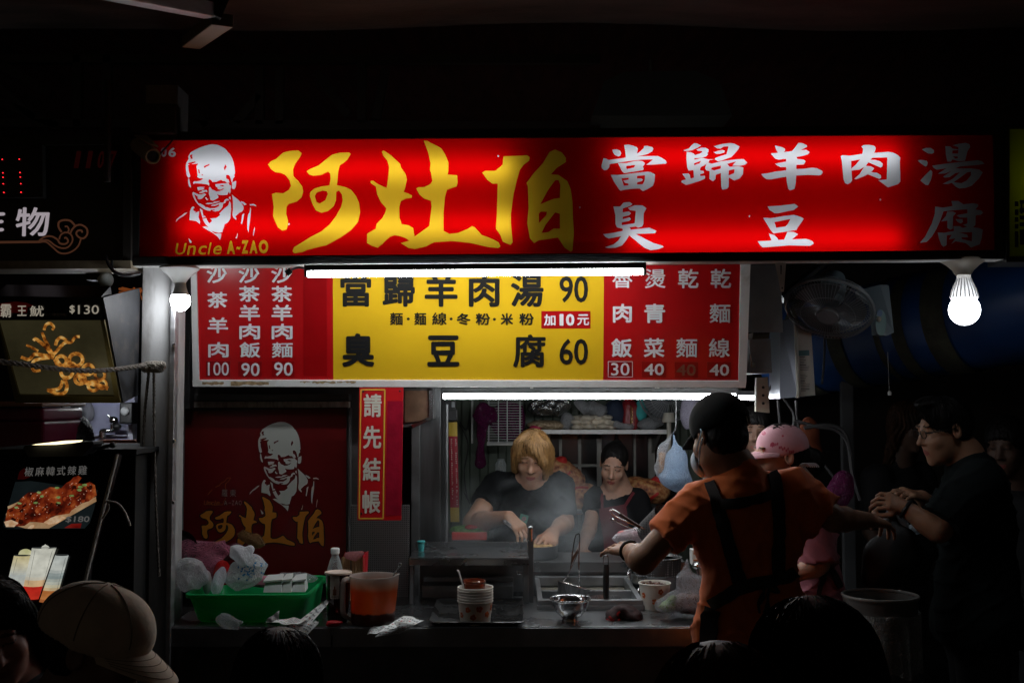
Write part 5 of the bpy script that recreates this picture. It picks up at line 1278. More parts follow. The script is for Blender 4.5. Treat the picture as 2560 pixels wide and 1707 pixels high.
# ---- noodle strainers in the boiler
sieve_m = dots('sieve_steel', (.34, .34, .34), (.03, .03, .03), 230, .9, .35)
def wire(mb, pts, r=.0022, n=6): mb.tube(smoothpts(pts, n), r, 6)
s1 = thing('noodle_strainer', 'steel noodle strainer with bare wire handle leaning in the boiler', 'strainer', P(1430, 1480, 4.45))
M = Matrix.Rotation(radians(16), 4, 'Y') @ Matrix.Rotation(radians(-10), 4, 'X')
mb = MB(); mb.lathe_open([(.03, -.085), (.05, -.05), (.062, 0), (.064, .002)], P(1434, 1464, 4.43), 36, M=M); mb.build('basket', sieve_m, s1, 50)
mb = MB(); mb.tube([P(1434, 1464, 4.43)+M @ Vector((.064*cos(a*.2618), .064*sin(a*.2618), 0)) for a in range(24)], .0022, 6, closed=True); mb.build('rim', steel_shiny, s1, 60)
mb = MB(); wire(mb, [P(1408, 1452, 4.40), P(1423, 1430, 4.38), P(1446, 1378, 4.36), P(1448, 1374, 4.36)]); wire(mb, [P(1426, 1425, 4.42), P(1432, 1375, 4.42), P(1438, 1342, 4.42), P(1443, 1335, 4.42), P(1449, 1340, 4.42), P(1447, 1400, 4.42), P(1449, 1470, 4.42)]); mb.build('handle', steel_shiny, s1, 60)
mb = MB(); mb.slab([P(1430, 1393, 4.415), P(1445, 1371, 4.415), P(1444, 1380, 4.415), P(1428, 1412, 4.415)], (0, .004, 0)); mb.build('grip_plate', mat('rust_brown', (.12, .06, .035), .6), s1)
s2 = thing('noodle_strainer', 'noodle strainer with thick black upright handle hooked on the boiler rim', 'strainer', P(1515, 1500, 4.36)); Y2 = 4.34
mb = MB(); mb.tube([P(1516, 1410, Y2), P(1516, 1416, Y2), P(1515, 1450, Y2), P(1515, 1490, Y2), P(1515, 1497, Y2)], [.0095, .0125, .0135, .0125, .010], 14, flat=.8); mb.build('grip', mat('black_grip', (.010, .010, .010), .5, bump=.05), s2, 50)
mb = MB(); wire(mb, [P(1509, 1412, Y2), P(1508, 1395, Y2), P(1511, 1389, Y2), P(1516, 1388, Y2), P(1520, 1392, Y2), P(1521, 1412, Y2)], .0016); wire(mb, [P(1510, 1497, Y2), P(1511, 1510, Y2-.01), P(1514, 1514, Y2-.012), P(1518, 1513, Y2-.012), P(1520, 1497, Y2)], .0016); mb.build('loop', steel_shiny, s2, 60)
mb = MB(); mb.lathe_open([(.045, -.09), (.06, -.04), (.065, 0), (.066, .002)], Vector((P(1515, 1500, 4.42).x, 4.43, zt_-.012)), 32); mb.build('basket', sieve_m, s2, 50)

# ---- rag, paper bowl with food, bag of greens
s = SDF()
for x, y, rx, rz in ((1545, 1532, .045, .022), (1575, 1535, .035, .018), (1590, 1545, .022, .012), (1535, 1548, .03, .012), (1560, 1523, .04, .014)): s.ell(P(x, y, 4.14+.002*(x % 7)), (rx, .04, rz), .02)
tag(solid('rag', s, ramp_mat('dark_rag_cloth', [(.3, (.012, .006, .006)), (.52, (.03, .012, .012)), (.72, (.02, .01, .01))], 25, rough=.95, bump=.4), None, .004, folds(.008, [(60, 30, 90), (-50, 40, 70), (100, 10, 30)], 5)), 'crumpled dark rag with red edging lying before the boiler', 'cloth')
rg = bpy.data.objects['rag']; bv = bvh_of(rg); mb = MB()
for pts in (((1517, 1546), (1524, 1551), (1532, 1549), (1540, 1556)), ((1544, 1556), (1548, 1545), (1543, 1535), (1550, 1528)), ((1524, 1540), (1530, 1546))): strap(mb, bv, pts, 4, .001, .002, n=4)
if mb.v: mb.build('red_edging', mat('red_edging', (.36, .012, .012), .7), rg)
pb = onz(1637, 1520, ZC); k = S(pb.y)
t = paper_bowl(pb, 31*k, 38.5*k, 64*k, 'single white paper bowl with minced topping beside the clear bag of greens')
mb = MB(); r0, r1, hb2 = 31*k, 38.5*k, 64*k
for a, tt, s_, sd_ in ((.3, .72, .0115, 7), (-.15, .34, .0115, 8), (-1.0, .55, .011, 9), (1.2, .6, .011, 19)): flower(mb, pb, r0, r1, hb2, a, tt, s_, sd_)
mb.build('flower_print', orange_p, t)
mb = MB(); mb.add(*on_cyl(pb, r0, r1, hb2, 9, 20, .24, .45, k)); mb.build('blue_square', blue_p, t)
mb = MB(); mb.lathe([(0, hb2-.012), (r1-.004, hb2-.012)], pb, 30); r_ = random.Random(4)
for i in range(40): 
    a = r_.uniform(0, 6.28); d = r_.uniform(0, r1-.01); mb.ball(pb+Vector((d*cos(a), d*sin(a), hb2-.010+r_.uniform(0, .006))), (.007, .006, .005), 6)
mb.build('topping', ramp_mat('minced_meat', [(.3, (.05, .018, .008)), (.7, (.16, .07, .035))], 60), t, 60)
vb = thing('vegetable_bag', 'knotted clear bag of greens and brown meat at the counter\'s right end', 'bag', onz(1712, 1535, ZC)); Yv = 4.16
s = SDF(); s.ell(P(1715, 1508, Yv), (.062, .045, .036), .02); s.ell(P(1740, 1512, Yv), (.035, .04, .03), .02)
solid('meat', s, ramp_mat('braised_meat', [(.3, (.03, .014, .012)), (.5, (.10, .045, .03)), (.7, (.22, .13, .09))], 45, bump=.5), vb, .005, crumple(.008, 110, 3))
s = SDF(); s.ell(P(1670, 1515, Yv-.01), (.03, .03, .02), .015); s.ell(P(1682, 1500, Yv-.015), (.018, .02, .02), .015); s.ell(P(1772, 1505, Yv+.02), (.014, .02, .018), .015)
solid('greens', s, ramp_mat('leaf_green', [(.3, (.05, .14, .03)), (.6, (.20, .32, .10)), (.8, (.42, .48, .26))], 40, bump=.5), vb, .004, crumple(.008, 120, 9))
bag('bag_film', None, film('veg_bag_film', (.80, .80, .84), .10, .1, 40, 1.), [(1714, 1500, Yv-.005, .085, .06, .05), (1668, 1517, Yv-.01, .042, .045, .026), (1745, 1500, Yv, .045, .05, .05), (1722, 1455, Yv, .052, .04, .04), (1752, 1462, Yv, .032, .03, .032)], 101, .011, 42, .005, parent=vb, neck=[((1715, 1450, Yv), (1718, 1398, Yv), .036, .010)])
bag('purple_wrap', 'purple printed packet peeking out behind the bag of greens', mat('violet_wrap', (.26, .03, .30), .35, var=.4, vs=60), [(1772, 1486, 4.2, .012, .01, .022)], 111, .003, 40, .004, cat='packet')

# ---- cooking pot, stockpot with colander, scoop, small carton, noodle basket in hand
pt = thing('cooking_pot', 'steel pot of noodles on the stove before the blonde cook', 'pot', (P(1340, 1400, 5.13).x, 5.13, zs)); Yp = 5.13; k = S(Yp); c = Vector((P(1340, 1358, Yp).x, Yp, zs)); hp_ = P(1340, 1361, Yp).z-zs
mb = MB(); mb.lathe([(0, 0), (50*k, 0), (53*k, .006), (54*k, hp_-.004), (56*k, hp_), (54*k, hp_+.001), (52*k, hp_-.004), (50*k, .02), (0, .02)], c, 44); mb.build('body', steel_dull, pt, 40)
s = SDF()
for i in range(26):
    a = i*2.4; d = .07*sqrt((i+.5)/26); s.ell(c+Vector((d*cos(a), d*sin(a), hp_-.012)), (.018, .014, .012), .006)
solid('noodles', s, ramp_mat('noodles_in_broth', [(.3, (.20, .09, .03)), (.55, (.42, .27, .10)), (.7, (.5, .40, .22))], 60, rough=.3), pt, .005, crumple(.004, 150, 2))
sp2 = thing('stock_pot', 'large steel stockpot with a perforated insert behind the single paper bowl', 'pot', (P(1642, 1480, 4.72).x, 4.72, ZC)); Yp = 4.72; k = S(Yp); c = Vector((P(1642, 1430, Yp).x, Yp, ZC)); h1 = P(1642, 1433, Yp).z-ZC
mb = MB(); mb.lathe([(0, 0), (60*k, 0), (62*k, .01), (63*k, h1-.004), (66*k, h1), (63*k, h1+.002), (60*k, h1-.01), (0, h1-.012)], c, 48); mb.build('body', steel, sp2, 40)
mb = MB(); mb.lathe_open([(58*k, h1-.002), (60*k, h1+38*k), (63*k, h1+42*k), (61*k, h1+43*k)], c, 48); mb.lathe([(0, h1+36*k), (59*k, h1+36*k)], c, 40); mb.build('colander', dots('colander_steel', (.12, .12, .12), (.5, .5, .5), 105, .6, .4), sp2, 40)
mb = MB(); q = Vector((c.x, c.y-63*k, c.z+h1-.03)); mb.tube([P(1575, 1424, Yp-.05), P(1570, 1434, Yp-.07), P(1575, 1446, Yp-.06)], .005, 8); mb.tube([P(1598, 1470, Yp-.09), P(1594, 1478, Yp-.1), P(1602, 1482, Yp-.09)], .004, 8); mb.build('handle', steel_shiny, sp2, 60)
sc_ = thing('scoop', 'small steel ladle bowl hanging behind the bag of greens', 'ladle', P(1742, 1415, 4.5))
mb = MB(); mb.ball(P(1742, 1414, 4.5), (.018, .018, .015), 18); mb.build('cup', steel_shiny, sc_, 60)
mb = MB(); mb.tube([P(1742, 1420, 4.49), P(1745, 1440, 4.48), P(1748, 1460, 4.48)], .004, 6); mb.build('handle', steel_dull, sc_, 60)
cb = thing('carton', 'small printed white carton behind the orange shirted worker\'s side', 'carton', P(1742, 1395, 4.6))
mb = MB(); bx(mb, 1730, 1374, 1758, 1412, 4.6, .06); mb.build('box', mat('carton_card', (.55, .55, .52), .6), cb)
mb = MB(); bx(mb, 1734, 1380, 1752, 1385, 4.598, .002, c=0); bx(mb, 1734, 1398, 1756, 1401, 4.598, .002, c=0); mb.build('printed_band', mat('orange_band', (.5, .14, .03), .5), cb)
nbk = thing('noodle_basket', 'tilted perforated noodle basket with wire handle held over the boiler', 'strainer', P(1637, 1309, 4.25))
ax = (P(1668, 1282, 4.22)-P(1612, 1332, 4.30)).normalized(); Mx = ax.to_track_quat('Z', 'X').to_matrix().to_4x4()
mb = MB(); mb.lathe_open([(.0, -.075), (.042, -.072), (.050, -.05), (.055, .05), (.057, .055)], P(1645, 1312, 4.25), 36, M=Mx); mb.build('basket', dots('noodle_basket_steel', (.22, .22, .22), (.012, .012, .012), 115, .8, .35), nbk, 50)
mb = MB(); wire(mb, [P(1612, 1322, 4.22), P(1575, 1300, 4.2), P(1540, 1277, 4.19), P(1527, 1275, 4.19), P(1526, 1280, 4.19), P(1545, 1294, 4.2), P(1590, 1314, 4.21), P(1606, 1326, 4.22)], .0024); wire(mb, [P(1600, 1328, 4.2), P(1560, 1312, 4.18), P(1530, 1296, 4.18), P(1527, 1300, 4.18), P(1534, 1306, 4.18)], .0024); mb.build('handle', steel_shiny, nbk, 60)
mb = MB(); mb.tube([P(1548, 1284, 4.192), P(1600, 1317, 4.212)], .006, 8); mb.build('grip', mat('brown_grip', (.05, .03, .025), .5), nbk, 50)
mp_ = thing('meat_bag', 'sheer bag of red meat slices behind the worker\'s reaching hand', 'bag', P(1575, 1360, 4.5))
s = SDF(); s.ell(P(1600, 1340, 4.5), (.05, .03, .022), .02); s.ell(P(1560, 1336, 4.5), (.03, .03, .018), .02); solid('meat', s, ramp_mat('raw_meat', [(.35, (.22, .02, .03)), (.6, (.36, .10, .10)), (.75, (.45, .28, .26))], 50), mp_, .006, crumple(.006, 90, 5))
bag('bag_film', None, film('meat_bag_film', (.78, .74, .78), .45, .15, 35, .9), [(1572, 1343, 4.49, .07, .045, .032), (1596, 1332, 4.49, .035, .03, .032)], 121, .010, 50, .005, parent=mp_)
# ================================================================== back of the kitchen: shelf, bags, sacks, banner
Ysf = 6.45
shf = thing('shelf', 'white metal shelf high on the kitchen\'s back wall, crowded with bags', 'shelf', P(1512, 1080, Ysf))
a, b = P(1352, 1079, Ysf), P(1673, 1079, Ysf); zsf = P(1512, 1075.5, Ysf).z
mb = MB(); mb.box(a.x, b.x, Ysf, BW-.02, zsf-.012, zsf, c=.002); mb.box(a.x, b.x, Ysf-.006, Ysf, zsf-.020, zsf+.004, c=.002); mb.build('board', white_paint, shf)
for x in (1372, 1650):
    q = P(x, 1079, Ysf).x; mb = MB(); mb.slab([Vector((q, Ysf+.02, zsf-.014)), Vector((q, BW-.02, zsf-.014)), Vector((q, BW-.02, zsf-.16))], (.012, 0, 0)); mb.build('bracket', mat('window_bar', (.22, .21, .19)), shf)
foil = mat('crinkled_foil', (.32, .33, .32), .22, .9, var=.5, vs=60, bump=.9, bs=70)
bag('foil_bag', 'silver foil bag on the left end of the white shelf', foil, [(1372, 1022, Ysf+.1, .11, .09, .05), (1400, 1012, Ysf+.1, .07, .08, .05), (1345, 1022, Ysf+.1, .06, .07, .045)], 201, .018, 60, .006)
nood = ramp_mat('dried_noodles', [(.3, (.14, .09, .05)), (.5, (.34, .25, .15)), (.7, (.52, .42, .30))], 70, bump=.6)
s = SDF(); s.ell(P(1360, 1062, Ysf+.08), (.10, .09, .028), .02); s.ell(P(1388, 1064, Ysf+.07), (.06, .07, .024), .02); s.plane((0, 0, zsf+.002), (0, 0, -1)); tag(solid('noodle_pack', s, nood, None, .006, crumple(.008, 100, 4)), 'flat pack of brown dried noodles under the silver foil bag', 'noodle pack')
s = SDF(); s.ell(P(1338, 1070, Ysf+.02), (.035, .03, .018), .01); s.ell(P(1330, 1072, Ysf+.0), (.018, .02, .012), .01); s.plane((0, 0, zsf+.002), (0, 0, -1)); tag(solid('ribbon', s, mat('hot_pink_ribbon', (.45, .02, .09), .4), None, .005, crumple(.008, 90, 6)), 'hot pink plastic knot at the shelf\'s front edge', 'ribbon')
s = SDF()
r_ = random.Random(2)
for i in range(26): s.ell(P(1440+i % 9*11+r_.uniform(-3, 3), 1066-(i//9)*11+r_.uniform(-2, 2), Ysf+.08+r_.uniform(-.03, .04)), (.034, .04, .016), .006)
s.plane((0, 0, zsf+.002), (0, 0, -1)); tag(solid('noodle_pack', s, mat('pale_noodle', (.56, .50, .40), .5, var=.2, vs=30), None, .005), 'plump pack of pale white noodle coils mid shelf', 'noodle pack')
bag('plastic_bag', 'white crinkled bag standing between brown and pale noodle packs', milky_film, [(1418, 1048, Ysf+.08, .045, .05, .05), (1410, 1062, Ysf+.06, .035, .04, .03)], 211, .014, 45, .006)
bag('plastic_bag', 'white bag heaped on top of the pale noodle coils', milky_film, [(1475, 1020, Ysf+.1, .075, .07, .04), (1500, 1028, Ysf+.1, .05, .06, .035), (1450, 1008, Ysf+.1, .04, .05, .03)], 212, .016, 45, .006)
bag('cloth_bundle', 'dark navy cloth bundle on the shelf right of the pale noodles', mat('navy_cloth', (.018, .028, .055), .8), [(1538, 1030, Ysf+.12, .065, .07, .075)], 213, .014, 25, .007)
rb_ = thing('handbag', 'red handbag with a gold chain on the white shelf', 'bag', P(1575, 1060, Ysf+.06))
s = SDF(); s.box(P(1576, 1042, Ysf+.1), (.045, .04, .075), .02, R=Matrix.Rotation(.1, 4, 'Y')); s.ell(P(1572, 1010, Ysf+.1), (.035, .03, .04), .03); solid('bag_body', s, mat('red_leather', (.22, .015, .02), .4, var=.2, vs=20), rb_, .006, crumple(.006, 40, 3))
mb = MB()
for i in range(12): p = P(1577+1.5*(i % 2), 1016+i*4.2, Ysf+.05); mb.tube(arc(p, (1, 0, 0) if i % 2 else (0, 1, 0), (0, 0, 1), .006, 0, 6.28, 8), .0018, 5, closed=True)
mb.build('chain', mat('gold_chain', (.55, .36, .10), .3, 1.), rb_, 60)
bag('cloth_bundle', 'turquoise cloth hanging down on the shelf beside the red handbag', mat('turquoise_cloth', (.05, .40, .40), .7), [(1605, 1020, Ysf+.09, .036, .04, .06), (1600, 1035, Ysf+.08, .026, .03, .035)], 214, .008, 30, .006)
bag('plastic_bag', 'white bag at the right end of the white shelf', milky_film, [(1630, 1056, Ysf+.08, .075, .06, .036), (1612, 1062, Ysf+.07, .05, .05, .028)], 215, .010, 35, .006)
bag('plastic_bag', 'small white knotted bag before the red handbag', milky_film, [(1552, 1066, Ysf+.02, .03, .03, .02), (1573, 1068, Ysf+.02, .028, .03, .018), (1540, 1060, Ysf+.02, .016, .02, .018)], 216, .008, 50, .005)
# small fan beside the shelf
fn = thing('fan', 'small round desk fan above the shelf\'s right end, partly behind the tube lamp', 'fan', P(1672, 1060, 6.2)); c = P(1670, 985, 6.2); k = S(6.2)
def fan_cage(mb, c, n, r, depth, ribs, wr=.0016):
    n = Vector(n).normalized(); u = n.orthogonal().normalized(); w = n.cross(u)
    for rr_, d in ((r, 0), (r*.97, depth*.45), (r*.97, -depth*.45), (r*.62, depth*.9), (r*.28, depth)):
        mb.tube([c+n*d+u*(rr_*cos(a*pi/20))+w*(rr_*sin(a*pi/20)) for a in range(40)], wr*(2.4 if d == 0 else 1), 5, closed=True)
    for i in range(ribs):
        a = 2*pi*i/ribs; e = u*cos(a)+w*sin(a)
        mb.tube([c+e*(r*.16)+n*depth, c+e*(r*.62)+n*depth*.92, c+e*(r*.93)+n*depth*.55, c+e*r], wr*.75, 4, caps=False); mb.tube([c+e*r, c+e*(r*.9)-n*depth*.6, c+e*(r*.3)-n*depth], wr*.75, 4, caps=False)
    return n, u, w
mb = MB(); n_, u_, w_ = fan_cage(mb, c, (-.05, -1, -.3), 72*k, .04, 44); mb.build('cage', mat('dull_fan_wire', (.25, .26, .27), .4, .5), fn, 60)
def blades(c, n, u, w, r, m, parent, cnt=3):
    for i in range(cnt):
        mb = MB(); a0 = 2*pi*i/cnt
        mb.grid(lambda s_, t: c+(u*cos(a0+(s_-.5)*1.5)+w*sin(a0+(s_-.5)*1.5))*(r*(.2+.75*t))+n*(.02*(s_-.5)), 6, 4); mb.build('blade', m, parent, 60)
fb = mat('smoky_fan_blade', (.06, .065, .07), .3); blades(c, n_, u_, w_, 68*k, fb, fn)
mb = MB(); mb.lathe([(0, .045), (14*k, .043), (16*k, .03), (14*k, 0), (18*k, -.03), (16*k, -.09), (0, -.1)], c, 24, M=n_.to_track_quat('Z', 'X').to_matrix().to_4x4()); mb.build('motor', fb, fn, 40)
mb = MB(); mb.lathe([(0, 0), (17*k, 0), (16*k, .02), (13*k, .05), (0, .055)], P(1672, 1055, 6.2), 20); mb.tube([P(1672, 1056, 6.2), P(1674, 1160, 6.2)], .012, 8); mb.build('stand', mat('cream_fan_stand', (.32, .30, .25), .5), fn, 40)
# wire grid with the magenta bag
wg = thing('wire_rack', 'white wire rack holding magenta plastic left of the shelf', 'rack', P(1260, 1050, 6.4)); Yg = 6.4
mb = MB()
for x in (1222, 1246, 1268, 1300): mb.tube([P(x, 996, Yg), P(x, 1108, Yg)], .0028, 5)
for i in range(17): mb.tube([P(1218, 1000+i*6.5, Yg), P(1306, 1000+i*6.5, Yg)], .0015, 4)
mb.build('wires', mat('white_wire', (.5, .5, .5), .4), wg, 60)
mb = MB(); bx(mb, 1217, 1107, 1290, 1113, Yg, .2); bx(mb, 1178, 1000, 1183, 1108, Yg+.02, .02); mb.build('rail', mat('pale_rail', (.36, .37, .35), .5), wg)
bag('plastic_bag', 'magenta plastic sheet stuffed behind the white wire rack', purple_film, [(1270, 1050, Yg+.08, .11, .05, .12)], 221, .016, 30, .008)
bag('plastic_bag', 'long magenta bag hanging down beside the white wire rack', purple_film, [(1207, 1030, Yg-.05, .055, .05, .07), (1225, 1040, Yg-.05, .05, .04, .05), (1203, 1080, Yg-.05, .035, .03, .09), (1200, 1140, Yg-.05, .034, .03, .07), (1201, 1158, Yg-.05, .04, .03, .03)], 222, .016, 30, .007)
# sacks
net = ramp_mat('garlic_net', [(.3, (.10, .02, .008)), (.48, (.34, .12, .04)), (.62, (.45, .25, .10)), (.75, (.30, .04, .02))], 40, rough=.6, bump=.6, kind='noise'); redn = mat('red_net', (.38, .015, .012), .6)
def sack(label, blobs, ties, seed):
    t = thing('net_sack', label, 'sack', P(*blobs[0][:3]), 'orange net sacks behind the cooks'); s = SDF()
    for px, py, Y, rx, ry, rz in blobs: s.ell(P(px, py, Y), (rx, ry, rz), .04)
    o = solid('sack_body', s, net, t, .007, crumple(.016, 45, seed)); bv = bvh_of(o); mb = MB()
    for pts, w in ties: strap(mb, bv, pts, w, .003, .004)
    if mb.v: mb.build('red_cord', redn, t, 60)
    return t
t = sack('big orange net sack of garlic beside the blonde cook\'s shoulder', [(1390, 1180, 6.3, .10, .09, .08), (1415, 1205, 6.3, .11, .09, .09), (1370, 1165, 6.3, .06, .06, .05)], [([(1388, 1202), (1402, 1193), (1415, 1190), (1425, 1180)], 5)], 5)
s = SDF(); s.ell(P(1404, 1152, 6.27), (.03, .03, .028), .02); s.ell(P(1415, 1166, 6.27), (.03, .02, .018), .02); s.ell(P(1393, 1152, 6.27), (.02, .02, .015), .02); solid('red_knot', s, redn, t, .006, crumple(.010, 60, 8))
sack('lower orange net sack between the two cooks', [(1450, 1245, 6.25, .10, .09, .08), (1430, 1255, 6.25, .07, .07, .06), (1475, 1235, 6.25, .06, .06, .05)], [([(1425, 1228), (1445, 1220), (1470, 1220)], 4)], 6)
t = sack('orange net sack on the low shelf at the kitchen\'s right', [(1605, 1225, 6.3, .11, .09, .065), (1640, 1230, 6.3, .08, .08, .06), (1580, 1210, 6.3, .06, .06, .04)], [([(1606, 1252), (1625, 1245), (1645, 1232)], 5)], 7)
s = SDF(); s.ell(P(1645, 1200, 6.28), (.04, .03, .025), .02); solid('red_knot', s, redn, t, .006, crumple(.010, 60, 9))
ls_ = thing('low_shelf', 'low steel shelf edge under the orange net sacks', 'shelf', P(1500, 1280, 6.2)); mb = MB(); bx(mb, 1300, 1275, 1680, 1283, 6.12, .5); mb.build('board', steel_dull, ls_)
# banner, herb basket, teal cup, hanging bags, switch box
bn = thing('banner', 'narrow yellow and red printed banner hanging at the kitchen\'s left', 'banner', P(1133, 1180, 5.9)); Yn = 5.9; BN = Plane((0, Yn, 0), (0, 1, 0))
def strip(y0, y1, m, nm, d=0):
    mb = MB(); mb.grid(lambda u, v: BN.hit(1121+22*u+(y0+(y1-y0)*v-1055)*.022, y0+(y1-y0)*v, d+.008*cos((u-.5)*2.4)), 4, 6); return mb.build(nm, m, bn, 60)
strip(1055, 1090, mat('banner_yellow', (.50, .34, .04), .6), 'top_band'); strip(1090, 1268, mat('banner_red', (.30, .015, .03), .6, var=.2), 'red_band'); strip(1268, 1304, MATS['banner_yellow'], 'bottom_band')
mb = MB(); r_ = random.Random(1)
for i in range(34):
    for x0 in (1126, 1137):
        if r_.random() < .8: y = 1097+i*4.9; xx = x0+(y-1055)*.022; flatpoly(mb, BN, [(xx, y), (xx+r_.uniform(1.5, 4), y), (xx+r_.uniform(1.5, 4), y+r_.uniform(1.5, 3.4)), (xx, y+2.5)], .010)
mb.build('banner_print', mat('banner_print_white', (.45, .36, .32), .6), bn)
hb_ = thing('herb_tray', 'red tray heaped with chopped green herbs behind the shelf unit', 'tray', P(1172, 1348, 5.3)); mb = MB(); bx(mb, 1129, 1331, 1217, 1350, 5.25, .2, c=.006); mb.build('tray', mat('red_plastic_tray', (.40, .02, .012), .4), hb_)
s = SDF(); s.ell(P(1172, 1328, 5.35), (.085, .08, .025), .02); s.ell(P(1150, 1326, 5.35), (.05, .06, .02), .02); s.ell(P(1198, 1327, 5.35), (.045, .06, .018), .02); solid('herbs', s, ramp_mat('chopped_herbs', [(.3, (.02, .05, .015)), (.5, (.06, .14, .035)), (.7, (.14, .24, .07))], 60, bump=.8), hb_, .006, crumple(.010, 110, 2))
bag('plastic_bag', 'small red plastic bag on top of the green herbs', red_film, [(1178, 1317, 5.3, .035, .03, .014)], 231, .008, 50, .005)
tc_ = thing('cup', 'teal plastic cup on the shelf unit by the perforated panel', 'cup', P(1053, 1368, 4.62)); k = S(4.62); mb = MB(); mb.lathe([(0, 0), (7*k, 0), (8.5*k, 20*k), (10*k, 21*k), (10*k, 25*k), (8.5*k, 26*k), (0, 26*k)], Vector((P(1053, 1368, 4.62).x, 4.62, ztop)), 24); mb.build('body', mat('teal_plastic', (.05, .30, .30), .35), tc_, 40)
hg = bag('hanging_bag', 'pale blue see-through bag hanging from the shelf\'s right side', blue_film, [(1688, 1165, 4.95, .058, .05, .085), (1684, 1196, 4.95, .070, .055, .050), (1700, 1140, 4.95, .035, .03, .05)], 241, .013, 34, .006, neck=[((1690, 1130, 4.95), (1683, 1080, 4.95), .030, .006)])
s = SDF(); s.ell(P(1690, 1195, 4.95), (.042, .035, .03), .02); s.ell(P(1698, 1175, 4.95), (.03, .03, .025), .02); tag(solid('cloth_bundle', s, mat('blue_grey_cloth', (.10, .16, .22), .8), None, .007, crumple(.010, 40, 5)), 'blue grey cloth inside the pale blue hanging bag', 'cloth')
bag('hanging_bag', 'clear bag of orange strips hanging beside the pale blue bag', clear_film, [(1655, 1150, 5.0, .028, .03, .075), (1654, 1175, 5.0, .03, .03, .04)], 251, .008, 45, .006, neck=[((1658, 1120, 5.0), (1680, 1082, 5.0), .02, .006)])
mb = MB(); r_ = random.Random(5)
for i in range(14): x = 1648+r_.uniform(0, 13); mb.tube(smoothpts([P(x, 1130+r_.uniform(0, 8), 5.0), P(x+r_.uniform(-4, 4), 1155, 5.0+r_.uniform(-.01, .01)), P(x+r_.uniform(-3, 3), 1180, 5.0)], 4), .004, 5)
tag(mb.build('orange_strips', mat('orange_food_strip', (.42, .20, .06), .6), None, 60), 'orange strips inside the clear hanging bag', 'food', kind='stuff')
hk = thing('hook', 'thin steel hook holding up the hanging bags', 'hook', P(1683, 1070, 4.96)); mb = MB(); mb.tube(smoothpts([P(1690, 960, 4.98), P(1690, 1060, 4.98), P(1686, 1078, 4.96), P(1680, 1084, 4.95), P(1677, 1078, 4.95)], 4), .003, 6); mb.build('wire', steel_dull, hk, 60)
bag('plastic_bag', 'pale lilac bag bulging behind the black cap', film('lilac_film', (.45, .42, .52), .4, .2, 30, .8), [(1718, 1035, 5.6, .05, .05, .09), (1728, 1010, 5.6, .05, .05, .06)], 261, .014, 30, .008)
eb = thing('switch_box', 'black switch boxes high on the kitchen\'s left wall', 'switch box', P(1120, 1030, 5.7)); mb = MB(); bx(mb, 1103, 1000, 1138, 1052, 5.7, .05, c=.004); bx(mb, 1112, 1023, 1143, 1051, 5.66, .04, c=.004); mb.build('case', black_plastic, eb); mb = MB(); bx(mb, 1129, 1004, 1137, 1018, 5.69, .01); mb.build('switch', grey_paint, eb)
wr_ = thing('cable', 'thin black cables looping down the green back wall', 'cable', P(1165, 1100, 6.7)); mb = MB()
for pts in (((1150, 1055), (1165, 1075), (1172, 1050)), ((1148, 1060), (1170, 1110), (1160, 1180), (1168, 1240)), ((1160, 1230), (1175, 1260), (1165, 1235))): mb.tube(smoothpts([P(x, y, 6.75) for x, y in pts], 6), .004, 5)
mb.build('wire', black_plastic, wr_, 60)
gb = thing('glass_jar', 'clear glass jar glinting behind the blonde cook\'s shoulder', 'jar', P(1252, 1175, 6.5)); mb = MB(); mb.lathe([(0, 0), (.03, 0), (.032, .05), (.02, .07), (.02, .08), (0, .08)], P(1252, 1182, 6.5), 20); mb.build('body', film('jar_glass', (.8, .85, .85), .25, .06, 5, .1), gb, 50)
ct2 = thing('back_counter', 'dark kitchen worktop along the back wall behind the cooks', 'counter', (P(1200, 1400, 6.3).x, 6.3, 0)); mb = MB(); mb.box(P(1110, 1400, 6.3).x, P(1700, 1400, 6.3).x, 6.3, 6.85, .80, .85, c=.004); mb.build('top', steel_dark, ct2); mb = MB(); mb.box(P(1110, 1400, 6.3).x+.02, P(1700, 1400, 6.3).x-.02, 6.34, 6.85, 0, .8); mb.build('base', steel_dark, ct2)
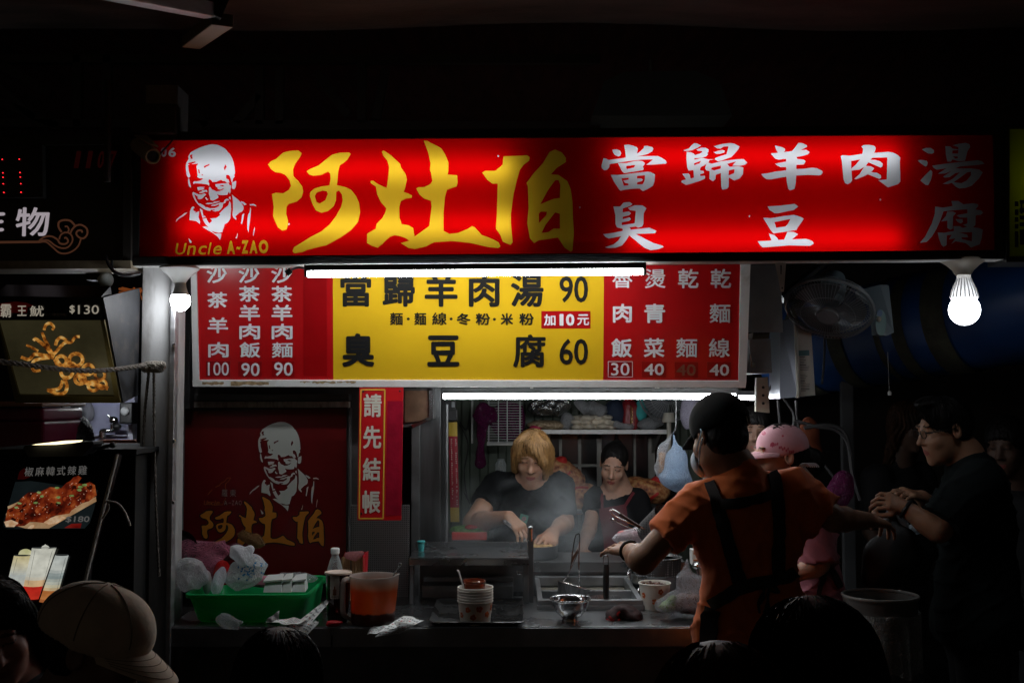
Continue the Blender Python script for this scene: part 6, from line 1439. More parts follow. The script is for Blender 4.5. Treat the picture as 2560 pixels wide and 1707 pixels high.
# steam from the boiler and the pot
def steam(name, label, c, r, dens):
    mb = MB(); mb.ball(c, r, 20); o = mb.build(name, None, None, 60) if False else None
    me = bpy.data.meshes.new(name); me.from_pydata(mb.v, [], mb.f); m = bpy.data.materials.new(name); m.use_nodes = True; t = m.node_tree; N = t.nodes; L = t.links; N.remove(N['Principled BSDF'])
    v = N.new('ShaderNodeVolumePrincipled'); v.inputs['Color'].default_value = (.75, .80, .83, 1); v.inputs['Anisotropy'].default_value = .2
    tc = N.new('ShaderNodeTexCoord'); no = N.new('ShaderNodeTexNoise'); no.inputs['Scale'].default_value = 4.2; no.inputs['Detail'].default_value = 5; no.inputs['Distortion'].default_value = .8; L.new(tc.outputs['Object'], no.inputs['Vector'])
    mp = N.new('ShaderNodeMapping'); mp.inputs['Location'].default_value = [-q/w for q, w in zip(c, r)]; mp.inputs['Scale'].default_value = [1/w for w in r]; L.new(tc.outputs['Object'], mp.inputs[0])
    ln = N.new('ShaderNodeVectorMath'); ln.operation = 'LENGTH'; L.new(mp.outputs[0], ln.inputs[0])
    f = N.new('ShaderNodeMapRange'); f.inputs[1].default_value = .25; f.inputs[2].default_value = .98; f.inputs[3].default_value = 1; f.inputs[4].default_value = 0; L.new(ln.outputs['Value'], f.inputs[0])
    g = N.new('ShaderNodeMapRange'); g.inputs[1].default_value = .46; g.inputs[2].default_value = .70; g.inputs[4].default_value = dens; L.new(no.outputs[0], g.inputs[0])
    mu = N.new('ShaderNodeMath'); mu.operation = 'MULTIPLY'; L.new(f.outputs[0], mu.inputs[0]); L.new(g.outputs[0], mu.inputs[1]); L.new(mu.outputs[0], v.inputs['Density']); L.new(v.outputs[0], N['Material Output'].inputs['Volume'])
    me.materials.append(m); o = bpy.data.objects.new(name, me); COL.objects.link(o); tag(o, label, 'steam', kind='stuff'); return o
steam('steam', 'thin steam drifting over the noodle boiler before the cooks', P(1330, 1350, 4.82), (.46, .26, .36), STEAM)
# ================================================================== people
skin_a = skin('skin_warm', (.36, .20, .13)); skin_b = skin('skin_tan', (.32, .17, .105)); skin_c = skin('skin_fair', (.42, .24, .17))
lip_m = mat('lip_colour', (.26, .07, .06), .4); brow_m = mat('brow_hair', (.06, .035, .024), .8); lash_m = mat('lash_line', (.012, .009, .008), .6)
def hair_mat(name, a, b, c, scale=18, st=(1, 1, .12)): return ramp_mat(name, [(.28, a), (.5, b), (.72, c)], scale, rough=.55, bump=.2, stretch=st, distort=.3, spec=.15)
black_hair = hair_mat('black_hair', (.004, .004, .004), (.007, .006, .006), (.011, .010, .009), 30)
blonde_hair = hair_mat('blonde_hair', (.06, .030, .012), (.17, .095, .040), (.27, .165, .08))
brown_hair = hair_mat('brown_hair', (.010, .005, .003), (.035, .015, .008), (.10, .045, .022))
def v3(p): return np.array(p, float)
def lerp(a, b, t): return Vector(a)*(1-t)+Vector(b)*t
def strands(n=46, amp=.0025, H=None, seed=0):
    """grooves running down from the crown, so hair reads as locks"""
    o = np.array(H.o); Ri = np.array(H.R.transposed())
    def f(X, Y, Z):
        q = [Ri[i, 0]*(X-o[0])+Ri[i, 1]*(Y-o[1])+Ri[i, 2]*(Z-o[2]) for i in range(3)]
        a = np.arctan2(q[0], q[1]+.02)
        return amp*(np.sin(a*n+3*np.sin(q[2]*40+seed)+seed)+.6*np.sin(a*n*2.3+q[2]*60+seed*2))
    return f
def skull_cap(s, H, grow=.008, low=-.06, front=.045, k=.012):
    """short hair hugging the skull: full at the back, cut away over the face"""
    R = H.R.to_4x4(); c = H.sc
    s.ell(H(0, -.012, .05), ((.074+grow)*c, (.093+grow)*c, (.083+grow)*c), k, '+', R)
    s.ell(H(0, -.035, low+.045), ((.070+grow)*c, (.060+grow)*c, .07*c), k, '+', R)
    s.ell(H(0, .105, -.02), (.075*c, .062*c, .083*c), k, '-', R)
def lower_body(sd, hipL, hipR, rad=.085, foot=(0, 1)):
    for h in (hipL, hipR):
        h = Vector(h); kn = Vector((h.x, h.y+.01, h.z*.53)); an = Vector((h.x, h.y, .08)); sd.cap(h, kn, rad, rad*.72, .05); sd.cap(kn, an, rad*.72, rad*.5, .04)
        sd.cap((an.x, an.y, .04), (an.x+foot[0]*.16, an.y+foot[1]*.16, .035), .042, .038, .03)
def torso(sd, neck, sL, sR, hL, hR, depth=.10, chest=.11, waist=.105, k=.06, nr=.06):
    nk, a, b, c, d = [Vector(p) for p in (neck, sL, sR, hL, hR)]; mid = (a+b)/2; hip = (c+d)/2
    sd.cap(nk, mid-Vector((0, 0, .03)), nr, nr*1.3, k)
    sd.cap(lerp(a, mid, .12), lerp(b, mid, .12), chest*.58, None, k)
    ch = lerp(mid, hip, .30); wd = (b-a)*.5
    sd.cap(ch-wd*.42, ch+wd*.42, chest, None, k)
    wv = (d-c)*.5; w = lerp(mid, hip, .68); sd.cap(w-wv*.45-wd*.1, w+wv*.45+wd*.1, waist, None, k); sd.cap(c, d, waist*1.02, None, k)
def limb(sd, sh, el, wr, r=(.052, .042, .040, .027), k=.02):
    sd.cap(sh, el, r[0], r[1], k); m = lerp(el, wr, .3); sd.cap(el, m, r[1]*.97, r[2], k); sd.cap(m, wr, r[2], r[3], k)
def sleeve(sd, sh, el, t, r0, r1, k=.03):
    a, b = Vector(sh), Vector(el); d = (b-a).normalized(); e = a+(b-a)*t
    sd.cap(a, a+(b-a)*(t+.25), r0, r1, k, cut=[(e, d)])
def brim(H, m, parent, rx=.088, ry=.112, z0=.02, out=.072, droop=.030, side=.022, span=1.25, name='cap_brim'):
    """curved cap peak: a thin arched sheet growing out of the front of the crown"""
    mb = MB(); n, k = 24, 8
    def pt(u, v, dz):
        a = (u-.5)*2*span; c = max(0., cos(a*1.22)); q = v*out*c**.75
        return H(sin(a)*(rx+q*.10), cos(a)*ry+q, z0-droop*(v*c)**1.2-side*(sin(a)**2)*(.4+.6*v)+dz)
    mb.grid(lambda u, v: pt(u, v, .002), n, k); mb.grid(lambda u, v: pt(1-u, v, -.002), n, k); mb.grid(lambda u, v: pt(u, 1, .002-.004*v), n, 1)
    o = mb.build(name, m, parent, 60); st = MB()
    for v in (.22, .42, .62, .82): st.tube([pt(.06+.88*i/20, v, .0022) for i in range(21)], .0007, 4, caps=False)
    st.build('brim_stitching', mat('cap_stitch_line', (.20, .14, .09), .9), parent, 60); return o
def person(label, base, group=None): return thing('person', label, 'person', (base[0], base[1], 0), group)

def locks(name, hair, H, m, parent, n=420, a0=-3.14, a1=3.14, el0=1.35, el1=-.5, r=.0011, off=.002, seed=0, frizz=.10):
    """loose strands over a head of hair: thin tapering fibres running from the crown down over its surface"""
    bv = bvh_of(hair); rr = random.Random(seed); mb = MB(); o = H(0, -.012, .03); Ri = H.R
    for i in range(n):
        a = rr.uniform(a0, a1); e1 = el1+rr.uniform(-.25, .15); e0 = el0-rr.random()*1.1; pts = []; w = rr.uniform(-frizz, frizz); lift = off+abs(rr.gauss(0, .0016))
        for j in range(8):
            t = j/7; e = e0+(e1-e0)*t; b = a+w*t+.06*sin(5*t+i); d = Ri @ Vector((sin(b)*cos(e), cos(b)*cos(e), sin(e)))
            h = bv.ray_cast(o+d*.6, -d)
            if h[0] is None: break
            pts.append(h[0]+d*lift*(.4+t))
        if len(pts) > 3: mb.tube(pts, [r*(1-.75*j/(len(pts)-1)) for j in range(len(pts))], 3, caps=False)
    if mb.v: return tag(mb.build(name, m, parent, 60), kind='stuff')

# ---------------------------------------------------------------- blonde cook
Yc = 5.5
pr = person('blonde cook in a black shirt looking down and stirring noodles in a pot', P(1320, 1300, Yc))
H = Frame3(P(1331, 1146, Yc-.02), (-.10, -1, -.42), (.05, 0, 1))
nk = P(1328, 1192, Yc+.05); sL = P(1240, 1216, Yc+.04); sR = P(1402, 1218, Yc+.04); hL = P(1275, 1440, Yc+.06); hR = P(1365, 1440, Yc+.06)
eL = P(1183, 1306, Yc-.1); wL = P(1272, 1292, Yc-.33); eR = P(1412, 1308, Yc-.02); wR = P(1381, 1332, Yc-.27)
s = SDF(); head_sdf(s, H, nk, .053); torso(s, nk, sL, sR, hL, hR, chest=.10, waist=.10); lower_body(s, hL, hR, foot=(0, -1))
limb(s, sL, eL, wL, (.052, .046, .044, .029)); limb(s, sR, eR, wR)
hand_sdf(s, wL, P(1298, 1318, Yc-.36), (.5, -.6, .7), .75, 1, spread=.1); hand_sdf(s, wR, P(1372, 1352, Yc-.33), (.2, -.5, .85), .8, -1)
solid('body', s, [skin_a, lip_m, mat('blond_brow', (.12, .06, .025), .7), lash_m], pr, .0052, None, face_paint(H))
s = SDF(); torso(s, nk+Vector((0, .01, -.03)), sL, sR, hL, hR, chest=.118, waist=.122, nr=.068); sleeve(s, sL, eL, .52, .068, .072); sleeve(s, sR, eR, .8, .066, .062)
s.ell(H(0, .02, -.16), (.062, .07, .05), .01, '-')
tee = mat('black_tee', (.007, .008, .0085), .9, var=.3, vs=12, spec=.2)
solid('shirt', s, tee, pr, .008, creases(.007, [(50, 10, 60), (-55, 10, 45), (90, 0, -30)], 2))
s = SDF(); lower_body(s, hL, hR, .097, foot=(0, -1)); torso_h = (hL+hR)/2; s.cap(hL, hR, .115, None, .05); solid('trousers', s, mat('dark_trousers', (.012, .013, .016), .85), pr, .012)
s = SDF(); R = H.R.to_4x4()
s.ell(H(0, -.015, .052), (.084, .104, .088), .02, '+', R); s.ell(H(0, -.05, -.01), (.082, .066, .09), .03, '+', R)
for q in (-1, 1): s.cap(H(q*.062, .03, .085), H(q*.074, .028, -.05), .025, .018, .03); s.cap(H(q*.070, -.02, .03), H(q*.078, -.01, -.07), .030, .020, .03)
s.cap(H(.02, .078, .108), H(-.055, .080, .02), .018, .018, .02); s.cap(H(-.055, .080, .02), H(-.066, .052, -.07), .018, .014, .02); s.cap(H(.02, .078, .108), H(.058, .078, .03), .018, .012, .02); s.cap(H(.015, .08, .105), H(-.02, .090, .066), .016, .009, .02)
s.ell(H(.012, .12, -.018), (.046, .052, .094), .010, '-', R)
hr = solid('hair', s, blonde_hair, pr, .0045, strands(40, .0025, H, 1)); locks('hair_strands', hr, H, mat('light_blonde_strand', (.27, .145, .052), .45, var=.3, vs=40, spec=.3), hr, 620, el1=-1.0, r=.0013, seed=1)
ldl = thing('chopsticks', 'long steel chopsticks in the blonde cook\'s right hand', 'chopsticks', P(1290, 1330, Yc-.36))
mb = MB(); mb.tube([P(1257, 1300, Yc-.40), P(1320, 1362, Yc-.37)], .0045, 8); mb.tube([P(1262, 1298, Yc-.39), P(1322, 1356, Yc-.36)], .0035, 8); mb.build('sticks', steel_shiny, ldl, 60)
tg = thing('name_tag', 'small green square tag hanging at the blonde cook\'s front', 'tag', P(1309, 1296, Yc-.14))
TG = Plane((0, Yc-.15, 0), (0, 1, 0)); mb = MB(); slab_px(mb, TG, [(1302, 1283), (1322, 1289), (1317, 1308), (1297, 1302)], .003); mb.build('card', mat('teal_green_card', (.06, .20, .15), .5), tg)
mb = MB(); flatpoly(mb, TG, [(1310+5.2*cos(a*.5236), 1296+5.2*sin(a*.5236)) for a in range(12)], .001); mb.build('round_mark', mat('pink_print', (.38, .12, .16), .5), tg)
mb = MB(); flatpoly(mb, TG, [(1310+2.2*cos(a*.785), 1295+2.2*sin(a*.785)) for a in range(8)], .0014); stroke2(mb, TG, [(1306, 1299), (1310, 1296.5), (1314, 1300)], 1.2, .0015); mb.build('inner_mark', mat('teal_print', (.05, .16, .13), .5), tg)

# ---------------------------------------------------------------- second cook behind
Yw = 6.05
pr = person('dark haired woman in a maroon apron looking down, behind the blonde cook', P(1540, 1300, Yw))
H = Frame3(P(1534, 1164, Yw), (-.22, -1, -.46), (.12, 0, 1), .93)
nk = P(1541, 1212, Yw+.06); sL = P(1488, 1246, Yw+.05); sR = P(1596, 1248, Yw+.05); hL = P(1500, 1420, Yw+.06); hR = P(1578, 1420, Yw+.06)
eL = P(1474, 1320, Yw-.05); wL = P(1455, 1372, Yw-.28); eR = P(1622, 1320, Yw); wR = P(1610, 1350, Yw-.22)
s = SDF(); head_sdf(s, H, nk, .046, thin=.95, jaw=.9); torso(s, nk, sL, sR, hL, hR, chest=.085, waist=.085); lower_body(s, hL, hR, .075, foot=(0, -1))
limb(s, sL, eL, wL, (.042, .036, .034, .024)); limb(s, sR, eR, wR, (.042, .036, .034, .024))
hand_sdf(s, wL, P(1452, 1395, Yw-.33), (-.5, -.5, .7), .7, 1, .9); hand_sdf(s, wR, P(1602, 1362, Yw-.28), (.4, -.5, .7), .7, -1, .9)
solid('body', s, [skin_c, lip_m, brow_m, lash_m], pr, .0055, None, face_paint(H))
s = SDF(); torso(s, nk+Vector((0, .01, -.045)), sL, sR, hL, hR, chest=.098, waist=.10, nr=.06); sleeve(s, sL, eL, .5, .056, .056); sleeve(s, sR, eR, .85, .056, .05)
s.ell(H(0, .02, -.175), (.055, .08, .055), .01, '-')
sh = solid('shirt', s, mat('black_blouse', (.008, .008, .009), .9, spec=.2), pr, .008, creases(.006, [(56, 8, 60), (-64, 10, 48)], 3))
s = SDF(); lower_body(s, hL, hR, .085, foot=(0, -1)); s.cap(hL, hR, .098, None, .05); solid('trousers', s, MATS['dark_trousers'], pr, .012)
bv = bvh_of(sh); ap = mat('maroon_apron', (.10, .008, .014), .8, var=.2, vs=10)
mb = MB(); strap(mb, bv, [(1545, 1400), (1542, 1345), (1536, 1300), (1530, 1266)], 66, .006, .004, n=8); mb.build('apron', ap, pr, 60)
mb = MB()
for pts in (((1505, 1275), (1504, 1250), (1506, 1236)), ((1555, 1275), (1572, 1248), (1584, 1232))): strap(mb, bv, pts, 7, .006, .004)
if mb.v: mb.build('apron_strap', ap, pr, 60)
s = SDF(); skull_cap(s, H, .004, -.01); s.ell(H(0, .10, .012), (.064, .060, .080), .012, '-', H.R.to_4x4()); s.ell(H(0, -.105, .085), (.030, .026, .028), .008, '+', H.R.to_4x4()); s.cap(H(.03, -.09, 0), H(.045, -.085, -.13), .022, .008, .02)
solid('hair', s, black_hair, pr, .005, strands(34, .0018, H, 2))

# ---------------------------------------------------------------- worker in orange, from behind
Yo = 3.72
pr = person('worker in an orange T-shirt with dark apron straps and black cap, seen from behind', P(1860, 1400, Yo))
H = Frame3(P(1801, 1098, Yo-.02), (-.46, .86, -.28), (0, 0, 1), .98)
nk = P(1846, 1172, Yo-.02); sL = P(1742, 1262, Yo); sR = P(1984, 1226, Yo+.02); hL = P(1836, 1560, Yo+.02); hR = P(1932, 1560, Yo+.02)
eL = P(1606, 1400, Yo-.05); wL = P(1574, 1376, Yo+.19); eR = P(2085, 1296, Yo-.02); wR = P(2168, 1300, Yo+.12)
s = SDF(); head_sdf(s, H, nk, .048); torso(s, nk, sL, sR, hL, hR, chest=.112, waist=.10, nr=.045); lower_body(s, hL, hR, .085)
limb(s, sL, eL, wL, (.052, .042, .041, .028)); limb(s, sR, eR, wR, (.050, .041, .038, .027))
hand_sdf(s, wL, P(1548, 1368, Yo+.24), (-.1, -.45, .9), .35, -1, spread=.12); hand_sdf(s, wR, P(2200, 1302, Yo+.18), (.1, -.4, .9), .6, 1)
solid('body', s, [skin_b, lip_m, brow_m, lash_m], pr, .0055, None, face_paint(H))
s = SDF(); s.cap(nk+Vector((0, -.005, -.012)), nk+Vector((.004, -.005, -.07)), .062, .085, .03); torso(s, nk+Vector((.01, -.005, -.05)), sL, sR, hL, hR, chest=.115, waist=.112, nr=.060, k=.06)
sleeve(s, sL, eL, .62, .060, .066, .04); a, b = Vector(sR), Vector(eR); sleeve(s, sR, eR, .80, .062, .058, .04)
s.cap(lerp(sR, eR, .1)-Vector((0, 0, .035)), lerp(sR, eR, .62)-Vector((0, 0, .038)), .065, .05, .05, cut=[(lerp(sR, eR, .80), (b-a).normalized())])
s.cap(hL-Vector((0, 0, .02)), hL-Vector((.02, 0, .12)), .115, .125, .05); s.cap(hR-Vector((0, 0, .02)), hR-Vector((-.01, 0, .12)), .115, .12, .05)
s.plane(P(1880, 1668, Yo), (0, 0, -1))
shirt = solid('shirt', s, mat('orange_tee', (.64, .125, .012), .8, var=.08, vs=14, sheen=.15, bump=.05, bs=400), pr, .007, creases(.0065, [(60, 10, 45), (-50, 20, 70), (80, 10, -30), (30, 20, 95), (105, 10, 25)], 9, 2.2))
s = SDF(); lower_body(s, hL, hR, .10); s.cap(hL, hR, .115, None, .05); solid('trousers', s, mat('black_trousers', (.010, .010, .011), .85), pr, .012)
bv = bvh_of(shirt); ap = mat('black_brown_strap', (.018, .012, .011), .85, var=.2, vs=20)
mb = MB(); strap(mb, bv, [zr(282, 512), zr(320, 620), zr(370, 800), zr(415, 960), zr(446, 1062)], 32, .005, .004); mb.build('apron_strap', ap, pr, 60)
mb = MB(); strap(mb, bv, [zr(600, 440), zr(628, 560), zr(644, 760), zr(640, 900), zr(640, 1015)], 30, .005, .004); mb.build('apron_strap', ap, pr, 60)
mb = MB(); strap(mb, bv, [zr(345, 626), zr(450, 616), zr(540, 596), zr(622, 566)], 24, .007, .004); mb.build('cross_strap', ap, pr, 60)
mb = MB(); strap(mb, bv, [zr(290, 1160), zr(360, 1120), zr(430, 1070), zr(520, 1045), zr(600, 1030), zr(680, 1010), zr(722, 985)], 30, .006, .005, n=8); mb.build('waist_tie', ap, pr, 60)
mb = MB()
for pts in ((zr(590, 1040), zr(625, 1060), zr(632, 1085), zr(600, 1075), zr(590, 1045)), (zr(590, 1045), zr(560, 1065), zr(548, 1120), zr(540, 1200)), (zr(595, 1050), zr(580, 1100), zr(574, 1170), zr(572, 1215))): strap(mb, bv, pts, 8, .012, .003)
mb.build('bow', ap, pr, 60)
mb = MB(); s2_ = SDF()
mb = MB(); strap(mb, bv, [zr(305, 1180), zr(290, 1230), zr(285, 1300), zr(280, 1360)], 40, .008, .005); mb.build('apron_edge', ap, pr, 60)
s = SDF(); skull_cap(s, H, .005, -.045); solid('hair', s, black_hair, pr, .005, strands(60, .0012, H, 5))
s = SDF(); R = H.R.to_4x4(); s.ell(H(0, -.010, .058), (.088, .112, .095), .02, '+', R); s.plane(H(0, 0, .022), H.R @ Vector((0, -.10, -1)))
s.cap(H(-.035, .10, .03), H(.035, .10, .03), .012, None, .01); s.box(H(0, .118, .014), (.056, .028, .006), .006, .012, '+', R @ Matrix.Rotation(-.45, 4, 'X'))
s.ell(H(0, -.125, .028), (.045, .04, .026), .006, '-', R)
cap_ = solid('cap', s, mat('black_cap_cloth', (.006, .007, .007), .9, var=.2, vs=40, spec=.2), pr, .005)
bv = bvh_of(cap_); mb = MB(); mb.tube([H(-.05, -.102, .032), H(-.025, -.118, .03), H(0, -.122, .03), H(.025, -.118, .03), H(.05, -.102, .032)], .006, 8, flat=.4); cs = mb.build('cap_strap', MATS['black_cap_cloth'], cap_, 60)
mb = MB(); q = [H(.022, -.124, .045), H(.036, -.120, .045), H(.036, -.120, .02), H(.022, -.124, .02)]; mb.tube(q, .0022, 6, closed=True); mb.build('buckle', mat('dull_buckle', (.30, .30, .28), .35, 1.), cap_, 60)
s = SDF(); s.ell(H(0, .088, -.055), (.060, .044, .056), .02, '+', R); s.ell(H(0, .06, -.045), (.058, .045, .056), .01, '-', R); solid('face_mask', s, mat('pale_blue_mask', (.52, .60, .68), .7), pr, .004)
mb = MB(); mb.tube(smoothpts([H(-.062, .06, -.03), H(-.082, .02, -.012), H(-.090, -.02, .018), H(-.084, -.012, .035)], 6), .0022, 6); mb.tube(smoothpts([H(-.06, .06, -.07), H(-.084, .012, -.035), H(-.090, -.022, .0)], 6), .0022, 6); mb.build('mask_loop', mat('mask_loop_blue', (.45, .58, .72), .6), pr, 60)
wt = MB(); d = (Vector(wL)-Vector(eL)).normalized(); c = lerp(eL, wL, .93); u = d.orthogonal().normalized(); w = d.cross(u)
wt.tube([c+u*(.032*cos(a*.3927))+w*(.032*sin(a*.3927)) for a in range(16)], .006, 8, closed=True, flat=1.4); wt.build('watch', black_plastic, pr, 60)

# ---------------------------------------------------------------- woman in pink cap
Yk = 4.38
pr = person('woman in a pink cap and pink shirt half hidden behind the orange worker', P(2020, 1400, Yk))
H = Frame3(P(1950, 1146, Yk), (-.95, -.14, -.03), (0, 0, 1), .98)
nk = P(1990, 1208, Yk+.02); sL = P(1985, 1262, Yk+.15); sR = P(2020, 1275, Yk-.15); hL = P(2020, 1530, Yk+.09); hR = P(2045, 1530, Yk-.08)
eR = P(2046, 1408, Yk-.20); wR = P(1985, 1440, Yk-.22); eL = P(1975, 1390, Yk+.2); wL = P(1910, 1420, Yk+.18)
s = SDF(); head_sdf(s, H, nk, .048, thin=.96); torso(s, nk, sL, sR, hL, hR, chest=.09, waist=.09); lower_body(s, hL, hR, .08, foot=(-1, 0)); limb(s, sR, eR, wR, (.045, .038, .036, .025)); limb(s, sL, eL, wL, (.045, .038, .036, .025))
hand_sdf(s, wR, P(1950, 1448, Yk-.22), (0, 0, 1), .7, 1, .9); hand_sdf(s, wL, P(1880, 1425, Yk+.18), (0, 0, 1), .7, -1, .9)
solid('body', s, [skin_c, lip_m, brow_m, lash_m], pr, .006, None, face_paint(H))
s = SDF(); torso(s, nk-Vector((0, 0, .04)), sL, sR, hL, hR, chest=.108, waist=.112, nr=.06); sleeve(s, sR, eR, 1.02, .068, .070, .04); sleeve(s, sL, eL, 1.0, .062, .062, .04); s.cap(hL, hL-Vector((0, 0, .03)), .11); s.plane(P(2040, 1512, Yk), (.15, 0, -1))
pk = solid('shirt', s, mat('dusty_pink_shirt', (.26, .075, .10), .8, var=.12, vs=10, sheen=.15), pr, .0075, creases(.009, [(66, 8, 52), (-58, 10, 70), (30, 36, 88)], 4))
bv = bvh_of(pk); mb = MB(); strap(mb, bv, [zr(900, 960), zr(880, 1000), zr(860, 1060), zr(850, 1130)], 12, .006, .004); strap(mb, bv, [zr(905, 950), zr(935, 1010), zr(960, 1070)], 14, .006, .004)
if mb.v: mb.build('bag_strap', black_plastic, pr, 60)
s = SDF(); lower_body(s, hL, hR, .098, foot=(-1, 0)); s.cap(hL, hR, .11, None, .05); solid('trousers', s, mat('pale_trousers', (.42, .40, .38), .85, var=.1), pr, .012)
s = SDF(); skull_cap(s, H, .006, -.03); s.ell(H(.0, -.13, -.02), (.045, .05, .055), .03, '+', H.R.to_4x4()); solid('hair', s, black_hair, pr, .0055, strands(40, .002, H, 6))
s = SDF(); R = H.R.to_4x4(); s.ell(H(0, -.012, .048), (.084, .102, .088), .02, '+', R); s.plane(H(0, 0, .016), H.R @ Vector((0, -.22, -1)))
pc = solid('cap', s, mat('pink_cap_cloth', (.60, .32, .37), .8, var=.05, vs=20, dirt=(.45, .15, .16), ds=9, damt=.35, sheen=.2), pr, .005)
brim(H, MATS['pink_cap_cloth'], pc, .082, .092, .030, .078, .024, .018); bv = bvh_of(pc); mb = MB(); r_ = random.Random(6)
for i in range(16):
    x, y = zr(600+i*9, 312+i*3.2+r_.uniform(-12, 12)); q = [cast(bv, x+dx, y+dy) for dx, dy in ((0, -4), (3, -2), (2, 4), (-1, 3))]
    if all(h is not None for h, _ in q): mb.add([h+nn*.001 for h, nn in q], [(0, 1, 2, 3)])
for cx_, cy_, r in ((566, 258, 6), (492, 356, 5), (665, 272, 3), (612, 316, 6)):
    q = [cast(bv, *zr(cx_+r*2.0*cos(a*.785), cy_+r*2.0*sin(a*.785))) for a in range(8)]
    if all(h is not None for h, _ in q): mb.add([h+nn*.001 for h, nn in q], [tuple(range(8))])
if mb.v: mb.build('cap_print', mat('rose_print', (.42, .05, .10), .6), pc)
mb = MB(); q0 = P(2010, 1172, Yk-.06)
for i in range(5): mb.tube(arc(q0+Vector((i*.008, -.01, 0)), (0, 0, 1), (1, -.3, 0), .022, -1.2, 1.2, 6), .003, 6)
mb.build('hair_clip', mat('clear_hair_clip', (.25, .27, .30), .1, coat=.5), pr, 60)

# ---------------------------------------------------------------- man with glasses on the right
Ym = 4.5
pr = person('man in glasses and a dark sweatshirt holding bags at the right', P(2430, 1400, Ym))
H = Frame3(P(2364, 1082, Ym), (-1, -.10, -.22), (-.06, 0, 1), 1.02)
nk = P(2412, 1140, Ym+.02); sL = P(2428, 1195, Ym+.17); sR = P(2452, 1210, Ym-.17); hL = P(2430, 1560, Ym+.1); hR = P(2450, 1560, Ym-.1)
eR = P(2345, 1322, Ym-.26); wR = P(2252, 1264, Ym-.20); eL = P(2352, 1290, Ym+.16); wL = P(2305, 1243, Ym+.02)
s = SDF(); head_sdf(s, H, nk, .058); torso(s, nk, sL, sR, hL, hR, chest=.12, waist=.12); lower_body(s, hL, hR, .09, foot=(-1, 0)); limb(s, sR, eR, wR, (.055, .048, .043, .029)); limb(s, sL, eL, wL, (.055, .048, .043, .029))
hand_sdf(s, wR, P(2224, 1252, Ym-.20), (.3, -.7, .6), 1.0, 1); hand_sdf(s, wL, P(2270, 1232, Ym-.03), (.2, -.3, .9), .75, -1, spread=.1)
solid('body', s, [skin_b, lip_m, brow_m, lash_m], pr, .006, None, face_paint(H))
s = SDF(); torso(s, nk-Vector((0, 0, .035)), sL, sR, hL, hR, chest=.142, waist=.15, nr=.075, k=.08); sleeve(s, sR, eR, .92, .088, .082, .05); sleeve(s, sL, eL, .8, .08, .07, .05); s.cap(hL, hR, .15, None, .05); s.plane(P(2440, 1600, Ym), (0, 0, -1))
solid('shirt', s, mat('charcoal_sweatshirt', (.007, .010, .0105), .95, var=.15, vs=8, spec=.15), pr, .008, creases(.010, [(50, 18, 52), (-44, 10, 70), (66, 4, -30)], 7))
s = SDF(); lower_body(s, hL, hR, .105, foot=(-1, 0)); s.cap(hL, hR, .13, None, .05); solid('trousers', s, MATS['dark_trousers'], pr, .012)
s = SDF(); skull_cap(s, H, .009, -.035); s.ell(H(0, .045, .128), (.055, .05, .022), .02, '+', H.R.to_4x4()); s.ell(H(0, .11, .015), (.07, .052, .078), .010, '-', H.R.to_4x4()); hr = solid('hair', s, black_hair, pr, .005, strands(90, .0012, H, 8)); locks('hair_strands', hr, H, mat('black_strand', (.005, .0045, .004), .5, spec=.15), hr, 400, el1=-.2, r=.0011, off=.004, seed=8)
mb = MB()
for q in (-1, 1):
    mb.tube([H(q*.033+.023*cos(a*.5236), .104, .018+.017*sin(a*.5236)) for a in range(12)], .0018, 6, closed=True)
    mb.tube([H(q*.056, .102, .022), H(q*.074, .06, .022), H(q*.083, 0, .02), H(q*.082, -.012, .008)], .0018, 6)
mb.tube([H(-.01, .106, .02), H(.01, .106, .02)], .0018, 6); mb.build('glasses', mat('dark_spectacle_frame', (.015, .015, .015), .3), pr, 60)
wt = MB(); d = (Vector(wR)-Vector(eR)).normalized(); c = lerp(eR, wR, .86); u = d.orthogonal().normalized(); w = d.cross(u)
wt.tube([c+u*(.034*cos(a*.3927))+w*(.034*sin(a*.3927)) for a in range(16)], .007, 8, closed=True); wt.build('wristband', black_plastic, pr, 60)
bag('carrier_bag', 'pale bluish plastic bag hanging from the hands of the man in glasses', film('pale_blue_film', (.66, .74, .80), .75, .25, 20, .8), [(2240, 1318, Ym-.17, .05, .04, .05), (2285, 1322, Ym-.1, .04, .04, .03)], 131, .012, 30, .007, neck=[((2228, 1300, Ym-.18), (2226, 1262, Ym-.19), .03, .01)])
bag('carrier_bag', 'dark grey cloth bag hanging below the hands of the man in glasses', mat('dark_bag_cloth', (.014, .016, .017), .6, var=.2), [(2225, 1395, Ym-.2, .105, .07, .10), (2272, 1415, Ym-.15, .085, .06, .09), (2205, 1440, Ym-.2, .08, .05, .06), (2250, 1345, Ym-.2, .06, .05, .05)], 141, .018, 22, .008, neck=[((2225, 1360, Ym-.2), (2232, 1280, Ym-.2), .05, .012)])

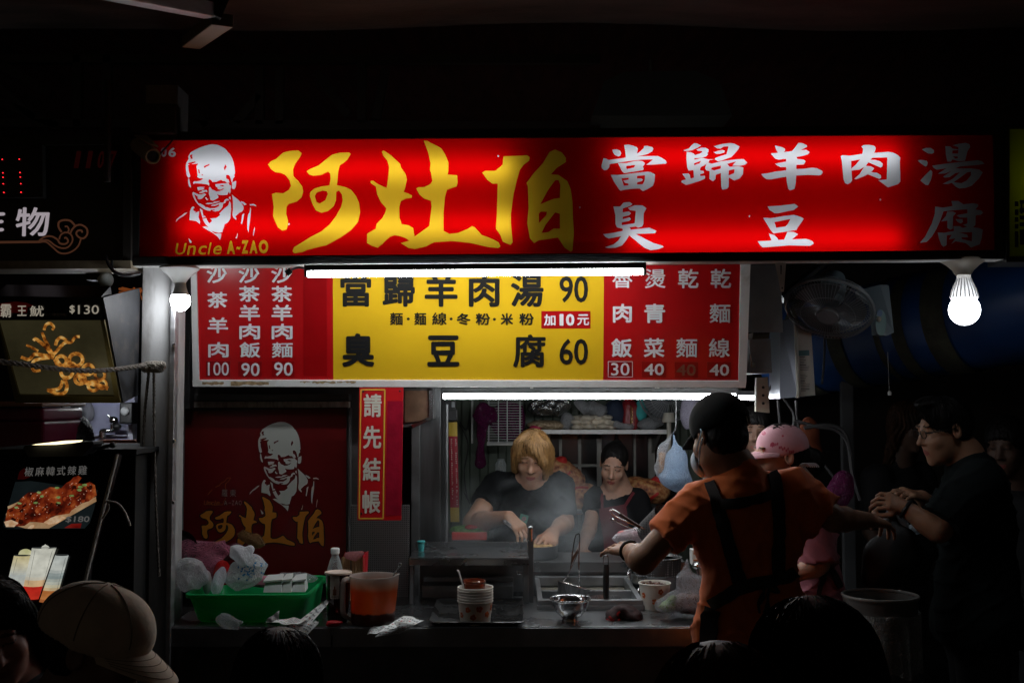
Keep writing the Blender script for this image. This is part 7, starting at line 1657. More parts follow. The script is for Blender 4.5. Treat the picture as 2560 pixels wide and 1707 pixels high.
# ---------------------------------------------------------------- people in the foreground, cut by the frame
def bust(pr, H, m, shirt_m, sw=.19, sk=skin_b, fwd=None, res=.007, drop=.27, hair=None, hm=None, face=True):
    """head and shoulders down to the ground for a bystander"""
    f = H.R @ Vector((0, 1, 0)); f = Vector((f.x, f.y, 0)).normalized(); x = Vector((f.y, -f.x, 0))
    nk = H(0, -.03, -.15); mid = Vector((nk.x, nk.y, H.o.z-drop)); sL = mid-x*sw; sR = mid+x*sw; hz = max(.8, H.o.z-.72); hL = Vector((mid.x, mid.y, hz))-x*.10; hR = Vector((mid.x, mid.y, hz))+x*.10
    s = SDF(); head_sdf(s, H, nk, .054); torso(s, nk, sL, sR, hL, hR); lower_body(s, hL, hR, foot=(f.x, f.y))
    eL, eR = sL-x*.05+Vector((0, 0, -.28)), sR+x*.05+Vector((0, 0, -.28)); wL, wR = eL+f*.14+Vector((0, 0, -.19)), eR+f*.14+Vector((0, 0, -.19))
    limb(s, sL, eL, wL); limb(s, sR, eR, wR); hand_sdf(s, wL, wL+f*.03+Vector((0, 0, -.06)), -x, .5, 1); hand_sdf(s, wR, wR+f*.03+Vector((0, 0, -.06)), x, .5, -1)
    solid('body', s, [sk, lip_m, brow_m, lash_m], pr, res, None, face_paint(H) if face else None)
    s = SDF(); torso(s, nk-Vector((0, 0, .03)), sL, sR, hL, hR, chest=.125, waist=.13, nr=.07); sleeve(s, sL, eL, 1.0, .075, .065, .05); sleeve(s, sR, eR, 1.0, .075, .065, .05); solid('shirt', s, shirt_m, pr, .011, folds(.008, [(20, 8, 22), (-14, 10, 30)], 3))
    s = SDF(); lower_body(s, hL, hR, .10, foot=(f.x, f.y)); s.cap(hL, hR, .12, None, .05); solid('trousers', s, MATS['dark_trousers'], pr, .014)
dark_top = mat('black_jacket', (.008, .008, .009), .85); navy_top = mat('dark_navy_top', (.010, .012, .018), .85)
Yf = 2.2
pr = person('person in a beige baseball cap facing right at the lower left', P(235, 1640, Yf))
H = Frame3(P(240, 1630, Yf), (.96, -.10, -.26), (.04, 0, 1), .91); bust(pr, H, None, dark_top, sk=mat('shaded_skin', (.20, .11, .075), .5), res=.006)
s = SDF(); skull_cap(s, H, .006, -.05); solid('hair', s, black_hair, pr, .006, strands(150, .0008, H, 9))
s = SDF(); R = H.R.to_4x4(); s.ell(H(0, -.012, .052), (.090, .114, .084), .02, '+', R); s.plane(H(0, 0, .020), H.R @ Vector((0, -.16, -1)))
capm = mat('beige_cotton', (.64, .50, .36), .85, var=.12, vs=18, sheen=.25, bump=.12, bs=120)
cp_ = solid('cap', s, capm, pr, .0045, lambda X, Y, Z: .0012*np.sin(60*X+22*np.sin(9*Z))*np.cos(25*Y))
brim(H, capm, cp_, .088, .104, .028, .082, .042, .02)
bv = bvh_of(cp_); mb = MB()
for j in range(6):
    a = .52+j*pi/3; q = []
    for i in range(12):
        e = 1.5-i*.125; d = H.R @ Vector((sin(a)*cos(e), cos(a)*cos(e), sin(e))); h = bv.ray_cast(H(0, -.012, .03)+d*.5, -d)
        if h[0] is not None: q.append(h[0]+d*.0004)
    if len(q) > 2: mb.tube(q, .0013, 5, caps=False)
mb.build('cap_seam', mat('cap_seam_thread', (.22, .15, .09), .9), cp_, 60)
mb = MB(); mb.ball(H(0, -.012, .135), (.013, .013, .006), 14); mb.build('cap_button', capm, cp_, 60)
mb = MB()
for i in range(7): q = H(.012, .100-.0008*i*i, .036+i*.006); mb.ball(q, (.004, .012, .0025), 8)
mb.build('front_stitching', mat('dark_stitching', (.06, .045, .035), .8), cp_, 60)
Yf = 2.65
pr = person('woman with dark hair looking down, cut off by the left edge', P(30, 1600, Yf))
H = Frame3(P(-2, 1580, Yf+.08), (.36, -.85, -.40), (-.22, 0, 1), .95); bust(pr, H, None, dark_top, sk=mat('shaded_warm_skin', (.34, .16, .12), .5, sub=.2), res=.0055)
s = SDF(); skull_cap(s, H, .007, -.03); R = H.R.to_4x4()
for q in (-1, 1): s.cap(H(q*.055, .05, .105), H(q*.088, .0, -.02), .03, .022, .03); s.cap(H(q*.088, 0, -.02), H(q*.085, -.03, -.16), .024, .02, .03)
s.ell(H(0, .12, -.02), (.052, .06, .088), .012, '-', R); hr = solid('hair', s, black_hair, pr, .005, strands(120, .0008, H, 10)); locks('hair_strands', hr, H, mat('black_strand', (.005, .0045, .004), .5, spec=.15), hr, 500, el1=-.6, r=.0009, seed=10)
for (px, py, Y, lab_, hm, sc, fw, low) in ((697, 1742, 2.35, 'person with short dark hair seen from behind, below the green basket', black_hair, 1.0, (0, 1, -.05), 0), (2035, 1722, 1.95, 'person with dark hair seen from behind, in front of the trash bin', black_hair, 1.02, (-.25, 1, -.2), 0), (1800, 1850, 1.85, 'person with long brown hair at the bottom edge before the orange worker', brown_hair, 1.04, (-.3, 1, -.15), 1)):
    pr = person(lab_, P(px, py, Y)); H = Frame3(P(px, py, Y), fw, (0, 0, 1), sc); bust(pr, H, None, navy_top if low else dark_top, face=False, res=.008)
    s = SDF(); R = H.R.to_4x4(); g = .030 if hm is brown_hair or px > 2000 else .012; s.ell(H(0, -.012, .05), (.074+g, .093+g, .083+g*.7), .02, '+', R); s.ell(H(0, -.04, -.01), (.072+g, .06+g, .09), .03, '+', R)
    if low: s.cap(H(0, -.06, -.02), H(0, -.09, -.30), .085, .05, .05); s.cap(H(-.08, 0, 0), H(-.085, -.03, -.22), .035, .025, .04); s.cap(H(.08, 0, 0), H(.085, -.03, -.22), .035, .025, .04)
    s.ell(H(0, .115, -.03), (.06, .06, .09), .012, '-', R); hr = solid('hair', s, hm, pr, .006, strands(150, .0006, H, px)); locks('hair_strands', hr, H, hm if hm is brown_hair else mat('black_strand', (.005, .0045, .004), .5, spec=.15), hr, 900, el1=-.7, r=.0009 if not low else .001, seed=int(px))
# ---------------------------------------------------------------- dim people further back
Yb = 5.6
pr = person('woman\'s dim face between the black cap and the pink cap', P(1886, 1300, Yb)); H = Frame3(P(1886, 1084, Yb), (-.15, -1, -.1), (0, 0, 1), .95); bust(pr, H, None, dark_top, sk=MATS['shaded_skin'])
s = SDF(); skull_cap(s, H, .012, -.05); s.ell(H(0, .12, -.03), (.055, .06, .08), .012, '-', H.R.to_4x4()); solid('hair', s, black_hair, pr, .006, strands(40, .003, H, 12))
Yb = 6.3
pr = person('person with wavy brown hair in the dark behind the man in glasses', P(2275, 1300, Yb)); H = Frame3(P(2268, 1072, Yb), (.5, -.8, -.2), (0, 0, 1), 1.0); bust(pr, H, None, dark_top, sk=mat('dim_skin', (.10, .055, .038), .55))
s = SDF(); skull_cap(s, H, .02, -.05); s.cap(H(-.09, 0, 0), H(-.09, -.02, -.2), .035, .025, .04); s.cap(H(.09, 0, 0), H(.09, -.02, -.2), .035, .025, .04); s.ell(H(0, .12, -.03), (.055, .06, .08), .012, '-', H.R.to_4x4()); solid('hair', s, brown_hair, pr, .006, strands(30, .006, H, 13))
Yb = 5.0
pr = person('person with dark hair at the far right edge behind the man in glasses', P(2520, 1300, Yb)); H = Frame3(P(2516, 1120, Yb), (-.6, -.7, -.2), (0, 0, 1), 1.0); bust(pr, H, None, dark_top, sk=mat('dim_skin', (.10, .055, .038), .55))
s = SDF(); skull_cap(s, H, .012, -.04); solid('hair', s, black_hair, pr, .006, strands(40, .003, H, 14))
Yb = 4.7
pr = person('worker behind the left stall\'s poster, only dark hair and forehead showing', P(170, 1300, Yb)); H = Frame3(P(172, 1130, Yb), (0, -1, -.35), (0, 0, 1), 1.12); bust(pr, H, None, dark_top, sk=skin_b)
s = SDF(); skull_cap(s, H, .010, -.03); solid('hair', s, black_hair, pr, .005, strands(60, .003, H, 15))
# ================================================================== the neighbouring stall on the left
z1 = lambda x, y: (x/3.92, 300+y/3.92)
z2 = lambda x, y: (x/3.92, 680+y/3.92)
z3 = lambda x, y: (x/3.92, 1000+y/3.92)
zq = lambda x, y: (x/4.273, 1340+y/4.273)
LS = Plane((0, 3.98, 0), (0, 1, 0))
ls = thing('neighbour_sign', 'black shop sign of the left stall with white character, red 1107 and copper cloud', 'shop sign', LS.hit(150, 480))
mb = MB(); slab_px(mb, LS, [(-120, 346), (306, 346), (306, 654), (-120, 654)], .14, 0); mb.build('board', mat('black_sign_face', (.006, .006, .006), .35), ls)
fr = MB(); slab_px(fr, LS, [(-120, 340), (326, 340), (326, 362), (-120, 364)], .15, .01); slab_px(fr, LS, [(307, 362), (327, 362), (327, 652), (307, 652)], .15, .01); fr.build('frame', mat('dim_sign_frame', (.05, .047, .043), .5, .3), ls)
fr = MB(); slab_px(fr, LS, [(-120, 653), (326, 651), (328, 671), (-120, 673)], .16, .014); fr.build('lower_rail', mat('cream_sheet_metal', (.34, .28, .19), .5, .2, var=.3, vs=6, dirt=(.08, .06, .04), ds=5, damt=.6), ls)
glow_w = mat('dim_lit_lettering', (.55, .50, .53), .5, emit=.42, ecol=(.75, .66, .72))
L = MB(); a = z1(150, 857); b = z1(480, 1140); char(L, LS, '物', a[0], a[1], b[0], b[1], .02, .003, shear=.03)
for (x0, y0), (x1, y1) in (((-60, 925), (50, 922)), ((-60, 1000), (34, 996)), ((-60, 1082), (38, 1075))): stroke2(L, LS, [z1(x0, y0), z1(x1-14, y1), z1(x1, y1)], [9, 8, 4], .003)
L.build('lettering', glow_w, ls)
L = MB()
for ch, x0, x1 in (('1', 722, 800), ('1', 838, 915), ('0', 945, 1040), ('7', 1060, 1150)):
    a = z1(x0, 305); b = z1(x1-30, 475); char(L, LS, ch, a[0], a[1], b[0], b[1], .03, .003, shear=.18)
L.build('stall_number', mat('dim_red_number', (.12, .008, .008), .5, emit=.012, ecol=(.5, .03, .03)), ls)
cop = mat('copper_line', (.24, .085, .04), .45, emit=.10, ecol=(.45, .17, .09)); L = MB()
cl = [([(-100, 1200), (150, 1197), (380, 1195)], 6), ([(380, 1190), (430, 1150), (500, 1140), (560, 1170), (590, 1210), (640, 1215), (668, 1190), (650, 1155), (630, 1160)], 4.5), ([(380, 1200), (450, 1195), (520, 1250), (580, 1300), (650, 1308), (720, 1280), (770, 1230), (795, 1160)], 4),
      ([(400, 1185), (470, 1180), (540, 1230), (600, 1255), (660, 1250), (705, 1200), (710, 1150), (680, 1110), (630, 1105), (595, 1130), (580, 1170)], 4), ([(605, 1100), (575, 1050), (580, 1000), (630, 982), (690, 990), (735, 1035)], 5), ([(690, 1110), (710, 1070), (750, 1035), (800, 1030), (850, 1065), (855, 1120), (820, 1160), (775, 1150), (748, 1115), (765, 1085), (800, 1085), (805, 1105)], 4.5), ([(635, 1045), (660, 1045), (675, 1075), (665, 1100)], 4)]
for i, (pts, w) in enumerate(cl): stroke2(L, LS, cr2([z1(*p) for p in pts], 6), w, .003+i*.0002)
L.build('cloud_emblem', cop, ls)
ld = thing('led_display', 'dark LED display with small red dots on the left stall\'s black sign', 'display', LS.hit(50, 430)); mb = MB(); slab_px(mb, LS, [(-60, 371), (112, 371), (114, 495), (-60, 497)], -.02, .002)
mb.build('panel', mat('led_panel_black', (.010, .010, .010), .3), ld); fr = MB()
for q in ([(-60, 368), (115, 368), (114, 374), (-60, 374)], [(108, 374), (114, 374), (116, 494), (110, 494)], [(-60, 490), (116, 490), (116, 497), (-60, 498)]): slab_px(fr, LS, q, -.03, .002)
fr.build('bezel', mat('dim_bezel', (.03, .03, .028), .5), ld); red_led = lamp_mat('red_led', (1, .02, .03), 3.0)
for x, y in ((22, 388), (190, 386), (28, 520), (196, 517), (30, 563), (200, 561), (33, 627), (204, 626), (38, 712), (207, 710)):
    mb = MB(); p = LS.hit(*z1(x, y), .026); mb.ball(p, (.0024, .0015, .0016), 8); mb.build('led', red_led, ld, 60)

# ---- octopus poster light box, tipped forward
OP = plane3(P(-10, 740, 3.72), P(251, 745, 3.72), P(301, 1006, 3.90))
ob = thing('octopus_poster', 'framed lit poster of golden fried squid with Chinese title and $130 price', 'poster', OP.hit(150, 870))
mb = MB(); slab_px(mb, OP, [z2(-60, 235), z2(985, 250), z2(1022, 470), z2(-30, 470)], .1, 0); mb.build('title_bar', mat('black_title_bar', (.008, .008, .008), .3), ob)
mb = MB(); slab_px(mb, OP, [z2(-28, 471), z2(1022, 471), z2(1180, 1280), z2(150, 1280)], .1, -.002); mb.build('box', mat('olive_box', (.09, .075, .03), .5, .2, var=.3, vs=6), ob)
mb = MB(); q = [(-28, 473), (985, 473), (1120, 1215), (185, 1205)]; slab_px(mb, OP, [z2(*p) for p in q], .001, .001); mb.build('picture', mat('poster_backdrop', (.05, .043, .020), .25, var=.35, vs=5, emit=.35), ob)
fr = MB(); gl = mat('olive_frame', (.15, .125, .05), .4, .5, var=.25, vs=8)
for q in ([(985, 472), (1022, 472), (1180, 1280), (1120, 1215)], [(150, 1280), (185, 1208), (1120, 1218), (1180, 1280)], [(-28, 473), (-20, 473), (185, 1208), (150, 1280)]): slab_px(fr, OP, [z2(*p) for p in q], .02, .012)
fr.build('frame', gl, ob)
mb = MB(); sd_ = [OP.hit(*z2(985, 250)), OP.hit(*z2(1022, 470)), OP.hit(*z2(1180, 1280))]; d = Vector((.02, .30, .06)); mb.slab([sd_[0]+Vector((.002, 0, 0)), sd_[2]+Vector((.002, 0, 0)), sd_[2]+d, sd_[0]+d], (.008, 0, 0)); mb.build('side_panel', mat('worn_black_side', (.035, .036, .04), .6, .1, var=.4, vs=8, dirt=(.12, .10, .08), ds=12, damt=.6), ob)
sq = ramp_mat('fried_squid_print', [(.34, (.07, .014, .002)), (.46, (.42, .13, .015)), (.58, (.80, .38, .07)), (.70, (.95, .66, .26))], 48, rough=.5, emit=.5); mb = MB()
sqs = [([(510, 800), (470, 720), (440, 660), (412, 590)], 34), ([(500, 800), (450, 735), (400, 690), (350, 655), (328, 672)], 36), ([(432, 570), (450, 520), (490, 503), (528, 538), (512, 568)], 30), ([(535, 800), (590, 735), (640, 690), (700, 685), (735, 640), (782, 632)], 34), ([(545, 720), (560, 670), (600, 642), (655, 670)], 34), ([(500, 822), (420, 815), (340, 805), (285, 855), (205, 832)], 36), ([(490, 840), (400, 850), (335, 870), (315, 920), (335, 968), (398, 962)], 32),
       ([(375, 775), (310, 740), (258, 715)], 26), ([(615, 1060), (590, 1130), (540, 1152), (460, 1155)], 34), ([(630, 1040), (655, 1110), (640, 1175), (570, 1192), (470, 1160)], 36), ([(520, 780), (500, 850)], 60), ([(540, 850), (620, 940), (760, 960), (800, 1060), (930, 1100), (1060, 1140)], 52)]
for i, (pts, w) in enumerate(sqs): pts = cr2([z2(*p) for p in pts], 5); n = len(pts); stroke2(mb, OP, pts, [w/3.92*(1-.35*abs(j/(n-1)-.35)) for j in range(n)], .003+i*.0002)
for i, (x, y, r, w) in enumerate(((600, 870, 52, 34), (745, 860, 66, 36), (655, 985, 56, 36), (865, 955, 52, 34), (785, 1050, 50, 34), (915, 1115, 50, 32), (980, 1010, 48, 28), (700, 930, 40, 34), (1000, 1100, 44, 28))):
    pts = [z2(x+r*cos(a*pi/10), y+r*.92*sin(a*pi/10)) for a in range(21)]; stroke2(mb, OP, pts, w/3.92, .0056+i*.0002)
mb.build('squid_print', sq, ob)
cr_ = mat('cream_lit_print', (.55, .50, .40), .5, emit=.30, ecol=(.8, .72, .58)); L = MB()
for ch, q in (('霸', (5, 315, 110, 445)), ('王', (170, 330, 260, 430)), ('魷', (293, 330, 430, 435))): char(L, OP, ch, *z2(*q[:2]), *z2(*q[2:]), .012, .004)
word(L, OP, '$', *z2(682, 325), *z2(733, 410), .03, .004); word(L, OP, '130', *z2(765, 325), *z2(970, 412), .006, .004); L.build('title', cr_, ob)
L = MB(); word(L, OP, '(一律切塊)', *z2(455, 402), *z2(652, 436), 0, .004); L.build('small_title', mat('dim_brown_print', (.10, .07, .05), .5, emit=.03), ob)
mb = MB(); flatpoly(mb, OP, [z2(*p) for p in ((-20, 310), (60, 300), (150, 288), (260, 300), (330, 330), (270, 345), (265, 400), (110, 400), (90, 330), (10, 440), (-20, 450))], .0025); mb.build('red_brush', mat('red_brush_print', (.20, .006, .006), .5, emit=.05), ob)
# ---- black counter front with the chicken picture and drinks
CB = plane3(P(0, 1140, 3.70), P(300, 1140, 3.70), P(250, 1500, 3.55))
cb = thing('poster_board', 'black standing board with a picture of red spicy chicken, price $180 and drinks', 'poster', CB.hit(120, 1250))
mb = MB(); slab_px(mb, CB, [z3(-80, 545), z3(1170, 520), z3(880, 1568), (190, 1720), (-60, 1720)], .03, 0); mb.build('board', mat('glossy_black_board', (.004, .004, .005), .22), cb)
mb = MB(); mb.tube([CB.hit(*z3(1150, 530), .01), CB.hit(*z3(945, 1330), .01), CB.hit(206, 1480, .01), CB.hit(180, 1600, .01)], .006, 8); mb.build('edge_rod', mat('worn_white_edge', (.30, .28, .25), .5, var=.4, vs=40), cb, 60)
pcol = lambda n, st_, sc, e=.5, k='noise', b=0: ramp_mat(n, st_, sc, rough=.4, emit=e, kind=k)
def pic(nm, pts, m, off): mb = MB(); flatpoly(mb, CB, pts, off); return mb.build(nm, m, cb)
pic('picture_ground', [z3(*p) for p in ((30, 1190), (80, 1040), (150, 800), (300, 790), (960, 880), (925, 1060), (880, 1200), (830, 1255), (70, 1262), (35, 1240))], pcol('dark_teal_print', [(.3, (.004, .006, .007)), (.7, (.02, .03, .033))], 6, .3), .002)
pic('wooden_tray', [z3(*p) for p in ((75, 1040), (200, 985), (215, 1010), (60, 1110), (60, 1200), (250, 1255), (480, 1255), (945, 990), (940, 945), (420, 1190), (100, 1200))], pcol('pale_wood_print', [(.3, (.42, .22, .10)), (.7, (.72, .50, .28))], 25, .5), .0025)
mb = MB(); zz_ = [(75, 1070), (140, 1040), (210, 960), (280, 900), (345, 905), (410, 890), (490, 850), (600, 862), (650, 810), (690, 790), (720, 755), (770, 738), (800, 760), (760, 812), (830, 820), (880, 800), (930, 830), (948, 930), (870, 990), (800, 1010), (700, 1080), (680, 1110), (600, 1122), (520, 1135), (430, 1200), (300, 1188), (240, 1230), (110, 1235), (50, 1190)]
flatpoly(mb, CB, [z3(*p) for p in zz_], .003); mb.build('chicken_print', pcol('spicy_chicken_print', [(.32, (.03, .004, .002)), (.46, (.14, .012, .004)), (.58, (.30, .040, .009)), (.70, (.50, .13, .03)), (.82, (.75, .42, .2))], 34, .5), cb)
r_ = random.Random(21); zz_p = [z3(*p) for p in zz_]
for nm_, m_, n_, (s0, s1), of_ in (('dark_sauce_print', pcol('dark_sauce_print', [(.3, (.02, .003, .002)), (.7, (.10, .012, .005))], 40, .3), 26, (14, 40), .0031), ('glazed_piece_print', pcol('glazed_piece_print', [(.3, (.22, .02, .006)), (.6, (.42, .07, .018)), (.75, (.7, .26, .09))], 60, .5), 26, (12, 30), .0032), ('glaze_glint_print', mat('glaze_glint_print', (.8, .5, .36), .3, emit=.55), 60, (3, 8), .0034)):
    mb = MB(); k_ = 0
    while k_ < n_:
        x, y = r_.uniform(60, 940), r_.uniform(760, 1220)
        if not pip(z3(x, y), zz_p): continue
        w_, h_, a0 = r_.uniform(s0, s1), r_.uniform(s0, s1)*.7, r_.uniform(0, 3); pts = [z3(x+w_*cos(a*.7854)*r_.uniform(.7, 1.2)*cos(a0)-h_*sin(a*.7854)*sin(a0), y+w_*cos(a*.7854)*sin(a0)*.7+h_*sin(a*.7854)*r_.uniform(.7, 1.2)) for a in range(8)]
        if all(pip(p, zz_p) for p in pts): flatpoly(mb, CB, pts, of_+k_*.000002)
        k_ += 1
    mb.build(nm_, m_, cb)
mb = MB(); r_ = random.Random(12)
for x, y in ((380, 905), (410, 940), (575, 950), (700, 935), (190, 1010), (160, 1050), (790, 850), (575, 1005), (350, 1005), (560, 858), (830, 830), (780, 880)): a0 = r_.uniform(0, 3); pts = [z3(x+r_.uniform(18, 30)*cos(a0+a*1.05), y+r_.uniform(9, 16)*sin(a0+a*1.05)) for a in range(6)]; flatpoly(mb, CB, pts, .0035)
mb.build('spring_onion_print', pcol('green_onion_print', [(.3, (.10, .22, .03)), (.7, (.40, .52, .22))], 60, .5), cb)
mb = MB(); flatpoly(mb, CB, [z3(*p) for p in ((430, 1195), (500, 1150), (590, 1130), (640, 1150), (560, 1200), (480, 1215))], .0036); flatpoly(mb, CB, [z3(*p) for p in ((40, 1190), (110, 1170), (180, 1200), (140, 1240), (60, 1240))], .0036); flatpoly(mb, CB, [z3(*p) for p in ((270, 1255), (300, 1225), (335, 1220), (335, 1240), (310, 1258))], .0036); mb.build('crust_print', pcol('crisp_crust_print', [(.3, (.55, .28, .12)), (.7, (.9, .72, .5))], 50, .6), cb)
mb = MB(); flatpoly(mb, CB, [z3(*p) for p in ((630, 1250), (700, 1210), (800, 1205), (790, 1252))], .0032); mb.build('pepper_print', pcol('red_pepper_print', [(.3, (.20, .005, .004)), (.7, (.5, .03, .02))], 30, .35), cb)
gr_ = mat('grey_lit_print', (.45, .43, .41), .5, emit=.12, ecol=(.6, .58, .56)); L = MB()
for i, ch in enumerate('椒麻韓式辣雞'): x = 238+i*105; y = 655-i*3; char(L, CB, ch, *z3(x, y), *z3(x+84, y+90), .008, .004, shear=.12)
word(L, CB, '$180', *z3(640, 1135), *z3(872, 1200), .02, .0045, shear=.15); L.build('title', gr_, cb)
mb = MB(); flatpoly(mb, CB, [z3(*p) for p in ((170, 775), (190, 700), (240, 660), (260, 690), (230, 735), (300, 750), (240, 775))], .003); mb.build('red_brush', MATS['red_brush_print'], cb)
def drink(nm, q, stops, off):
    """one printed glass: many thin bands of the drink's own colours, a foamy rim and soft streaks"""
    TL, TR, BR, BL = q; n = 16; e = lambda a, b, t: (a[0]+(b[0]-a[0])*t, a[1]+(b[1]-a[1])*t)
    def colour(t):
        for (t0, c0), (t1, c1) in zip(stops, stops[1:]):
            if t <= t1: w = (t-t0)/max(1e-6, t1-t0); return tuple(x+(y-x)*w for x, y in zip(c0, c1))
        return stops[-1][1]
    for i in range(n):
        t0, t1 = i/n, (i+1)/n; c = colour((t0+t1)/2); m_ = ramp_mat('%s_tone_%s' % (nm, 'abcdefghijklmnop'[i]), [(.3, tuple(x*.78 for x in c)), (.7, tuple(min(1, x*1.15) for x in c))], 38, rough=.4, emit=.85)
        L0, R0, L1, R1 = e(TL, BL, t0), e(TR, BR, t0), e(TL, BL, t1), e(TR, BR, t1); bow = 9
        row = lambda A, B: [(A[0]+(B[0]-A[0])*u, A[1]+(B[1]-A[1])*u+bow*sin(pi*u)) for u in (0, .25, .5, .75, 1)]
        top, bot = row(L0, R0), row(L1, R1); mb = MB(); mb.add([CB.hit(*zq(*p), off) for p in top+bot], [(j, j+1, j+6, j+5) for j in range(4)]); mb.build('drink_print', m_, cb)
W1, W2, PE, RD, AM, GY, TE, YL = (.50, .50, .43), (.60, .60, .52), (.58, .38, .20), (.42, .016, .010), (.36, .12, .03), (.40, .43, .41), (.20, .25, .25), (.52, .44, .22)
drink('lemon_glass', ((150, 205), (330, 200), (252, 560), (62, 560)), [(0, YL), (.3, (.54, .50, .36)), (.6, GY), (1, W1)], .003)
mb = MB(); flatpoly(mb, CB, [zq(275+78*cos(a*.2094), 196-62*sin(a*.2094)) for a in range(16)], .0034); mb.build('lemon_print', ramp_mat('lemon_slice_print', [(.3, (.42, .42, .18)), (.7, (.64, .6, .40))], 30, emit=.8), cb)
drink('amber_glass', ((590, 200), (735, 198), (596, 700), (418, 700)), [(0, GY), (.28, (.48, .50, .46)), (.45, TE), (.60, (.44, .45, .38)), (.70, (.58, .5, .3)), (.76, AM), (.92, (.46, .17, .05)), (1, (.20, .04, .01))], .006)
drink('tall_glass', ((342, 125), (605, 118), (412, 668), (222, 668)), [(0, W1), (.3, W2), (.58, W1), (.66, PE), (.73, PE), (.76, RD), (1, (.5, .03, .015))], .009)
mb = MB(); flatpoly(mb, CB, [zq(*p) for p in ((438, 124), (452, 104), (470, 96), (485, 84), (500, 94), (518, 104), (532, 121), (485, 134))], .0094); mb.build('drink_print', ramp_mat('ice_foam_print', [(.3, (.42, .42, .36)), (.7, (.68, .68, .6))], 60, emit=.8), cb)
mb = MB()
for a, b in (((342, 126), (604, 119)), ((592, 201), (734, 198)), ((152, 206), (328, 201))):
    x0, y0 = a; x1, y1 = b; stroke2(mb, CB, [zq((x0+x1)/2-(x1-x0)/2*cos(t*pi/8), (y0+y1)/2+7*sin(t*pi/8)) for t in range(17)], .9, .0145)
for a, b in (((375, 150), (300, 520)), ((560, 150), (425, 640)), ((700, 230), (585, 660)), ((185, 230), (140, 400))): stroke2(mb, CB, [zq(*a), zq(*b)], [.9, .5], .0148)
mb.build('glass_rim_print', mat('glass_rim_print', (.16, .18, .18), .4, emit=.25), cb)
L = MB(); char(L, CB, '后', *zq(315, 990), *zq(375, 1070), .02, .004); char(L, CB, '乾', *zq(380, 985), *zq(440, 1068), .02, .004); L.build('small_title', mat('white_small_print', (.35, .35, .35), .5, emit=.05), cb)
ct_ = thing('stall_counter', 'black counter edge of the left stall above its chicken poster', 'counter', P(170, 1125, 3.8)); mb = MB(); bx(mb, -60, 1122, 342, 1136, 3.78, .55, c=.004); mb.build('top', black_matt, ct_); mb = MB(); bx(mb, -60, 1138, 340, 1720, 3.86, .3); mb.build('front', black_matt, ct_)
mb = MB(); bx(mb, -20, 1139.5, 76, 1143, 3.775, .004, c=0); mb.build('edge_trim', mat('brass_trim', (.30, .20, .10), .4, .6), ct_)
pl_ = thing('poster_lamp', 'low lit lamp bar over the chicken poster', 'lamp', P(140, 1112, 3.66)); mb = MB(); mb.slab([P(62, 1113, 3.66), P(232, 1103, 3.66), P(234, 1110, 3.66), P(205, 1140, 3.66), P(72, 1142, 3.66), P(58, 1120, 3.66)], (0, .09, .0)); mb.build('housing', black_plastic, pl_)
mb = MB(); mb.slab([P(80, 1112, 3.64), P(150, 1104, 3.66), P(196, 1102.5, 3.68), P(192, 1106, 3.66), P(140, 1111, 3.64)], (0, .04, .002)); mb.build('glow_strip', lamp_mat('warm_lamp_strip', (1, .86, .5), 2.2), pl_)
mb = MB(); mb.tube([P(215, 1120, 3.70), P(250, 1119, 3.72), P(280, 1112, 3.72)], .006, 8); mb.ball(P(282, 1112, 3.72), .011, 10); mb.build('knob_arm', black_plastic, pl_, 60)
cw = thing('cord', 'pale loose cord curling from the poster board\'s edge rod', 'cord', CB.hit(*z3(1040, 1000))); mb = MB(); mb.tube(smoothpts([CB.hit(*z3(*p), .02) for p in ((1020, 1010), (1050, 990), (1150, 1010), (1220, 1090), (1260, 1180), (1275, 1230))], 6), .0035, 6); mb.tube(smoothpts([CB.hit(*z3(*p), .02) for p in ((1050, 990), (1070, 1050), (1040, 1110), (1000, 1160))], 6), .0035, 6); mb.build('wire', mat('pale_cord', (.30, .27, .24), .6), cw, 60)
# ---- behind: plum tub, lit washing corner
pb_ = thing('insulated_tub', 'plum red insulated tub with a tan lid rim behind the left posters', 'tub', P(50, 1120, 4.3)); mb = MB(); bx(mb, -60, 1020, 108, 1052, 4.3, .4, c=.01); bx(mb, -60, 1053, 110, 1140, 4.29, .42, c=.01); mb.build('body', mat('plum_plastic', (.16, .008, .035), .4, var=.15), pb_); mb = MB(); bx(mb, -60, 1008, 106, 1016, 4.28, .44, c=.004); bx(mb, -60, 1003, 60, 1009, 4.3, .4, c=.003); mb.build('rim', mat('tan_rim', (.36, .17, .09), .5), pb_)
wk = thing('tiled_wall', 'pale bluish lit wall of the left stall\'s washing corner', 'wall', P(265, 1060, 5.5)); mb = MB(); bx(mb, 100, 900, 338, 1300, 5.5, .05); mb.build('panel', mat('bluish_tile', (.36, .37, .52), .3, var=.12, vs=5), wk); mb = MB(); bx(mb, 228, 1086, 318, 1090, 5.47, .03); bx(mb, 318, 1060, 332, 1140, 5.46, .04); mb.build('ledge', mat('pale_ledge', (.45, .46, .55), .4), wk)
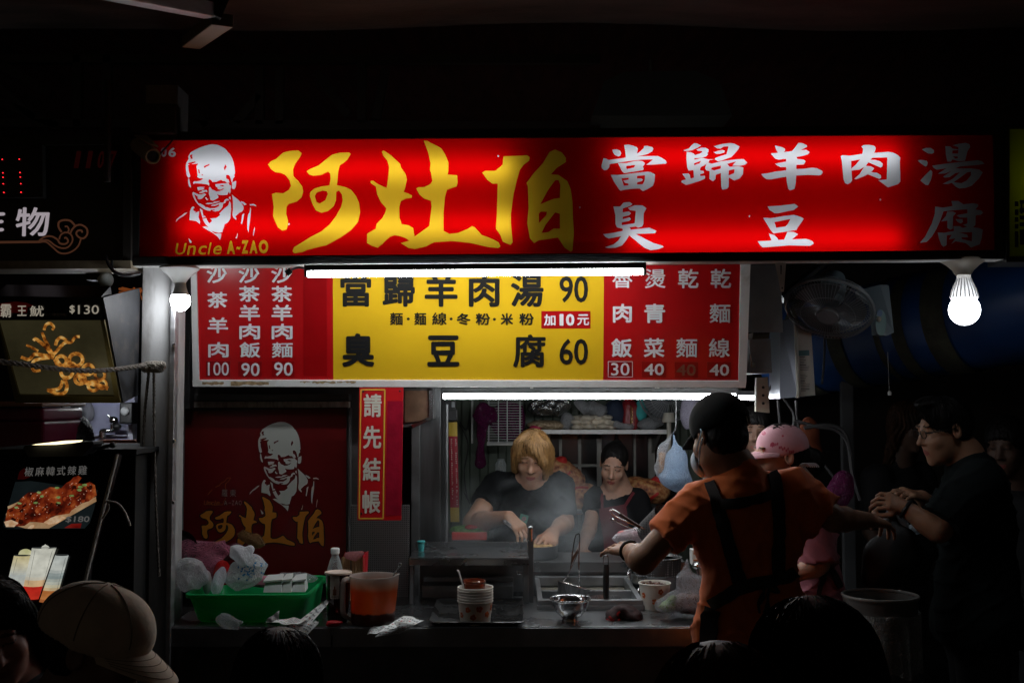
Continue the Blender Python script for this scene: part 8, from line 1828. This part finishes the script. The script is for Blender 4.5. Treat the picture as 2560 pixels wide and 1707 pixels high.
ft = thing('tap', 'chrome tap on the bluish lit wall of the left stall', 'tap', P(280, 1060, 5.44)); mb = MB(); mb.tube(smoothpts([P(254, 1094, 5.42), P(254, 1078, 5.42), P(268, 1076, 5.42), P(281, 1074, 5.43), P(281, 1056, 5.43), P(283, 1048, 5.43)], 4), .011, 10); mb.ball(P(284, 1050, 5.42), (.022, .018, .02), 12); mb.tube([P(283, 1046, 5.42), P(274, 1042, 5.41), P(270, 1037, 5.41)], .006, 8); mb.tube([P(256, 1095, 5.42), P(256, 1080, 5.42)], .016, 10); mb.build('spout', steel_shiny, ft, 60); mb = MB(); mb.ball(P(292, 1066, 5.41), (.022, .016, .016), 12); mb.build('handle', black_plastic, ft, 60)
for q, l in (((297, 1005, 330, 1060), 'dark power box on the bluish wall beside the tap'), ((150, 1003, 187, 1035), 'dark appliance hanging at the left of the bluish wall')): t_ = thing('power_box', l, 'box', P(q[0], q[3], 5.35)); mb = MB(); bx(mb, *q, 5.35, .1, c=.01); mb.build('case', black_plastic, t_); mb = MB(); mb.ball(P((q[0]+q[2])/2-2, (q[1]+q[3])/2-5, 5.34), (.02, .008, .02), 12); mb.build('dial', grey_paint, t_, 60)
cc = thing('cutting_board', 'orange brown cutting board standing behind the left stall\'s counter', 'cutting board', P(290, 1120, 5.0)); mb = MB(); mb.slab([P(x, y, 5.0) for x, y in rounded(244, 1099, 340, 1150, 6)], (0, .02, 0)); mb.build('board', mat('terracotta_board', (.36, .18, .12), .6, var=.15), cc)
gbg = bag('hanging_cloth', 'grey towel hanging on the bluish wall of the left stall', mat('grey_towel', (.16, .16, .19), .9), [(218, 1020, 5.42, .025, .02, .04), (224, 1036, 5.42, .018, .02, .03)], 271, .006, 30, .006)
batten('tube_lamp', 'white tube lamp of the left stall\'s washing corner, seen under the squid poster', 190, 985, 330, 985, 5.05)  # out of view; inferred from a reflected lamp strip, lights the bluish wall
og = thing('orange_cords', 'knot of orange glowing cords beside the grey pillar', 'cords', P(325, 730, 4.3)); mb = MB()
for i, (a, b) in enumerate((((298, 722), (354, 722)), ((298, 732), (354, 730)), ((300, 742), (340, 733)), ((340, 733), (356, 748)), ((335, 720), (338, 735)), ((305, 720), (352, 738)), ((318, 728), (356, 726)))): mb.tube(smoothpts([P(*a, 4.3), P((a[0]+b[0])/2, (a[1]+b[1])/2+3*(-1)**i, 4.29), P(*b, 4.3)], 5), .0045, 6)
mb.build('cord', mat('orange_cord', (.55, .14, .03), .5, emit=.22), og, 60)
jb = thing('wall_lamp', 'pale round lamp cover above the squid poster', 'lamp cover', P(264, 700, 4.1)); mb = MB(); mb.ball(P(264, 700, 4.1), (.028, .03, .03), 18); mb.build('cover', mat('dusty_cover', (.40, .42, .40), .5, var=.4, vs=30), jb, 60); mb = MB(); bx(mb, 245, 684, 250, 718, 4.08, .06); bx(mb, 214, 660, 248, 700, 4.12, .06); mb.build('bracket', black_plastic, jb)
rs_ = thing('hanging_strip', 'dark hanging strip with orange character and red patch by the pillar', 'sign strip', P(334, 940, 4.35)); RS = Plane((0, 4.35, 0), (0, 1, 0)); mb = MB(); slab_px(mb, RS, [(322, 900), (349, 900), (349, 985), (322, 985)], .01, 0); mb.build('strip', black_matt, rs_); L = MB(); char(L, RS, '加', 326, 932, 346, 954, .03, .001); L.build('lettering', mat('orange_strip_print', (.5, .13, .05), .5, emit=.15), rs_); mb = MB(); slab_px(mb, RS, [(329, 956), (338, 956), (338, 974), (329, 974)], .001, .002); mb.build('red_patch', mat('red_strip_patch', (.36, .02, .01), .5, emit=.06), rs_)
# ================================================================== right side: boxes, heater, fan, pipes, bin
gb1 = thing('metal_box', 'grey sheet metal box right of the menu board', 'metal box', P(1910, 745, 4.4)); mb = MB(); mb.slab([P(*zt(205, 190), 4.4), P(*zt(470, 190), 4.4), P(*zt(487, 715), 4.4), P(*zt(200, 715), 4.4)], (0, .3, .02)); mb.build('case', mat('zinc_sheet', (.26, .27, .29), .4, .6, var=.2, vs=6), gb1)
mb = MB(); mb.slab([P(*zt(255, 716), 4.45), P(*zt(385, 716), 4.45), P(*zt(375, 772), 4.45), P(*zt(250, 772), 4.45)], (0, .1, 0)); mb.build('socket', mat('brown_socket', (.10, .07, .04), .6), gb1)
gb2 = thing('metal_box', 'smaller grey switch cabinet below the grey metal box', 'metal box', P(1898, 890, 4.42)); mb = MB(); mb.slab([P(*zt(228, 770), 4.42), P(*zt(390, 762), 4.42), P(*zt(402, 1028), 4.42), P(*zt(236, 1030), 4.42)], (0, .2, .0)); mb.build('case', MATS['zinc_sheet'], gb2); mb = MB(); mb.slab([P(*zt(200, 782), 4.46), P(*zt(226, 772), 4.43), P(*zt(232, 1030), 4.43), P(*zt(196, 1030), 4.46)], (0, .02, 0)); mb.build('door_edge', grey_paint, gb2); mb = MB(); mb.tube([P(*zt(236, 880), 4.41), P(*zt(246, 985), 4.41), P(*zt(262, 985), 4.41), P(*zt(262, 945), 4.41), P(*zt(246, 945), 4.41)], .003, 6); mb.build('latch', steel_shiny, gb2, 60)
br = thing('bracket', 'pale slotted triangular bracket under the sign beside the menu board', 'bracket', P(1950, 690, 4.03)); BR = Plane((0, 4.03, 0), (0, 1, 0)); tris, V2 = cdt_fill([([zt(425, 178), zt(512, 172), zt(494, 400), zt(470, 402)], [[zt(463, 195), zt(478, 195), zt(476, 265), zt(466, 265)], [zt(476, 365), zt(486, 365), zt(486, 378), zt(476, 378)]])]); mb = MB(); mb.add([BR.hit(*p) for p in V2], tris); mb.add([BR.hit(*p, -.004) for p in V2], tris); mb.build('plate', white_paint, br)
wh = thing('water_heater', 'cream and steel wall water heater with printed labels', 'water heater', P(1995, 890, 4.7)); WH = Plane((0, 4.7, 0), (0, 1, 0))
mb = MB(); slab_px(mb, WH, [zt(578, 590), zt(705, 690), zt(738, 1200), zt(610, 1212)], .22, 0); mb.build('side', mat('cream_enamel', (.42, .41, .36), .4, var=.1), wh); mb = MB(); mb.slab([P(*zt(468, 640), 4.78), P(*zt(578, 590), 4.70), P(*zt(606, 1212), 4.70), P(*zt(462, 1225), 4.78)], (.0, .2, 0)); mb.build('front', mat('steel_heater_front', (.20, .21, .25), .3, .9), wh); mb = MB(); mb.tube([WH.hit(*zt(582, 595), .004), WH.hit(*zt(606, 1190), .004), WH.hit(*zt(596, 1222), .004)], .008, 8); mb.build('edge_bead', MATS['cream_enamel'], wh, 60)
L = MB(); slab_px(L, WH, [zt(608, 855), zt(690, 850), zt(692, 893), zt(610, 897)], .001, .002); L.build('label', mat('teal_label', (.05, .15, .16), .5), wh); L = MB(); r_ = random.Random(4)
for i in range(22):
    y = 905+i*12.5
    if i in (9, 10): continue
    stroke2(L, WH, [zt(615+i*.5, y), zt(615+i*.5+r_.uniform(30, 76), y-2)], 1.5 if i % 5 else 2.6, .002)
L.build('label_print', mat('grey_label_print', (.12, .12, .12), .6), wh)
fnr = thing('wall_fan', 'grey wall fan tilted down under the sign right of the water heater', 'fan', P(2075, 775, 4.6)); c = P(2073, 770, 4.55); nn = Vector((-.30, -.52, -.80)).normalized(); k = S(4.55)
fw = mat('fan_grey', (.20, .22, .235), .4, .2); mb = MB(); n_, u_, w_ = fan_cage(mb, c, nn, 108*k, .045, 72, .0015); mb.tube([c+u_*(108*k*cos(a*pi/24))+w_*(108*k*sin(a*pi/24)) for a in range(48)], .007, 8, closed=True); mb.build('cage', fw, fnr, 60)
blades(c, n_, u_, w_, 96*k, fb, fnr); mb = MB(); M = nn.to_track_quat('Z', 'X').to_matrix().to_4x4(); mb.lathe([(0, .052), (26*k, .050), (28*k, .040), (26*k, .034), (0, .034)], c, 28, M=M); mb.build('badge', fw, fnr, 40)
mb = MB(); mb.lathe([(0, -.02), (22*k, -.03), (32*k, -.06), (32*k, -.13), (24*k, -.17), (0, -.18)], c, 24, M=M); mb.build('motor', mat('fan_blue_grey', (.20, .27, .31), .4), fnr, 40)
mb = MB(); mb.slab([P(*zt(1080, 385), 4.72), P(*zt(1240, 345), 4.68), P(*zt(1305, 350), 4.68), P(*zt(1345, 715), 4.68), P(*zt(1290, 740), 4.68), P(*zt(1215, 730), 4.68), P(*zt(1195, 500), 4.7), P(*zt(1095, 440), 4.72)], (0, .07, 0)); mb.build('wall_plate', MATS['fan_blue_grey'], fnr)
mb = MB(); PL = Plane((0, 4.675, 0), (0, 1, 0)); flatpoly(mb, PL, [zt(1245+42*cos(a*.314), 640+100*sin(a*.314)) for a in range(20)], .002); mb.build('switch_plate', mat('teal_switch_plate', (.12, .26, .26), .4), fnr); mb = MB(); mb.ball(PL.hit(*zt(1228, 612), .01), (.010, .012, .012), 12); mb.build('switch_knob', mat('cream_knob', (.5, .46, .38), .3), fnr, 60); mb = MB(); flatpoly(mb, PL, [zt(1235+22*cos(a*.628), 565+28*sin(a*.628)) for a in range(10)], .003); mb.build('blue_lens', mat('blue_lens', (.05, .13, .30), .3), fnr)
dp = thing('flue_pipe', 'silver flue pipe slanting up behind the wall fan', 'pipe', P(2000, 700, 4.9)); mb = MB(); mb.tube([P(*zt(470, 455), 4.9), P(*zt(770, 215), 5.0), P(*zt(850, 150), 5.02)], 12*S(4.9), 16); mb.build('pipe', steel, dp, 40)
bp = thing('blue_duct', 'big blue air duct with worn yellow bands behind the right bulb', 'duct', P(2300, 800, 4.9)); da, db_ = P(1960, 880, 5.7), P(2720, 735, 4.55); pts = [da.lerp(db_, i/24) for i in range(25)]; blue_m = mat('blue_tarp', (.006, .036, .13), .42, var=.2, vs=3, bump=.06, bs=8); mb = MB(); mb.tube(pts, [.235+.004*(i % 2) for i in range(25)], 32); mb.build('tube', blue_m, bp, 40)
ym = mat('worn_yellow_band', (.030, .030, .018), .85, var=.7, vs=10)
for t_, w_2 in ((.12, .05), (.28, .05), (.44, .02), (.5, .04), (.60, .07)): mb = MB(); mb.tube([da.lerp(db_, t_), da.lerp(db_, t_+w_2)], .242, 32, caps=False); mb.build('band', ym, bp, 40)
cw2 = thing('pull_cord', 'thin pull cord with white knob hanging in the dark right of the fan', 'pull cord', P(2224, 985, 4.8)); mb = MB(); mb.tube([P(2219, 880, 4.8), P(2223, 980, 4.8)], .0016, 5); mb.build('cord', mat('grey_cord', (.2, .2, .2), .6), cw2, 60); mb = MB(); mb.lathe([(0, 0), (.007, 0), (.008, .012), (.004, .018), (0, .018)], P(2224, 988, 4.8), 14); mb.build('knob', white_plastic, cw2, 40)
po = thing('pole', 'slim grey metal pole standing in the dark passage', 'pole', (P(2123, 1200, 5.3).x, 5.3, 0)); mb = MB(); bx(mb, 2113, 920, 2133, 1560, 5.3, .04, c=.004); mb.build('post', mat('dim_grey_pole', (.05, .052, .055), .5, .3), po)
ss = thing('socket_strip', 'cream socket strip hanging below the switch cabinet', 'socket strip', P(1906, 990, 4.5)); mb = MB(); mb.slab([P(1891, 944, 4.5), P(1920, 942, 4.5), P(1924, 1032, 4.5), P(1890, 1028, 4.5)], (0, .03, 0)); mb.build('case', mat('yellowed_cream', (.44, .40, .30), .45), ss); mb = MB()
for y in (968, 988, 1008): mb.ball(P(1908, y, 4.497), (.006, .003, .006), 8)
mb.build('outlet', black_plastic, ss)
wl_ = thing('cable', 'tangle of cables hanging in the dark right of the pink cap', 'cable', P(2080, 1080, 4.9)); mb = MB()
for pts, r in ((((1990, 800), (1965, 880), (1930, 960), (1900, 1010)), .005), (((1990, 1000), (2000, 1080), (2060, 1160), (2120, 1240)), .006), (((1985, 1050), (2040, 1066), (2090, 1075), (2120, 1110), (2130, 1180), (2150, 1250)), .008), (((2010, 1070), (2070, 1062), (2110, 1080), (2128, 1140)), .008), (((2055, 960), (2060, 900), (2062, 820)), .005), (((1955, 990), (1985, 1040), (1975, 1100)), .006), (((1945, 1000), (1950, 1060), (1960, 1110)), .006)): mb.tube(smoothpts([P(x, y, 4.95) for x, y in pts], 7), r, 6)
mb.build('wire', mat('grey_cable', (.06, .06, .062), .5), wl_, 60)
bag('hanging_cloth', 'dull orange cloth hanging behind the pink cap', mat('orange_cloth', (.16, .035, .01), .8), [(2022, 1090, 5.1, .05, .03, .09), (2024, 1125, 5.1, .055, .03, .06)], 301, .012, 30, .008)
bag('plastic_bag', 'magenta bag hanging in the passage beyond the worker\'s outstretched arm', purple_film, [(2106, 1215, 4.8, .055, .05, .07), (2090, 1235, 4.8, .04, .04, .05)], 311, .014, 35, .007)
tb_ = thing('trash_bin', 'grey trash bin lined with a clear bag in front of the man in glasses', 'trash bin', P(2200, 1600, 4.1)); Yt = 4.1; k = S(Yt); zt0_ = P(2200, 1492, Yt).z; cx_ = P(2200, 1492, Yt).x
mb = MB(); mb.lathe([(0, .0), (.11, 0), (.115, .01), (.128, zt0_-.01), (.132, zt0_), (.126, zt0_), (.12, zt0_-.02), (.108, .02), (0, .02)], (cx_, Yt, 0), 40); mb.build('bin', mat('dim_bin_plastic', (.11, .11, .105), .5, var=.2), tb_, 40)
mb = MB(); mb.grid(lambda u, v: Vector((cx_, Yt, 0))+Vector((cos(2*pi*u), sin(2*pi*u), 0))*((.137+.006*sin(18*u*pi)*(1-v)) if v < .85 else .125)+Vector((0, 0, zt0_+.006-.26*(1-v)+.01*sin(14*pi*u)*(1-v)) if v < .85 else Vector((0, 0, zt0_-.05))), 64, 10); mb.build('liner', film('liner_film', (.62, .62, .60), .30, .2, 22, .9), tb_, 60)
mb = MB(); mb.tube([Vector((cx_+.13*cos(a*pi/20), Yt+.13*sin(a*pi/20), zt0_+.006)) for a in range(40)], .006, 6, closed=True); mb.build('rim', mat('pale_rim', (.18, .18, .17), .5), tb_, 60)
# yellow neighbour sign at the right edge
RY = Plane((0, 3.98, 0), (0, 1, 0)); ry = thing('neighbour_sign', 'yellow green light-box sign with blue characters at the right edge', 'shop sign', RY.hit(2545, 480)); mb = MB(); slab_px(mb, RY, [(2524, 322), (2760, 320), (2760, 640), (2524, 641)], .003, 0); mb.build('face', panel_mat('lime_sign_film', (.48, .52, .02), .4), ry); fr = MB(); slab_px(fr, RY, [(2516, 312), (2523.5, 312), (2523.5, 652), (2516, 652)], .16, .008); slab_px(fr, RY, [(2516, 641), (2760, 641), (2760, 655), (2516, 655)], .16, .008); slab_px(fr, RY, [(2524, 310), (2760, 310), (2760, 321), (2524, 321)], .16, .008); slab_px(fr, RY, [(2524, 321), (2760, 321), (2760, 641), (2524, 641)], .005, -.155); fr.build('frame', dark_alu, ry)
L = MB()
for y0, y1 in ((504, 516), (524, 538), (543, 555), (560, 572), (578, 618)): slab_px(L, RY, [(2537, y0), (2546, y0), (2546, y1), (2537, y1)], .001, .002); slab_px(L, RY, [(2549, y0-4), (2590, y0-4), (2590, y1-6), (2549, y1-6)], .001, .002)
slab_px(L, RY, [(2551, 500), (2556, 500), (2556, 535), (2551, 535)], .001, .0035); L.build('lettering', mat('blue_sign_print', (.008, .012, .11), .5), ry); mb = MB(); mb.tube([RY.hit(2560, 470, -.09), RY.hit(2740, 470, -.09)], .013, 10); mb.build('inner_tube', lamp_mat('dim_sign_tube', (1, 1, .9), 7.0), ry, 40)

# ================================================================== overhead
cn = thing('canopy', 'dark brown fabric canopy hanging over the market lane', 'canopy', (0, 3, 3)); zc1 = P(1280, 78, 3.95).z; tarp = mat('brown_tarp', (.070, .048, .036), .85, var=.35, vs=3, bump=.25, bs=40, stretch=(1, 4, 1))
def cz_(u, v): x = -3.2+6.4*u; y = -1.5+5.45*v; return Vector((x, y, zc1+.28*(1-v)**1.5+.015*sin(x*3+1)*v-.035*v*max(0, -x-1.2)+.02*sin(y*2.2)))
mb = MB(); mb.grid(cz_, 40, 30); mb.build('sheet', tarp, cn, 60); mb = MB(); mb.tube([Vector((-3.2+6.4*i/30, 3.96, cz_(i/30, 1).z+.03)) for i in range(31)], .025, 8); mb.build('edge_pipe', dark_alu, cn, 60)
rp_ = thing('roof_light', 'unlit tube fixture on an aluminium arm under the canopy', 'light fixture', P(500, 40, 3.0))
def bar(nm, a, b, w, h, m, parent):
    a, b = Vector(a), Vector(b); u = (b-a).normalized(); M = Matrix.Translation(a) @ u.to_track_quat('X', 'Z').to_matrix().to_4x4(); mb = MB(); mb.box(0, (b-a).length, -w/2, w/2, -h/2, h/2, c=.003, M=M); return mb.build(nm, m, parent)
bar('arm', P(240, -30, 2.55), P(528, 28, 3.1), .05, .04, alu, rp_); bar('fixture', P(556, 50, 3.1), P(478, 108, 3.75), .06, .035, mat('dusty_fixture', (.30, .25, .18), .5), rp_); bar('joint', P(520, 10, 3.08), P(558, 30, 3.1), .05, .06, dark_alu, rp_)
jb2 = thing('junction_box', 'grey junction box above the security camera', 'junction box', P(382, 295, 3.97)); mb = MB(); bx(mb, 325, 259, 440, 333, 3.96, .06, c=.004); mb.build('case', mat('dim_grey_box', (.10, .10, .09), .5), jb2); mb = MB()
for x, y in ((331, 266), (434, 266), (331, 326), (434, 326)): mb.ball(P(x, y, 3.958), .004, 8)
mb.build('screw', black_plastic, jb2)
sc2 = thing('security_camera', 'cream bullet security camera over the sign\'s left corner', 'security camera', P(365, 372, 3.85)); ca, cb_ = P(342, 362, 3.93), P(383, 392, 3.80); u = (cb_-ca).normalized(); M = u.to_track_quat('Z', 'X').to_matrix().to_4x4(); L_ = (cb_-ca).length; mb = MB(); mb.lathe([(0, 0), (.022, 0), (.026, .01), (.028, L_-.01), (.026, L_), (.021, L_), (.02, L_-.012), (0, L_-.012)], ca, 28, M=M); mb.build('housing', mat('aged_cream', (.40, .33, .20), .5, var=.2), sc2, 40); mb = MB(); mb.lathe([(0, L_-.006), (.018, L_-.008)], ca, 24, M=M); mb.build('lens', black_plastic, sc2, 40); mb = MB(); mb.slab([ca+Vector((-.01, 0, .03)), cb_+Vector((.0, -.02, .034)), cb_+Vector((.02, -.01, .028)), ca+Vector((.03, .02, .03))], (0, 0, .006)); mb.build('sunshade', MATS['aged_cream'], sc2); mb = MB(); mb.tube(smoothpts([ca, P(335, 350, 3.96), P(350, 338, 3.97)], 5), .008, 8); mb.tube(smoothpts([P(400, 385, 3.9), P(428, 355, 3.95), P(440, 338, 3.97)], 5), .003, 6); mb.build('bracket', black_plastic, sc2, 60)
cdt_ = thing('conduit', 'dark vertical conduit pipe left of the junction box', 'conduit', P(271, 400, 3.93)); mb = MB(); mb.tube([P(271, 200, 3.93), P(268, 455, 3.93)], .012, 10); mb.build('pipe', mat('dim_conduit', (.06, .058, .055), .5), cdt_, 60)
cbw = thing('cable', 'black cable looping under the left stall\'s sign by the pillar', 'cable', P(300, 680, 3.95)); mb = MB(); mb.tube(smoothpts([P(265, 640, 3.94), P(272, 662, 3.93), P(290, 682, 3.93), P(320, 690, 3.95), P(350, 684, 3.98)], 6), .006, 6); mb.tube([P(280, 650, 3.95), P(280, 670, 3.95)], .005, 6); mb.build('wire', black_plastic, cbw, 60)
bbk = thing('dark_building', 'dark building front and open roof space behind the stalls', 'building', (0, 8.2, 0)); mb = MB(); mb.box(-9, 9, 8.2, 8.4, 0, 6); mb.build('wall', mat('night_wall', (.020, .016, .014), .9, var=.5, vs=1.5), bbk); mb = MB(); mb.box(-9, 9, 4.3, 8.4, 3.55, 3.6); mb.build('roof_sheet', mat('rust_roof', (.05, .012, .008), .8, var=.5, vs=3, stretch=(6, 1, 1)), bbk)
rust = mat('dark_truss_paint', (.045, .03, .025), .6)
tr1 = thing('roof_truss', 'dark steel roof truss behind the signs at the upper left', 'truss', P(700, 230, 5.2))
for a, b in (((-80, 150), (1500, 150)), ((-80, 310), (1500, 318)), ((0, 160), (130, 240)), ((0, 255), (150, 320)), ((430, 215), (520, 320)), ((590, 310), (650, 240)), ((650, 170), (650, 315)), ((700, 170), (700, 315)), ((790, 180), (870, 290)), ((270, 140), (270, 320)), ((195, 140), (195, 320)), ((905, 160), (905, 312)), ((940, 300), (965, 175)), ((-20, 200), (90, 300))): bar('strut', P(*a, 5.2), P(*b, 5.2), .04, .04, rust, tr1)
ac = thing('air_conditioner', 'dim boxy air conditioner in the dark above the sign', 'air conditioner', P(1620, 250, 5.0)); mb = MB(); mb.slab([P(1480, 290, 5.0), P(1510, 205, 5.0), P(1560, 180, 5.0), P(1740, 178, 5.0), P(1800, 205, 5.0), P(1830, 290, 5.0)], (0, .4, 0)); mb.build('case', mat('dim_grey_case', (.06, .062, .06), .5), ac); mb = MB(); mb.tube([P(1626, 180, 5.1), P(1626, 150, 5.1)], .008, 6); mb.build('hanger', steel_dull, ac, 60)
# ================================================================== repeats share a group phrase
GROUPS = {'tube_lamp': 'white tube lamps of the stalls', 'light_bulb': 'lit bulbs under the shop sign', 'noodle_strainer': 'noodle strainers at the boiler', 'noodle_pack': 'noodle packs on the white shelf', 'order_slips': 'paper order slips on the counter',
          'metal_box': 'grey metal boxes beside the menu board', 'neighbour_sign': 'signs of the neighbouring stalls', 'plastic_bag': 'plastic bags about the kitchen and counter', 'hanging_bag': 'bags hanging from the shelf', 'carrier_bag': 'bags held by the man in glasses',
          'clear_wrap': 'crumpled clear wraps', 'cloth_bundle': 'cloth bundles in the kitchen', 'power_box': 'dark power boxes on the bluish wall', 'cable': 'loose cables about the stalls'}
for o in list(SC.objects):
    if o.parent is None and 'category' in o.keys():
        g = GROUPS.get(o.name.split('.')[0])
        if g and 'group' not in o.keys(): o['group'] = g
        if 'kind' not in o.keys(): o['kind'] = 'thing'
